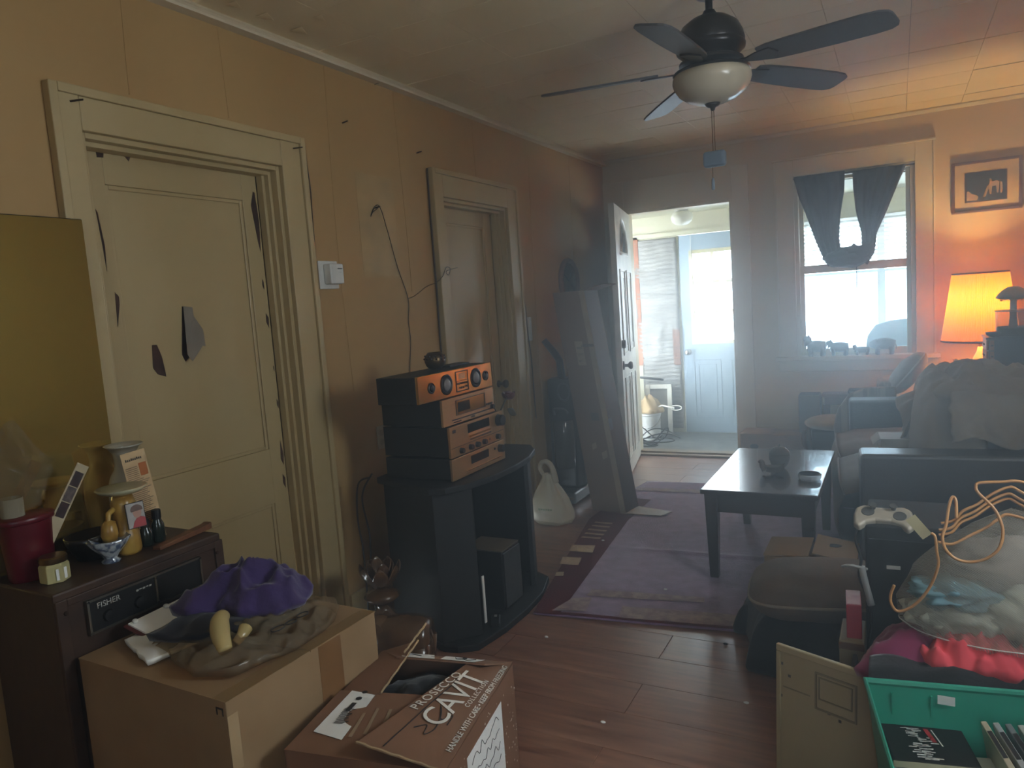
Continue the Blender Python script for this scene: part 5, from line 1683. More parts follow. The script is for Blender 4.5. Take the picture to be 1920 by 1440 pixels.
# ------------------------------------------------------------------ ceiling fan
fan = thing('ceiling_fan', 'dark five-bladed ceiling fan with bowl light', 'ceiling fan', (-0.625, 2.97, 0))
m_bronze = pm('dark_bronze', (44, 40, 40), 0.3, metal=0.6)
m_blade = pm('dark_grey_blade', (62, 60, 62), 0.5, col2=(52, 50, 52), scale=3, stretch=(8, 1, 1))
MB().lathe([(0, ZC), (0.07, ZC), (0.068, ZC - 0.02), (0.045, ZC - 0.05), (0.02, ZC - 0.06), (0, ZC - 0.06)], 28).build('ceiling_canopy', m_bronze, fan, smooth=True)
MB().cyl((0, 0, 2.43), (0, 0, ZC - 0.05), 0.014, 14).build('downrod', m_bronze, fan, smooth=True)
MB().lathe([(0, 2.455), (0.02, 2.452), (0.03, 2.435), (0.07, 2.42), (0.105, 2.395), (0.122, 2.36), (0.128, 2.335), (0.125, 2.325), (0.13, 2.318), (0.128, 2.305), (0.11, 2.29), (0.10, 2.275), (0.12, 2.265), (0.12, 2.255), (0, 2.255)], 40).build('motor_housing', m_bronze, fan, smooth=True, auto=50)
for k, a in enumerate((-165, -94, -18, 51, 126)):
    a = math.radians(a)
    Mr = Matrix.Rotation(a, 4, 'Z')
    bl = []
    nn = 10
    prof = [(0.20, 0.045), (0.24, 0.056), (0.32, 0.062), (0.45, 0.066), (0.58, 0.067), (0.63, 0.062), (0.655, 0.048), (0.662, 0.03)]
    poly = [(x, w) for x, w in prof] + [(x, -w) for x, w in prof[::-1]]
    Mp = Mr @ Matrix.Translation((0, 0, 2.245)) @ Matrix.Rotation(math.radians(2.0), 4, 'Y') @ Matrix.Rotation(math.radians(-13), 4, 'X')
    bo = MB().prism(poly, -0.004, 0.004, Mp).build('blade', m_blade, fan, bevel=0.002)
    mb = MB()
    mb.prism([(0.10, 0.018), (0.15, 0.014), (0.19, 0.03), (0.25, 0.04), (0.27, 0.0), (0.25, -0.04), (0.19, -0.03), (0.15, -0.014), (0.10, -0.018)], -0.010, -0.004, Mp)
    mb.build('blade_iron', m_bronze, bo, bevel=0.002)
MB().lathe([(0.0, 2.256), (0.06, 2.256), (0.07, 2.25), (0.075, 2.235), (0.14, 2.232), (0.146, 2.226), (0.14, 2.22), (0, 2.22)], 36).build('fitter', m_bronze, fan, smooth=True, auto=50)
MB().lathe([(0.138, 2.224), (0.146, 2.21), (0.148, 2.195), (0.142, 2.175), (0.125, 2.15), (0.095, 2.128), (0.055, 2.113), (0.015, 2.108), (0, 2.108)], 40).build('light_bowl', pm('frosted_bowl_glass', (196, 186, 164), 0.25, col2=(180, 168, 146), scale=6), fan, smooth=True)
MB().lathe([(0, 2.112), (0.03, 2.11), (0.024, 2.10), (0.01, 2.095), (0.008, 2.085), (0, 2.082)], 18).build('finial', m_bronze, fan, smooth=True)
MB().cyl((0.004, -0.004, 2.09), (0.004, -0.004, 1.93), 0.0016, 6).build('pull_chain', m_brass, fan)
MB().cyl((-0.006, 0.004, 2.09), (-0.006, 0.004, 1.93), 0.0016, 6).build('pull_chain', m_brass, fan)
MB().box(-0.043, -0.02, 1.872, 0.043, 0.02, 1.932).build('pull_box', pm('blue_grey_plastic', (84, 98, 112), 0.5), fan, bevel=0.012, bseg=3)
MB().cyl((-0.010, 0, 1.872), (-0.010, 0, 1.83), 0.0016, 6).build('pull_chain', m_brass, fan)
MB().lathe([(0.003, 1.832), (0.006, 1.825), (0.007, 1.79), (0.004, 1.785), (0, 1.785)], 12, c=(-0.010, 0, 0)).build('pull_knob', pm('blue_grey_plastic', (84, 98, 112), 0.5), fan, smooth=True)

# ------------------------------------------------------------------ rug
m_rug = bpy.data.materials.new('purple_rug_pile')
m_rug.use_nodes = True
nt = m_rug.node_tree
b = nt.nodes['Principled BSDF']
b.inputs['Roughness'].default_value = 0.95
b.inputs['Sheen Weight'].default_value = 0.6
b.inputs['Sheen Roughness'].default_value = 0.5
tc = nt.nodes.new('ShaderNodeTexCoord')
n1 = nt.nodes.new('ShaderNodeTexNoise')
n1.inputs['Scale'].default_value = 16
n1.inputs['Detail'].default_value = 6
nt.links.new(tc.outputs['Object'], n1.inputs['Vector'])
cr = nt.nodes.new('ShaderNodeValToRGB')
cr.color_ramp.elements[0].position = 0.32
cr.color_ramp.elements[0].color = lin((116, 80, 120))
cr.color_ramp.elements[1].position = 0.7
cr.color_ramp.elements[1].color = lin((160, 126, 164))
nt.links.new(n1.outputs['Fac'], cr.inputs['Fac'])
nt.links.new(cr.outputs[0], b.inputs['Base Color'])
n2 = nt.nodes.new('ShaderNodeTexNoise')
n2.inputs['Scale'].default_value = 140
n2.inputs['Detail'].default_value = 3
nt.links.new(tc.outputs['Object'], n2.inputs['Vector'])
bp = nt.nodes.new('ShaderNodeBump')
bp.inputs['Strength'].default_value = 0.6
bp.inputs['Distance'].default_value = 0.006
nt.links.new(n2.outputs['Fac'], bp.inputs['Height'])
nt.links.new(bp.outputs[0], b.inputs['Normal'])
m_rugred = pm('dark_red_rug_border', (98, 24, 36), 0.95, bump=0.5, bscale=120)
m_rugbeige = pm('beige_rug_block', (206, 184, 150), 0.95, bump=0.5, bscale=120, col2=(186, 160, 130), scale=30)

rug = thing('area_rug', 'worn purple rug with dark red border and beige blocks', 'rug')
RL = [(0.0, -1.470, 2.805), (0.58, -1.745, 4.18), (0.8, -1.73, 4.75), (1.0, -1.675, 5.18)]
RR = [(0.0, 0.20, 3.02), (0.58, 0.20, 4.2), (1.0, 0.20, 5.30)]


def rugp(u, v, dz=0.0):
    xl, yl = interp(RL, v)
    xr, yr = interp(RR, v)
    x, y_ = lerp(xl, xr, u), lerp(yl, yr, u)
    z = 0.010 + 0.0025 * noise.noise(Vector((x * 5, y_ * 5, 0.3)))
    # a crosswise ripple
    yc = 3.73 + 0.06 * (x + 1.35)
    z += 0.010 * math.exp(-((y_ - yc) / 0.022) ** 2) * max(0.0, min(1.0, (x + 1.5) / 0.4))
    return (x, y_, z + dz)


mb = MB()
mb.grid(rugp, 60, 130)
me = mb.build('pile', m_rug, rug, smooth=True)
s_ = me.modifiers.new('thickness', 'SOLIDIFY')
s_.thickness = 0.008
s_.offset = -1


def rugband(name, pts, mat, n=8, dz=0.004):
    """quad patch lying on the rug; pts = 4 world xy corners"""
    P = [Vector((p[0], p[1])) for p in pts]

    def fn(u, v):
        q = P[0].lerp(P[1], u).lerp(P[3].lerp(P[2], u), v)
        x, y_ = q.x, q.y
        z = 0.010 + 0.0025 * noise.noise(Vector((x * 5, y_ * 5, 0.3)))
        yc = 3.73 + 0.06 * (x + 1.35)
        z += 0.010 * math.exp(-((y_ - yc) / 0.022) ** 2) * max(0.0, min(1.0, (x + 1.5) / 0.4))
        return (x, y_, z + dz)
    return MB().grid(fn, n, n * 3).build(name, mat, rug, smooth=True)


rugband('border', [(-1.470, 2.805), (-1.35, 2.82), (-1.50, 4.2), (-1.745, 4.18)], m_rugred, 14, 0.003)
rugband('border', [(-1.745, 4.18), (-1.50, 4.2), (-1.50, 4.7), (-1.73, 4.72)], m_rugred, 8, 0.003)
rugband('near_edge', [(-1.470, 2.805), (0.2, 3.02), (0.2, 3.045), (-1.470, 2.83)], m_rugred, 30, 0.0035)
for (xa, xb, y_) in ((-1.685, -1.571, 4.119), (-1.675, -1.562, 4.049), (-1.670, -1.554, 3.972), (-1.662, -1.544, 3.901), (-1.658, -1.538, 3.833)):
    rugband('woven_stripe', [(xa, y_ - 0.014), (xb, y_ - 0.012), (xb, y_ + 0.016), (xa, y_ + 0.014)], m_rugbeige, 3, 0.0055)
rugband('woven_block', [(-1.631, 3.587), (-1.495, 3.598), (-1.524, 3.715), (-1.656, 3.691)], m_rugbeige, 5, 0.0055)
rugband('woven_block', [(-1.600, 3.388), (-1.498, 3.401), (-1.522, 3.506), (-1.625, 3.491)], m_rugbeige, 5, 0.0055)
rugband('woven_block', [(-1.553, 3.226), (-1.513, 3.239), (-1.530, 3.290), (-1.570, 3.277)], m_rugbeige, 3, 0.0055)
m_rugpale = pm('pale_worn_rug', (190, 174, 164), 0.95, bump=0.6, bscale=90, col2=(150, 124, 136), scale=26)
rugband('woven_block', [(-1.088, 2.872), (-0.40, 2.965), (-0.44, 3.075), (-1.114, 2.989)], m_rugpale, 10, 0.0055)
rugband('woven_block', [(-1.31, 3.047), (-0.78, 3.136), (-0.795, 3.193), (-1.312, 3.124)], m_rugpale, 10, 0.0055)
rugband('woven_block', [(-1.398, 2.845), (-1.245, 2.885), (-1.278, 3.036), (-1.36, 3.00)], m_rugpale, 6, 0.0055)
rugband('far_border', [(-1.69, 4.90), (0.1, 5.02), (0.1, 5.10), (-1.68, 4.98)], m_rugpale, 16, 0.004)

# crumbs on the floor and rug
random.seed(21)
for i_, (x, y_, z, lab) in enumerate(((-1.32, 2.62, 0.0, 'white crumb on the planks left of the rug edge'), (-0.47, 2.40, 0.0, 'tiny white crumb on the sunlit planks'), (-0.88, 2.12, 0.0, 'pair of crumbs on the planks before the carton'),
                                      (-0.62, 2.80, 0.0, 'dark crumb just below the rug edge'), (-0.44, 2.62, 0.0, 'black crumb beside the black bag'), (-1.51, 3.80, 0.014, 'white lint ball on the rug border'), (-0.98, 3.22, 0.016, 'white lint curl near the table leg'))):
    tag(MB().blob((x, y_, z + 0.004), (0.009, 0.006, 0.004), 10, 6, 0.4, 3, i_).build('crumb', m_ink if 'dark' in lab or 'black' in lab else m_paper), lab, 'crumb', 'crumbs on the floor')

# ------------------------------------------------------------------ coffee table
m_table = pm('dark_espresso_table', (44, 30, 30), 0.22, col2=(34, 22, 22), scale=5, stretch=(2, 14, 2), rvar=0.08, coat=0.3)
tb = thing('coffee_table', 'dark wood coffee table with tapered legs on the rug', 'table', (-0.585, 3.885, 0.012))
MB().box(-0.262, -0.485, 0.425, 0.262, 0.485, 0.448).build('tabletop', m_table, tb, bevel=0.006, bseg=3)
mb = MB().box(-0.235, -0.455, 0.335, 0.235, -0.437, 0.425)
mb.box(-0.235, 0.437, 0.335, 0.235, 0.455, 0.425)
mb.box(-0.235, -0.437, 0.335, -0.217, 0.437, 0.425)
mb.box(0.217, -0.437, 0.335, 0.235, 0.437, 0.425)
mb.build('apron', m_table, tb)
for sx in (-1, 1):
    for sy in (-1, 1):
        mb = MB()
        x, y_ = sx * 0.215, sy * 0.435
        a, b_ = 0.031, 0.02
        vs = [(x - b_, y_ - b_, 0.006), (x + b_, y_ - b_, 0.006), (x + b_, y_ + b_, 0.006), (x - b_, y_ + b_, 0.006), (x - a, y_ - a, 0.425), (x + a, y_ - a, 0.425), (x + a, y_ + a, 0.425), (x - a, y_ + a, 0.425)]
        mb.add(vs, [(0, 3, 2, 1), (4, 5, 6, 7), (0, 1, 5, 4), (1, 2, 6, 5), (2, 3, 7, 6), (3, 0, 4, 7)])
        mb.build('leg', m_table, tb, bevel=0.003)
TT = 0.460
m_clay = pm('dull_clay', (92, 80, 66), 0.55, col2=(76, 66, 56), scale=14)
jb = thing('round_lidded_jar', 'ball-shaped clay jar with knob lid on the coffee table', 'jar', (-0.552, 3.90, TT))
MB().lathe([(0, 0), (0.024, 0), (0.026, 0.006), (0.04, 0.02), (0.05, 0.045), (0.052, 0.06), (0.049, 0.078)], 28).build('body', m_clay, jb, smooth=True)
ld = MB().lathe([(0.05, 0.077), (0.046, 0.09), (0.034, 0.105), (0.016, 0.113), (0.008, 0.115)], 28).build('lid', m_clay, jb, smooth=True)
MB().blob((0, 0, 0.119), (0.007, 0.007, 0.007), 12, 8).build('knob', m_clay, ld, smooth=True)
bd = thing('bird_dish', 'small clay bird-shaped dish in front of the ball jar', 'dish', (-0.557, 3.765, TT))
mb = MB()


def birdf(u, v):
    a = 2 * PI * u
    k = math.sin(PI * 0.5 * v) if v < 0.62 else lerp(0.83, 0.70, (v - 0.62) / 0.38)
    rx, ry = 0.062 * k, 0.038 * k
    z = (0.042 * v / 0.62 if v < 0.62 else lerp(0.042, 0.014, (v - 0.62) / 0.38))
    z += 0.016 * max(0, math.cos(a)) ** 2 * min(1, v / 0.62) * (1 if v < 0.8 else 0.4)
    return (rx * math.cos(a), ry * math.sin(a), z)


mb.grid(birdf, 32, 16, closed_u=True)
mb.build('bowl', m_clay, bd, smooth=True)
pts = spline([(-0.045, 0, 0.02), (-0.058, 0, 0.042), (-0.06, 0, 0.058), (-0.068, 0, 0.062), (-0.078, 0, 0.058)], 4)
MB().tube(pts, [0.018, 0.017, 0.0165, 0.016, 0.0155, 0.015, 0.0145, 0.014, 0.014, 0.0135, 0.013, 0.012, 0.011, 0.008, 0.006, 0.004, 0.002], 12).build('head', m_clay, bd, smooth=True)
ash = thing('glass_ashtray', 'round cut-glass ashtray on the coffee table', 'ashtray', (-0.388, 3.69, TT))
MB().lathe([(0, 0), (0.044, 0), (0.052, 0.010), (0.054, 0.026), (0.05, 0.028), (0.043, 0.018), (0.04, 0.010), (0, 0.009)], 24, wob=lambda a, z: 1 + 0.05 * (1 if math.sin(a * 12) > 0 else -1)).build('body', glassy('cut_glass', (240, 243, 246), 0.5, 0.04, 1.0), ash)
MB().lathe([(0.05, 0.0285), (0.0525, 0.030), (0.05, 0.0315), (0.0475, 0.030), (0.05, 0.0285)], 32).build('rim', m_chrome, ash, smooth=True)

# ------------------------------------------------------------------ framed picture on the far wall
fp = thing('framed_picture', 'framed dark animal picture with cream mat on the far wall', 'picture', (0.335, YF - 0.001, 1.80), 0)
m_frame = pm('mauve_brown_frame', (110, 76, 62), 0.4)
mb = MB()
for (a, b_, c_, d_) in ((0, 0.02, 0, 0.35), (0.39, 0.41, 0, 0.35), (0.02, 0.39, 0, 0.02), (0.02, 0.39, 0.33, 0.35)):
    mb.box(a, -0.022, c_, b_, 0, d_)
mb.build('frame', m_frame, fp, bevel=0.004)
MB().box(0.02, -0.008, 0.02, 0.39, -0.001, 0.33).build('mat_board', pm('cream_mat_board', (206, 180, 140), 0.7), fp)
MB().box(0.078, -0.0105, 0.07, 0.325, -0.008, 0.272).build('inner_frame', m_frame, fp)
pr = MB().box(0.084, -0.0125, 0.076, 0.319, -0.0105, 0.266).build('print', pm('dark_animal_print', (58, 54, 56), 0.6, col2=(40, 40, 44), scale=18), fp)
m_pale = pm('pale_animal_print', (176, 150, 122), 0.6, col2=(150, 120, 96), scale=40)


def onprint(name, poly):
    MB().prism(poly, 0.0125, 0.0131, My).build(name, m_pale, pr)


onprint('animal_shape', [(0.09, 0.085), (0.15, 0.082), (0.16, 0.105), (0.145, 0.12), (0.12, 0.128), (0.10, 0.15), (0.09, 0.14)])
onprint('animal_shape', [(0.185, 0.10), (0.20, 0.10), (0.212, 0.14), (0.222, 0.15), (0.225, 0.115), (0.235, 0.115), (0.238, 0.165), (0.262, 0.17), (0.265, 0.12), (0.275, 0.12), (0.28, 0.19), (0.265, 0.205), (0.24, 0.195), (0.235, 0.22), (0.222, 0.215), (0.225, 0.185), (0.21, 0.17)])
onprint('animal_shape', [(0.285, 0.115), (0.295, 0.115), (0.30, 0.15), (0.295, 0.19), (0.285, 0.19)])
MB().blob((0.53, -0.004, 0.0), (0.004, 0.004, 0.004), 8, 6).build('nail', m_nail, fp).location = (-0.07, 0, -0.06)

# ------------------------------------------------------------------ animal figurines on the window sill
SZ, SY = 0.8355, YF - 0.038
m_fig1 = pm('brown_white_figurine', (74, 56, 42), 0.5, col2=(120, 106, 90), scale=30)
m_fig2 = pm('black_figurine', (26, 27, 30), 0.5)
m_fig3 = pm('tan_figurine', (66, 46, 34), 0.6)
quadruped('dog_figurine', 'brown and white dog figurine at the left end of the window sill', 'figurine', (-0.56, SY, SZ), 0, 0.155, 0.118, m_fig1, (-0.42, 1.10, 0.23, 0.10), group='animal figurines on the window sill')
quadruped('bear_figurine', 'black crouching bear figurine on the window sill', 'figurine', (-0.40, SY, SZ), 0, 0.15, 0.10, m_fig2, (-0.46, 0.95, 0.22, 0.12), group='animal figurines on the window sill', tail=False)
quadruped('lamb_figurine', 'tiny tan figurine between bear and bison on the sill', 'figurine', (-0.245, SY, SZ), 0, 0.12, 0.062, m_fig3, (-0.42, 1.05, 0.22, 0.06), group='animal figurines on the window sill', tail=False)
quadruped('bison_figurine', 'stout brown bison figurine at the right of the window sill', 'figurine', (-0.095, SY, SZ), 0, 0.165, 0.108, m_fig3, (-0.40, 0.70, 0.30, 0.05), group='animal figurines on the window sill', hump=0.012)

# ------------------------------------------------------------------ sofa along the right wall (faces left)
m_leather = pm('dark_brown_leather', (78, 76, 78), 0.32, col2=(66, 64, 66), scale=5, bump=0.15, bscale=70)
m_leather2 = pm('taupe_seat_fabric', (122, 108, 92), 0.7, col2=(108, 94, 80), scale=5, bump=0.2, bscale=50)
sf = thing('sofa', 'dark leather sofa with square arms and taupe seat along right wall', 'sofa', (-0.16, 3.56, 0.014), math.radians(4.6))
# local: y along the length, x to the right (towards the wall)
SL, SD = 1.80, 0.80
MB().box(0.05, 0.18, 0.06, SD, SL - 0.18, 0.26).build('base', m_leather, sf, bevel=0.02)
MB().box(0.0, 0.0, 0.06, SD, 0.17, 0.605).build('armrest', m_leather, sf, bevel=0.018, bseg=3)
MB().box(0.0, SL - 0.17, 0.06, SD, SL, 0.605).build('armrest', m_leather, sf, bevel=0.018, bseg=3)
MB().box(SD - 0.22, 0.17, 0.26, SD, SL - 0.17, 0.78).build('backrest', m_leather, sf, bevel=0.04, bseg=3)
for k, (a, b_) in enumerate(((0.175, 0.895), (0.905, SL - 0.175))):
    def cush(u, v, a=a, b_=b_):
        # rounded-front seat cushion profile swept along y
        prof = [(0.60, 0.27), (0.0, 0.10), (-0.08, 0.11), (-0.112, 0.20), (-0.112, 0.33), (-0.08, 0.41), (0.02, 0.445), (0.25, 0.455), (0.58, 0.45)]
        i_ = v * (len(prof) - 1)
        j_ = min(int(i_), len(prof) - 2)
        t = i_ - j_
        x = lerp(prof[j_][0], prof[j_ + 1][0], t)
        z = lerp(prof[j_][1], prof[j_ + 1][1], t)
        e = (2 * u - 1)
        edge = 1 - 0.10 * abs(e) ** 6
        return (x * 1.0 + (0.02 * abs(e) ** 6 if x < 0 else 0), lerp(a, b_, u), z * edge + 0.006 * noise.noise(Vector((u * 6, v * 6, k))))
    co = MB().grid(cush, 20, 32)
    ob = co.build('seat_cushion', m_leather2, sf, smooth=True)
    MB().tube([Vector(cush(u_ / 12, 0.62)) + Vector((-0.004, 0, 0.004)) for u_ in range(13)], 0.006, 6).build('piping', m_leather2, ob, smooth=True)
for (x, y_) in ((0.06, 0.06), (0.06, SL - 0.06), (SD - 0.06, 0.06), (SD - 0.06, SL - 0.06)):
    MB().box(x - 0.025, y_ - 0.025, 0.0, x + 0.025, y_ + 0.025, 0.06).build('leg', m_blackwood, sf)

# bedding heap on the sofa
m_bed = pm('dark_grey_taupe_bedding', (168, 156, 142), 0.85, col2=(150, 138, 126), scale=4, bump=0.25, bscale=40, sheen=0.2)
C = (0.21, 4.33)
bd_ = thing('bedding_heap', 'crumpled taupe bedding heaped on the sofa', 'bedding')
MB().heap(C, polyr([(0.03, 4.02), (0.10, 3.775), (0.35, 3.765), (0.38, 4.2), (0.36, 4.75), (0.28, 4.85), (0.14, 4.82), (0.04, 4.45)], C), 0.40, 0.47, 6.0, 0.06, 7, 3.1, 130, 40).build('duvet', m_bed, bd_, smooth=True)
MB().heap((0.37, 4.24), ellipse(0.27, 0.46, 0.1, 0.10, 5), 0.10, 0.815, 2.2, 0.05, 9, 6.6, 80, 22).build('folded_sheet', m_bed, bd_, smooth=True)
mb = MB()


def drape(u, v):
    x = lerp(0.00, 0.12, u) + 0.02 * math.sin(v * 9)
    y_ = lerp(4.05, 4.45, v) + 0.01 * math.sin(u * 7)
    z = 0.80 - 0.22 * (1 - u) ** 1.5 * (0.6 + 0.4 * math.sin(v * 7 + 1)) + 0.015 * math.sin(v * 24)
    return (x, y_, z)


mb.grid(drape, 14, 36)
mb.build('loose_edge', m_bed, bd_, smooth=True, solid=0.006)
mb = MB()
mb.grid(lambda u, v: (lerp(0.20, 0.68, u) + 0.02 * noise.noise(Vector((u * 6, v * 5, 3))), 3.715 + 0.05 * v * v - 0.02 * abs(noise.noise(Vector((u * 11, v * 2.5, 1)))) - 0.012 * math.sin(u * 17 + v * 3), lerp(0.635 + 0.03 * (0.5 + 0.5 * math.sin(u * 8)), 0.87, v) + 0.012 * math.sin(u * 11)), 60, 24)
mb.build('hanging_edge', m_bed, bd_, smooth=True, solid=0.006)
wb_ = thing('white_carton', 'small white carton on the sofa seat in front of the bedding', 'box', (-0.045, 4.13, 0.47), math.radians(5))
MB().box(-0.05, -0.10, 0, 0.09, 0.09, 0.13).build('body', pm('dull_white_board', (176, 172, 164), 0.6), wb_, bevel=0.003)
MB().grid(lambda u, v: (lerp(-0.05, -0.085, v), lerp(-0.10, 0.09, u), 0.13 - 0.03 * v), 2, 2).build('flap', pm('dull_white_board', (176, 172, 164), 0.6), wb_, solid=0.003)

# ------------------------------------------------------------------ armchair behind the sofa end
m_uph = pm('striped_beige_upholstery', (168, 146, 118), 0.8, col2=(136, 116, 94), scale=1.0, stretch=(40, 40, 0.6), contrast=(0.45, 0.55))
ac = thing('armchair', 'beige upholstered armchair behind the far end of the sofa', 'armchair', (-0.56, 5.47, 0))
MB().box(0.0, 0.04, 0.20, 0.50, 0.40, 0.36).build('base', pm('dark_chair_base', (72, 66, 62), 0.8), ac, bevel=0.02)
MB().blob((0.14, 0.20, 0.385), (0.20, 0.19, 0.055), 32, 14).build('seat_cushion', pm('pale_tan_cushion', (176, 152, 124), 0.75), ac, smooth=True)
mb = MB().prism([(0.16, 0.20), (0.15, 0.40), (0.18, 0.52), (0.25, 0.62), (0.36, 0.665), (0.54, 0.67), (0.54, 0.20)], -0.045, 0.0, My)
mb.build('side_wing', m_uph, ac, bevel=0.012)
MB().box(0.42, 0.06, 0.36, 0.54, 0.40, 0.70).build('backrest', m_uph, ac, bevel=0.03, bseg=3)
MB().tube(spline([(-0.045, 0.03, 0.36), (-0.05, 0.03, 0.28), (-0.03, 0.03, 0.20), (0.0, 0.03, 0.13), (-0.005, 0.03, 0.0)]), 0.014, 10).build('front_leg', m_wood, ac, smooth=True)
MB().tube(spline([(-0.045, 0.37, 0.36), (-0.05, 0.37, 0.28), (-0.03, 0.37, 0.20), (0.0, 0.37, 0.13), (-0.005, 0.37, 0.0)]), 0.014, 10).build('front_leg', m_wood, ac, smooth=True)
for yy in (0.06, 0.38):
    MB().cyl((0.48, yy, 0.2), (0.50, yy, 0.0), 0.018, 10, 0.012).build('rear_leg', m_wood, ac, smooth=True)
m_pil = pm('grey_white_pillow', (176, 172, 164), 0.8, bump=0.15, bscale=40)
pw = thing('pillow', 'pale grey pillow propped up behind the sofa end', 'pillow', (0.045, 5.58, 0.745))
pw.rotation_euler = (math.radians(4), math.radians(38), 0)
MB().blob((0, 0, 0), (0.075, 0.10, 0.17), 32, 20, 0.08, 3).build('stuffing', m_pil, pw, smooth=True)
MB().tube([(0.0, 0.104 * math.cos(2 * PI * k / 36), 0.174 * math.sin(2 * PI * k / 36)) for k in range(36)], 0.005, 6, closed=True).build('piping', m_white, pw, smooth=True)

# low wooden chest under the window, side table with dark crate
lc = thing('low_box', 'low tan cardboard box on the floor right of the doorway', 'box', (-0.87, 5.915, 0))
MB().box(-0.235, -0.13, 0, 0.235, 0.13, 0.262).build('body', pm('tan_box', (168, 128, 98), 0.7), lc, bevel=0.006)
MB().box(-0.235, -0.132, 0.262, 0.0, 0.13, 0.268).build('lid_flap', pm('tan_box', (168, 128, 98), 0.7), lc, bevel=0.002)
MB().lathe([(0.02, 0), (0.02, 0.002), (0, 0.002)], 18, sx=1.6, M=Matrix.Translation((-0.13, -0.1305, 0.17)) @ Matrix.Rotation(PI / 2, 4, 'X')).build('hand_hole', m_ink, lc)
sd = thing('side_table', 'small wooden side table beneath the window sill', 'table', (-0.30, 5.98, 0))
MB().box(-0.22, -0.09, 0.535, 0.28, 0.06, 0.56).build('tabletop', m_wood, sd, bevel=0.004)
MB().box(-0.20, -0.08, 0.48, 0.26, 0.05, 0.535).build('apron', m_wood, sd)
for sx in (-0.19, 0.25):
    for sy in (-0.07, 0.04):
        MB().box(sx - 0.018, sy - 0.018, 0, sx + 0.018, sy + 0.018, 0.48).build('leg', m_wood, sd)
cr_ = thing('dark_crate', 'grey-sided crate standing left of the little side table', 'crate', (-0.61, 5.98, 0))
MB().box(-0.075, -0.075, 0, 0.075, 0.075, 0.55).build('body', pm('taupe_crate', (120, 108, 98), 0.7), cr_, bevel=0.003)
MB().box(0.0755, -0.07, 0.02, 0.078, 0.07, 0.53).build('dark_side', pm('blue_black_panel', (48, 56, 66), 0.5), cr_)
MB().box(-0.07, -0.07, 0.55, 0.07, 0.07, 0.556).build('recessed_top', pm('blue_black_panel', (48, 56, 66), 0.5), cr_)
bx_ = thing('game_box', 'flat black electronic box on the little side table', 'electronics', (-0.20, 5.985, 0.56))
MB().box(-0.14, -0.07, 0.0, 0.16, 0.05, 0.028).build('body', m_black, bx_, bevel=0.006)
MB().box(-0.13, -0.072, 0.01, -0.05, -0.07, 0.016).build('front_slot', m_silver, bx_)

# ------------------------------------------------------------------ corner table with the lit pleated lamp
et = thing('corner_table', 'wooden corner table under the lit lamp', 'table', (0.62, 5.72, 0))
MB().box(-0.34, -0.30, 0.60, 0.36, 0.32, 0.63).build('tabletop', m_wood, et, bevel=0.006)
for sx in (-0.31, 0.33):
    for sy in (-0.27, 0.29):
        MB().box(sx - 0.02, sy - 0.02, 0, sx + 0.02, sy + 0.02, 0.60).build('leg', m_wood, et)
lp = thing('table_lamp', 'lit table lamp with pleated yellow shade in the far corner', 'lamp', (0.475, 5.72, 0.63))
MB().lathe([(0, 0), (0.07, 0), (0.075, 0.012), (0.05, 0.03), (0.03, 0.05), (0.045, 0.09), (0.05, 0.14), (0.04, 0.20), (0.02, 0.24), (0.014, 0.27), (0, 0.27)], 28).build('base', pm('cream_ceramic', (214, 190, 140), 0.3, col2=(170, 130, 80), scale=22, contrast=(0.3, 0.42)), lp, smooth=True)
MB().cyl((0, 0, 0.27), (0, 0, 0.42), 0.008, 10).build('stem', m_brass, lp, smooth=True)
m_shade = bpy.data.materials.new('pleated_shade_cloth')
m_shade.use_nodes = True
nt = m_shade.node_tree
nt.nodes.remove(nt.nodes['Principled BSDF'])
out = nt.nodes['Material Output']
dif = nt.nodes.new('ShaderNodeBsdfDiffuse')
dif.inputs[0].default_value = lin((220, 160, 72))
trl = nt.nodes.new('ShaderNodeBsdfTranslucent')
trl.inputs[0].default_value = lin((240, 150, 44))
mx = nt.nodes.new('ShaderNodeMixShader')
mx.inputs[0].default_value = 0.15
nt.links.new(dif.outputs[0], mx.inputs[1])
nt.links.new(trl.outputs[0], mx.inputs[2])
nt.links.new(mx.outputs[0], out.inputs['Surface'])
NP = 96
SH0, SH1, SR0, SR1 = 0.315, 0.755, 0.222, 0.158


def shade(u, v):
    a = 2 * PI * u
    r = lerp(SR0, SR1, v) + 0.0035 * math.cos(a * NP)
    return (r * math.cos(a), r * math.sin(a), lerp(SH0, SH1, v))


sh = MB().grid(shade, NP * 4, 6, closed_u=True).build('lamp_shade', m_shade, lp, smooth=True)
MB().tube([(SR0 * math.cos(2 * PI * k / 48), SR0 * math.sin(2 * PI * k / 48), SH0) for k in range(48)], 0.007, 8, closed=True).build('rim', pm('brown_shade_trim', (140, 82, 42), 0.7), sh, smooth=True)
MB().tube([(SR1 * math.cos(2 * PI * k / 48), SR1 * math.sin(2 * PI * k / 48), SH1) for k in range(48)], 0.006, 8, closed=True).build('rim', pm('brown_shade_trim', (140, 82, 42), 0.7), sh, smooth=True)
MB().lathe([(0.0, 0.42), (0.018, 0.43), (0.03, 0.47), (0.026, 0.50), (0.01, 0.52), (0, 0.52)], 20).build('bulb', pm('warm_bulb', (255, 200, 120), 0.4, emit=12.0), lp, smooth=True)
ll_ = bpy.data.lights.new('lamp_bulb_light', 'POINT')
ll_.energy = LAMP_W
ll_.color = (1.0, 0.77, 0.34)
ll_.shadow_soft_size = 0.045
lo_ = bpy.data.objects.new('lamp_bulb_light', ll_)
COL.objects.link(lo_)
lo_.parent = lp
lo_.location = (0, 0, 0.56)
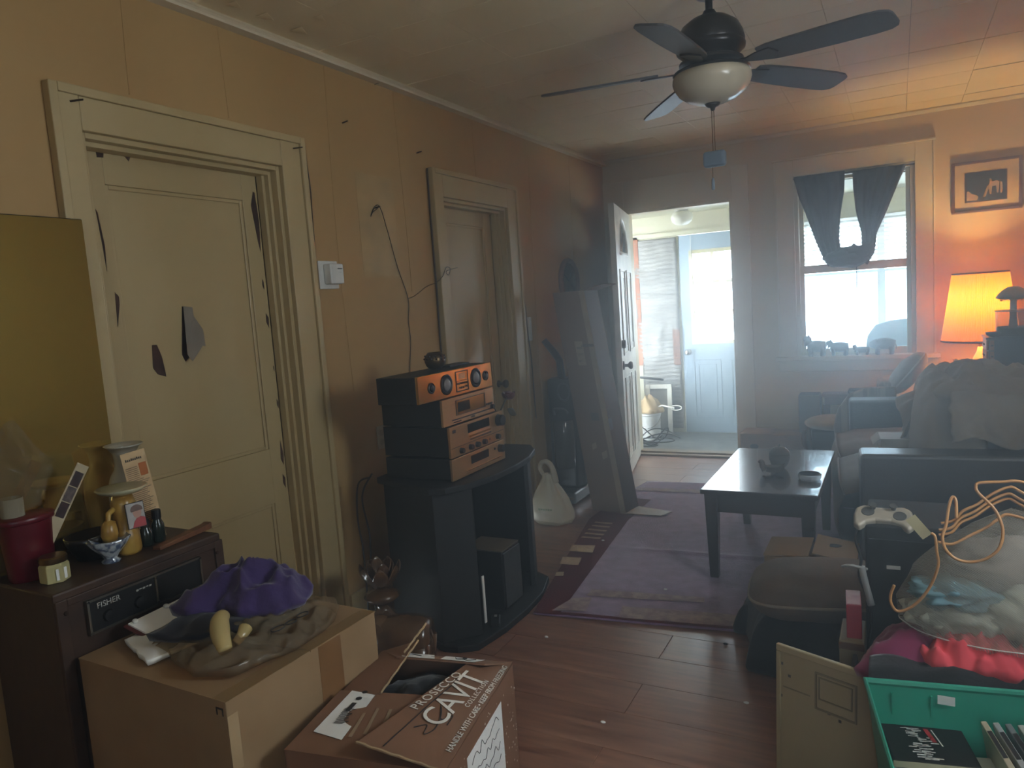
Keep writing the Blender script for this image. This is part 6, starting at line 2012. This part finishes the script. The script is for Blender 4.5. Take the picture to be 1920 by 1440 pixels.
sfm = thing('framed_photo', 'small brown photo frame leaning in front of the lamp', 'photo frame', (0.33, 5.52, 0.631))
sfm.rotation_euler = (math.radians(-14), 0, math.radians(6))
mb = MB()
for (a, b_, c_, d_) in ((-0.075, -0.063, 0, 0.175), (0.063, 0.075, 0, 0.175), (-0.063, 0.063, 0, 0.012), (-0.063, 0.063, 0.163, 0.175)):
    mb.box(a, 0, c_, b_, 0.012, d_)
mb.build('frame', m_frame, sfm, bevel=0.002)
MB().box(-0.063, 0.004, 0.012, 0.063, 0.010, 0.163).build('print', pm('sepia_print', (176, 130, 84), 0.5, col2=(90, 62, 46), scale=16), sfm)
sprig = thing('dried_sprig', 'small dried flower sprig beside the lamp base', 'dried flowers', (0.375, 5.52, 0.63))
random.seed(9)
mb = MB()
for k in range(12):
    a = random.uniform(0, 2 * PI)
    mb.tube([(0, 0.03, 0.0), (0.03 * math.cos(a), 0.03 + 0.01 * math.sin(a), 0.14), (0.065 * math.cos(a), 0.03 + 0.02 * math.sin(a), 0.18 + 0.03 * random.random())], 0.003, 5)
mb.build('stems', pm('dark_twig', (84, 52, 34), 0.8), sprig)
mb = MB()
for k in range(14):
    a = random.uniform(0, 2 * PI)
    mb.blob((0.055 * math.cos(a), 0.03 + 0.02 * math.sin(a), 0.15 + 0.06 * random.random()), (0.010, 0.008, 0.008), 8, 6)
mb.build('buds', pm('dark_bud', (100, 54, 40), 0.8), sprig, smooth=True)

# ------------------------------------------------------------------ tall narrow cabinet behind the sofa arm carrying the jewellery chest
CHZ = 0.80
pcab = thing('plinth_cabinet', 'dark stand hidden behind bedding that carries the jewellery chest', 'cabinet', (0.60, 5.22, 0))
MB().box(-0.02, -0.18, 0, 0.40, 0.12, CHZ - 0.02).build('body', m_blackwood, pcab, bevel=0.004)
MB().box(-0.16, -0.20, CHZ - 0.02, 0.40, 0.14, CHZ).build('top', m_blackwood, pcab, bevel=0.004)
jc = thing('jewellery_chest', 'black jewellery chest with three copper drawers, right edge of view', 'chest', (0.45, 5.05, CHZ))
MB().box(0.012, -0.02, 0, 0.36, 0.24, 0.20).build('body', pm('black_lacquer', (88, 82, 84), 0.4), jc, bevel=0.004)
MB().box(-0.005, -0.03, 0.20, 0.37, 0.25, 0.212).build('top', pm('black_lacquer', (88, 82, 84), 0.4), jc, bevel=0.003)
m_copper = pm('copper_drawer', (186, 118, 72), 0.4, metal=0.5)
for k in range(3):
    dw = MB().box(0.0, 0.0, 0.008 + k * 0.064, 0.012, 0.22, 0.066 + k * 0.064).build('drawer', m_copper, jc, bevel=0.003)
    MB().box(-0.008, 0.08, 0.032 + k * 0.064, 0.0, 0.14, 0.042 + k * 0.064).build('handle', m_nail, dw, bevel=0.002)
for k in range(3):
    dw = MB().box(0.015, -0.026, 0.008 + k * 0.064, 0.036, -0.02, 0.066 + k * 0.064).build('front_edge', m_copper, jc)
    MB().box(0.02, -0.03, 0.032 + k * 0.064, 0.032, -0.026, 0.042 + k * 0.064).build('pull', m_nail, dw)
JT = CHZ + 0.2125
ms = thing('mushroom_ornament', 'white toadstool ornament standing in a glass bowl on the chest', 'ornament', (0.582, 5.07, JT + 0.0065))
m_mush = pm('grey_white_ceramic', (228, 224, 214), 0.35)
MB().lathe([(0, 0), (0.026, 0), (0.025, 0.03), (0.018, 0.10), (0.016, 0.20), (0.02, 0.215), (0, 0.215)], 22).build('stalk', m_mush, ms, smooth=True)
MB().lathe([(0.018, 0.208), (0.06, 0.206), (0.082, 0.212), (0.086, 0.22), (0.076, 0.235), (0.055, 0.258), (0.028, 0.276), (0, 0.28)], 30).build('cap', m_mush, ms, smooth=True)
mb = MB()
for k in range(18):
    a = 2 * PI * k / 18
    mb.lathe([(0.0015, 0.206), (0.003, 0.198), (0, 0.195)], 6, c=(0.062 * math.cos(a), 0.062 * math.sin(a), 0))
mb.build('drops', m_mush, ms)
gb = thing('glass_tank', 'clear straight glass bowl around the toadstool ornament', 'bowl', (0.60, 5.07, JT))
MB().lathe([(0, 0), (0.105, 0), (0.106, 0.002), (0.106, 0.145), (0.103, 0.146), (0.102, 0.006), (0, 0.006)], 36).build('bowl', glassy('thin_clear_glass', (235, 236, 232), 0.14, 0.05), gb, smooth=True, auto=40)
sl = MB().lathe([(0.107, 0.144), (0.109, 0.148), (0.107, 0.150)], 36).build('rim', m_white, gb)
MB().lathe([(0.098, 0.0065), (0.1, 0.05), (0.094, 0.056), (0.026, 0.056), (0.027, 0.0065)], 36).build('pebble_fill', pm('grey_gravel', (120, 116, 108), 0.7, bump=0.8, bscale=90, col2=(80, 78, 74), scale=60), gb)
shl = thing('abalone_shell', 'dark iridescent shell dish at the corner of the chest', 'shell', (0.487, 5.035, JT))
MB().lathe([(0, 0), (0.03, 0.002), (0.048, 0.015), (0.054, 0.03), (0.05, 0.031), (0.03, 0.012), (0, 0.008)], 24, sx=0.82, sy=0.7, wob=lambda a, z: 1 + 0.08 * math.sin(3 * a)).build('shell', pm('iridescent_shell', (104, 104, 96), 0.25, col2=(60, 66, 64), scale=30, metal=0.3), shl, smooth=True)

# ------------------------------------------------------------------ small carton in front of the table
fc = thing('flapped_carton', 'small brown carton with closed flaps in front of the coffee table', 'carton', (-0.34, 3.225, 0.02))
MB().box(-0.175, -0.105, 0, 0.175, 0.135, 0.245).build('body', m_card, fc, bevel=0.003)
MB().grid(lambda u, v: (lerp(-0.178, 0.0, u), lerp(-0.108, 0.138, v), 0.249 + 0.012 * u), 3, 3).build('flap', m_card, fc, solid=0.004)
fl2 = MB().grid(lambda u, v: (lerp(0.18, 0.015, u), lerp(-0.115, 0.138, v), 0.25 + 0.028 * u), 3, 3).build('flap', m_card, fc, solid=0.004)
MB().lathe([(0.022, 0), (0.022, 0.001), (0, 0.001)], 20, sx=1.3, c=(0.09, 0.03, 0.2695)).build('round_print', m_ink, fl2)
mb = MB()
for k in range(11):
    if k != 5:
        mb.box(-0.10 + k * 0.018, -0.1062, 0.19, -0.088 + k * 0.018, -0.105, 0.207)
mb.build('faded_print', pm('faded_brown_print', (104, 78, 54), 0.7), fc)

# ------------------------------------------------------------------ tan cushion on a black bag, floor between table and tower
bbg = thing('black_duffel', 'slumped black fabric bag on the floor under the tan cushion', 'bag')
C = (-0.30, 2.80)
MB().heap(C, polyr([(-0.50, 2.60), (-0.15, 2.53), (-0.02, 2.70), (-0.02, 2.98), (-0.20, 3.05), (-0.45, 3.04), (-0.60, 2.97), (-0.53, 2.83)], C), 0.185, 0.012, 7.0, 0.014, 7, 4.4, 72, 22).build('sack', m_blackcloth, bbg, smooth=True)
MB().heap((-0.53, 2.94), ellipse(0.09, 0.05, 0.5), 0.10, 0.014, 3.0, 0.01, 9, 2.0, 30, 10).build('folded_corner', m_blackcloth, bbg, smooth=True)
tc_ = thing('tan_cushion', 'flat tan cushion lying on the black bag', 'cushion', (-0.27, 2.80, 0.275))
tc_.rotation_euler = (0, math.radians(-3), math.radians(6))


def cushn(u, v):
    a = 2 * PI * u
    b = PI * (v - 0.5)
    ca, sa = math.cos(a), math.sin(a)
    q = 4.0
    r = (abs(ca) ** q + abs(sa) ** q) ** (-1 / q)
    return (0.245 * r * ca * math.cos(b) ** 0.55, 0.185 * r * sa * math.cos(b) ** 0.55, 0.088 * math.sin(b))


MB().grid(cushn, 48, 18, closed_u=True).build('stuffing', pm('tan_cushion_cloth', (122, 102, 84), 0.85, bump=0.15, bscale=60), tc_, smooth=True)
MB().tube([Vector(cushn(k / 48, 0.5)) * 1.005 for k in range(48)], 0.006, 6, closed=True).build('piping', pm('pale_piping', (170, 156, 136), 0.8), tc_, smooth=True)

# ------------------------------------------------------------------ black media tower with controller
tw = thing('media_tower', 'tall black media tower behind the laundry bag', 'tower', (0.012, 2.40, 0))
MB().box(-0.105, -0.14, 0, 0.135, 0.14, 0.70).build('case', pm('black_tower_case', (30, 32, 36), 0.75), tw, bevel=0.006)
MB().box(-0.095, -0.142, 0.05, 0.125, -0.14, 0.66).build('front_door', m_black, tw, bevel=0.001)
MB().box(-0.05, -0.1445, 0.575, -0.015, -0.142, 0.585).build('badge', m_silver, tw)
mb = MB()
mb.tube(spline([(-0.11, -0.12, 0.70), (-0.13, -0.14, 0.66), (-0.115, -0.15, 0.60), (-0.12, -0.16, 0.55), (-0.09, -0.17, 0.45), (-0.10, -0.17, 0.36)]), 0.004, 6)
mb.build('cable', m_black, tw, smooth=True)
MB().tube(spline([(-0.115, -0.155, 0.58), (-0.105, -0.16, 0.53), (-0.09, -0.165, 0.47)]), 0.010, 8).build('cable_bundle', pm('pale_grey_plastic', (160, 160, 158), 0.4), tw, smooth=True)
MB().tube(spline([(-0.10, -0.15, 0.57), (-0.14, -0.17, 0.585), (-0.165, -0.16, 0.575)]), 0.004, 6).build('cable_tie', pm('pale_grey_plastic', (160, 160, 158), 0.4), tw, smooth=True)
m_pad = pm('beige_white_controller', (176, 166, 148), 0.4)
gc = thing('game_controller', 'pale game controller lying on the black tower', 'controller', (-0.045, 2.295, 0.701))
gc.rotation_euler = (math.radians(28), 0, 0)
mb = MB()
mb.prism([(-0.078, 0.0), (-0.072, 0.03), (-0.05, 0.042), (-0.02, 0.035), (0.02, 0.035), (0.05, 0.042), (0.072, 0.03), (0.078, 0.0), (0.076, -0.035), (0.062, -0.05), (0.045, -0.03), (0.02, -0.018), (-0.02, -0.018), (-0.045, -0.03), (-0.062, -0.05), (-0.076, -0.035)], 0.0, 0.026)
mb.build('shell', m_pad, gc, bevel=0.009, bseg=4)
for (x, y_) in ((-0.04, 0.012), (0.042, 0.0)):
    MB().lathe([(0.018, 0.0255), (0.017, 0.0275), (0, 0.0275)], 20, c=(x, y_, 0)).build('pad_ring', pm('grey_rubber', (84, 84, 82), 0.6), gc)
for (x, y_) in ((-0.026, 0.026), (0.026, 0.026)):
    MB().lathe([(0.006, 0.026), (0.006, 0.034), (0.0105, 0.038), (0.010, 0.041), (0, 0.0405)], 18, c=(x, y_, 0)).build('thumb_stick', pm('grey_rubber', (84, 84, 82), 0.6), gc, smooth=True, auto=40)
tg = thing('paper_tag', 'cream paper tag on the laundry bag cord', 'tag', (0.062, 2.19, 0.70))
tg.rotation_euler = (0, math.radians(-38), math.radians(8))
MB().box(-0.014, 0, 0, 0.014, 0.001, 0.066).build('card', pm('cream_tag', (196, 184, 142), 0.7), tg)

# red boxed item and wooden board beside the tower
rdb = thing('red_box', 'flat red and white packet standing left of the black tower', 'box', (-0.125, 2.215, 0.385))
rdb.rotation_euler = (0, 0, math.radians(4))
MB().box(-0.018, -0.03, 0, 0.022, 0.08, 0.10).build('packet', pm('dark_red_packet', (170, 40, 62), 0.4), rdb, bevel=0.002)
MB().box(-0.015, -0.027, 0.10, 0.019, 0.077, 0.1012).build('clear_top', pm('pinkish_wrap', (206, 170, 172), 0.15, col2=(170, 110, 120), scale=18), rdb)
bds = thing('wooden_case', 'beige wooden case standing upright under the red packet', 'case', (-0.125, 2.21, 0))
MB().box(-0.035, -0.045, 0, 0.03, 0.11, 0.385).build('body', pm('pale_beige_wood', (150, 132, 96), 0.6), bds, bevel=0.004)
MB().box(-0.036, -0.047, 0.36, 0.031, -0.045, 0.38).build('edge_strip', m_wood, bds)
blk = thing('thin_black_case', 'thin glossy black case leaning beside the beige wooden case', 'case', (-0.075, 2.10, 0.0))
blk.rotation_euler = (0, math.radians(-7), 0)
MB().box(-0.006, -0.05, 0.005, 0.006, 0.05, 0.36).build('shell', m_black, blk, bevel=0.003)
MB().box(-0.007, -0.052, 0.25, 0.007, -0.05, 0.36).build('silver_edge', m_silver, blk)  # silver strip on the near edge of the case

# beige computer side panel leaning
m_pc = pm('aged_beige_steel', (172, 156, 120), 0.45, col2=(160, 144, 108), scale=5)
pcs = thing('computer_side_panel', 'beige steel computer side panel standing in front of the black bag', 'panel', (-0.325, 2.075, 0.0))
pcs.rotation_euler = (math.radians(-3), 0, math.radians(-22))
MB().box(0.0, -0.003, 0.0, 0.36, 0.003, 0.375).build('sheet', m_pc, pcs, bevel=0.002)
mb = MB()
for (a, b_, c_, d_) in ((0.0, 0.36, 0.365, 0.385), (0.0, 0.014, 0.0, 0.365)):
    mb.box(a, -0.008, c_, b_, 0.006, d_)
mb.build('folded_rim', m_pc, pcs, bevel=0.003)
mb = MB()
for (a, b_, c_, d_) in ((0.115, 0.23, 0.335, 0.340), (0.115, 0.23, 0.235, 0.240), (0.115, 0.12, 0.24, 0.335), (0.225, 0.23, 0.24, 0.335), (0.125, 0.218, 0.265, 0.268), (0.125, 0.218, 0.325, 0.328), (0.125, 0.128, 0.268, 0.325), (0.215, 0.218, 0.268, 0.325)):
    mb.box(a, -0.0062, c_, b_, -0.003, d_)
mb.build('pressed_outline', pm('dark_beige_steel', (128, 112, 82), 0.5), pcs)
for (x, z) in ((0.035, 0.30), (0.15, 0.235), (0.18, 0.225), (0.012, 0.33), (0.01, 0.235)):
    MB().box(x, -0.0035, z - 0.004, x + 0.008, -0.003, z + 0.004).build('slot', m_ink, pcs)
MB().box(0.02, -0.0036, 0.262, 0.10, -0.003, 0.266).build('crease', pm('dark_beige_steel', (128, 112, 82), 0.5), pcs)

# ------------------------------------------------------------------ teal bin and what is in it
m_teal = pm('teal_plastic', (40, 150, 124), 0.38, col2=(36, 138, 114), scale=3)
bn = thing('storage_bin', 'teal plastic storage bin in the right foreground', 'bin', (-0.082, 1.885, 0), math.radians(10))
bw_, bd2, bh = 0.60, 0.42, 0.42     # local: x right, y towards the far side is 0, near side is -bd2
mb = MB()
tp, bt_ = 0.0, 0.045


def wallq(p0, p1, q0, q1, t):
    """tapered wall between top edge p0-p1 and bottom edge q0-q1 with inward thickness vector t"""
    P = [Vector(p0), Vector(p1), Vector(q1), Vector(q0)]
    t = Vector(t)
    return MB().add([tuple(p) for p in P] + [tuple(p + t) for p in P], [(0, 1, 2, 3), (7, 6, 5, 4), (0, 4, 5, 1), (1, 5, 6, 2), (2, 6, 7, 3), (3, 7, 4, 0)])


for nm, a_ in (('side_wall', wallq((0, 0, bh), (bw_, 0, bh), (bt_, -bt_, 0), (bw_ - bt_, -bt_, 0), (0, -0.004, 0))),
               ('side_wall', wallq((0, -bd2, bh), (bw_, -bd2, bh), (bt_, -bd2 + bt_, 0), (bw_ - bt_, -bd2 + bt_, 0), (0, 0.004, 0))),
               ('end_wall', wallq((0, 0, bh), (0, -bd2, bh), (bt_, -bt_, 0), (bt_, -bd2 + bt_, 0), (0.004, 0, 0))),
               ('end_wall', wallq((bw_, 0, bh), (bw_, -bd2, bh), (bw_ - bt_, -bt_, 0), (bw_ - bt_, -bd2 + bt_, 0), (-0.004, 0, 0)))):
    a_.build(nm, m_teal, bn)
MB().box(bt_, -bd2 + bt_, 0.0, bw_ - bt_, -bt_, 0.005).build('bottom', m_teal, bn)
mb = MB()
mb.tube([(0, 0, bh), (bw_, 0, bh), (bw_, -bd2, bh), (0, -bd2, bh)], 0.009, 8, closed=True)
mb.build('rim', m_teal, bn)
for xx in (0.055, 0.14, 0.36):
    MB().box(xx, -0.012, 0.1, xx + 0.004, -0.008, bh - 0.02).build('rib', m_teal, bn)
ci = thing('inner_carton', 'brown carton inside the teal bin under the books', 'carton', (0.0, 1.75, 0.006), math.radians(10))
MB().box(0.0, -0.15, 0, 0.42, 0.09, 0.265).build('body', m_card, ci, bevel=0.003)
MB().box(0.0, -0.034, 0.2651, 0.42, -0.026, 0.266).build('seam', m_cardedge, ci)
bk1 = thing('white_book', 'white paperback with red print under the black book', 'book', (0.075, 1.765, 0.273), math.radians(13))
MB().box(-0.10, -0.12, 0, 0.115, 0.06, 0.028).build('cover', m_paper, bk1, bevel=0.002)
MB().box(0.03, -0.115, 0.028, 0.10, -0.08, 0.0286).build('red_print', pm('red_cover_print', (170, 44, 50), 0.5), bk1)
bk2 = thing('black_book', 'black book with white skyline picture and red stripe in the teal bin', 'book', (0.052, 1.826, 0.302), math.radians(12))
MB().box(-0.09, -0.075, 0, 0.085, 0.07, 0.02).build('cover', m_black, bk2, bevel=0.002)
MB().box(-0.091, -0.0755, 0.0025, 0.084, -0.0748, 0.0175).build('pages', pm('page_edge', (196, 188, 160), 0.8), bk2)
mb = MB()
random.seed(17)
for k in range(60):
    t = random.random()
    y_ = lerp(0.06, -0.068, t)
    x = -0.028 + 0.022 * t + random.gauss(0, 0.010)
    s_ = random.uniform(0.0015, 0.0045)
    mb.box(x - s_ * 2.2, y_ - s_ * 0.5, 0.02, x + s_ * 2.2, y_ + s_ * 0.5, 0.0204)
mb.build('skyline_print', pm('silver_white_print', (206, 204, 198), 0.5), bk2)
MB().prism([(0.0, 0.058), (0.010, 0.058), (0.018, 0.005), (0.008, 0.005)], 0.02, 0.0204).build('red_stripe', pm('red_cover_print', (170, 44, 50), 0.5), bk2)
MB().prism([(0.016, 0.056), (0.019, 0.056), (0.028, -0.008), (0.025, -0.008)], 0.02, 0.0204).build('title_line', pm('silver_white_print', (206, 204, 198), 0.5), bk2)
for i_, (c_, lab) in enumerate((((196, 186, 160), 'cream disc case spine next to the black book in the bin'), ((170, 176, 176), 'pale grey disc case, second spine from the black book'), ((120, 128, 130), 'grey disc case, third spine from the black book'),
                                ((196, 200, 190), 'white disc case, fourth spine from the black book'), ((90, 120, 126), 'blue-grey disc case, fifth spine from the black book'), ((186, 176, 150), 'cream disc case, last spine at the right of the bin'))):
    dc = thing('disc_case', lab, 'disc case', (0.175 + 0.024 * i_, 1.86 + 0.004 * i_, 0.272), math.radians(12), 'disc cases in the teal bin')
    dc.rotation_euler = (0, math.radians(-9), math.radians(12))
    MB().box(0, -0.16, 0, 0.013, 0.02, 0.10).build('case', pm('disc_case_%d' % i_, c_, 0.4), dc, bevel=0.002)
    MB().box(0.002, -0.12, 0.1, 0.011, -0.02, 0.1006).build('title_print', m_ink, dc)

# ------------------------------------------------------------------ clothes and laundry bag behind the bin
tt_ = thing('black_tote', 'black plastic tote carrying the heap of clothes', 'tote', (0.20, 2.10, 0))
MB().box(-0.25, -0.10, 0, 0.35, 0.105, 0.36).build('tub', m_black, tt_, bevel=0.01)
MB().box(-0.255, -0.105, 0.36, 0.355, 0.11, 0.372).build('lid', m_black, tt_, bevel=0.004)
m_mag = pm('magenta_cloth', (150, 44, 92), 0.85, col2=(126, 36, 78), scale=5, sheen=0.3)
m_coral = pm('coral_pink_cloth', (232, 78, 88), 0.8, col2=(216, 66, 78), scale=5, sheen=0.2)
C = (0.16, 2.08)
tag(MB().heap(C, polyr([(-0.115, 1.985), (0.06, 1.962), (0.40, 1.985), (0.46, 2.08), (0.40, 2.19), (0.10, 2.20), (-0.06, 2.18)], C), 0.10, 0.373, 4.0, 0.035, 17, 1.7, 120, 34).build('magenta_clothes', m_mag, smooth=True),
    'crumpled magenta clothes under the laundry bag', 'clothing')
C = (0.16, 2.02)
cc_ = MB().heap(C, polyr([(0.03, 2.0), (0.06, 1.955), (0.24, 1.95), (0.30, 1.985), (0.26, 2.06), (0.10, 2.07)], C), 0.055, 0.435, 3.0, 0.045, 24, 2.9, 110, 28)
tag(cc_.build('coral_shirt', m_coral, smooth=True), 'bright coral pink shirt in front of the laundry bag', 'clothing')
bkc = MB()


def hang(u, v):
    x = lerp(-0.075, 0.45, u)
    yb = 1.925 + 0.17 * (x + 0.08)
    if v < 0.35:
        t = v / 0.35
        return (x, yb + 0.05 - 0.06 * t, 0.440 + 0.03 * u - 0.004 * t + 0.006 * math.sin(u * 22))
    t = (v - 0.35) / 0.65
    return (x, yb - 0.012 - 0.018 * math.sin(PI * t) - 0.01 * math.sin(u * 17 + t) * t, 0.436 + 0.03 * u + 0.006 * math.sin(u * 22) - (0.055 + 0.05 * u + 0.012 * math.sin(u * 9)) * t)


bkc.grid(hang, 60, 16)
hx = thing('draped_garment', 'black garment draped over the back rim of the teal bin', 'clothing')
bkc.build('cloth', m_blackcloth, hx, smooth=True, solid=0.006)
MB().box(0, 0, 0, 0.036, 0.001, 0.022).build('care_label', m_paper, hx).location = (0.072, 1.9, 0.383)

lg = thing('laundry_bag', 'grey mesh laundry bag full of clothes on the magenta heap', 'laundry bag')
m_net = bpy.data.materials.new('grey_laundry_mesh')
m_net.use_nodes = True
nt = m_net.node_tree
pb_ = nt.nodes['Principled BSDF']
pb_.inputs['Base Color'].default_value = lin((178, 172, 158))
pb_.inputs['Roughness'].default_value = 0.6
out = nt.nodes['Material Output']
tr_ = nt.nodes.new('ShaderNodeBsdfTransparent')
mx = nt.nodes.new('ShaderNodeMixShader')
tc = nt.nodes.new('ShaderNodeTexCoord')
wv = nt.nodes.new('ShaderNodeTexWave')
wv.inputs['Scale'].default_value = 110
wv.bands_direction = 'DIAGONAL'
mr = nt.nodes.new('ShaderNodeMapRange')
mr.inputs['To Min'].default_value = 0.22
mr.inputs['To Max'].default_value = 0.62
nt.links.new(tc.outputs['Object'], wv.inputs['Vector'])
nt.links.new(wv.outputs['Fac'], mr.inputs['Value'])
nt.links.new(mr.outputs[0], mx.inputs[0])
nt.links.new(tr_.outputs[0], mx.inputs[1])
nt.links.new(pb_.outputs[0], mx.inputs[2])
nt.links.new(mx.outputs[0], out.inputs['Surface'])
BC = Vector((0.235, 2.10, 0))


def bagf(u, v):
    a = 2 * PI * u
    tab = [(0.0, 0.478, 0.02), (0.04, 0.478, 0.20), (0.12, 0.50, 0.245), (0.3, 0.56, 0.262), (0.55, 0.65, 0.235), (0.75, 0.725, 0.18), (0.88, 0.775, 0.125), (1.0, 0.82, 0.045)]
    z, r = interp(tab, v)
    lean = 0.10 * max(0, v - 0.2) if math.cos(a) < 0 else 0
    k = 1 + 0.05 * noise.noise(Vector((math.cos(a) * 2.2, math.sin(a) * 2.2, v * 4))) + 0.02 * math.sin(a * 9) * v
    return (BC.x + r * k * math.cos(a) + 0.05 * v, BC.y + 0.5 * r * k * math.sin(a) - 0.01, z)


MB().grid(bagf, 72, 40, closed_u=True).build('mesh_fabric', m_net, lg, smooth=True)
mb = MB()
mb.tube([Vector(bagf(k / 60, 0.14)) * 1.0 + Vector((0, -0.002, 0)) for k in range(60)], 0.0016, 5, closed=True)
mb.build('seam', m_white, lg)
for i_, (c_, r_, col, lab) in enumerate((((0.12, 2.055, 0.545), (0.11, 0.065, 0.06), (196, 196, 180), 'white garment low inside the mesh laundry bag'),
                                         ((0.12, 2.05, 0.605), (0.10, 0.06, 0.04), (120, 158, 168), 'pale blue garment inside the mesh laundry bag'),
                                         ((0.32, 2.055, 0.57), (0.13, 0.08, 0.085), (204, 204, 186), 'large white garment at the right inside the laundry bag'),
                                         ((0.24, 2.08, 0.68), (0.14, 0.06, 0.065), (140, 128, 120), 'mauve-grey garment near the top of the laundry bag'))):
    tag(MB().blob(c_, r_, 40, 26, 0.35, 3.2, i_ * 3.1).build('garment', pm('garment_%d' % i_, col, 0.85), smooth=True), lab, 'clothing', 'clothes in the laundry bag')
m_cord = pm('tan_orange_cord', (190, 138, 84), 0.4, col2=(170, 118, 70), scale=8)
cdt = thing('looped_cord', 'tan plastic cord looped over the laundry bag', 'cord')


def cordpts(l, y_):
    return [(x, y_ + 0.06 * max(0.0, z - 0.76) / 0.15, z) for (x, z) in l]


A_ = [(0.064, 0.779), (0.072, 0.771), (0.075, 0.736), (0.078, 0.706), (0.067, 0.663), (0.044, 0.618), (0.015, 0.586), (-0.011, 0.575), (-0.024, 0.593), (-0.025, 0.615), (-0.017, 0.641)]
B_ = [(0.117, 0.816), (0.117, 0.854), (0.110, 0.862), (0.102, 0.841), (0.095, 0.799), (0.087, 0.772), (0.094, 0.743), (0.116, 0.722), (0.145, 0.718), (0.176, 0.730), (0.200, 0.756), (0.209, 0.789), (0.205, 0.817), (0.192, 0.844), (0.164, 0.874), (0.159, 0.888), (0.167, 0.897), (0.211, 0.901), (0.249, 0.903), (0.33, 0.88)]
C_ = [(0.081, 0.777), (0.108, 0.785), (0.128, 0.808), (0.157, 0.824), (0.190, 0.850), (0.225, 0.867), (0.245, 0.859), (0.29, 0.83)]
D_ = [(0.078, 0.753), (0.108, 0.750), (0.142, 0.771), (0.180, 0.794), (0.204, 0.814), (0.225, 0.824), (0.28, 0.81)]
for l_, y_, r_ in ((A_, 1.965, 0.0042), (B_, 1.965, 0.0042), (C_, 2.0, 0.0042), (D_, 1.99, 0.0042), ([(x + 0.006, z + 0.012) for x, z in C_], 2.015, 0.0042), ([(x, z - 0.012) for x, z in C_], 2.005, 0.004)):
    MB().tube(spline(cordpts(l_, y_), 8), r_ * 0.85, 8).build('cord_strand', m_cord, cdt, smooth=True)

# ------------------------------------------------------------------ added scatter volume imitating veiling glare of the lens
hz = MB().box(XL - 1.2, YB - 0.3, -0.3, XR + 1.1, PY + 0.3, ZC + 0.3)
m_hz = bpy.data.materials.new('glare_haze')
m_hz.use_nodes = True
nt = m_hz.node_tree
nt.nodes.remove(nt.nodes['Principled BSDF'])
vs = nt.nodes.new('ShaderNodeVolumeScatter')
vs.inputs['Color'].default_value = (0.92, 0.96, 1.0, 1)
vs.inputs['Density'].default_value = GLARE_HAZE
vs.inputs['Anisotropy'].default_value = 0.8
nt.links.new(vs.outputs[0], nt.nodes['Material Output'].inputs['Volume'])
if GLARE_HAZE > 0:
    tag(hz.build('glare_haze', m_hz), 'faint added haze standing in for lens glare around the bright openings', 'haze', kind='stuff')
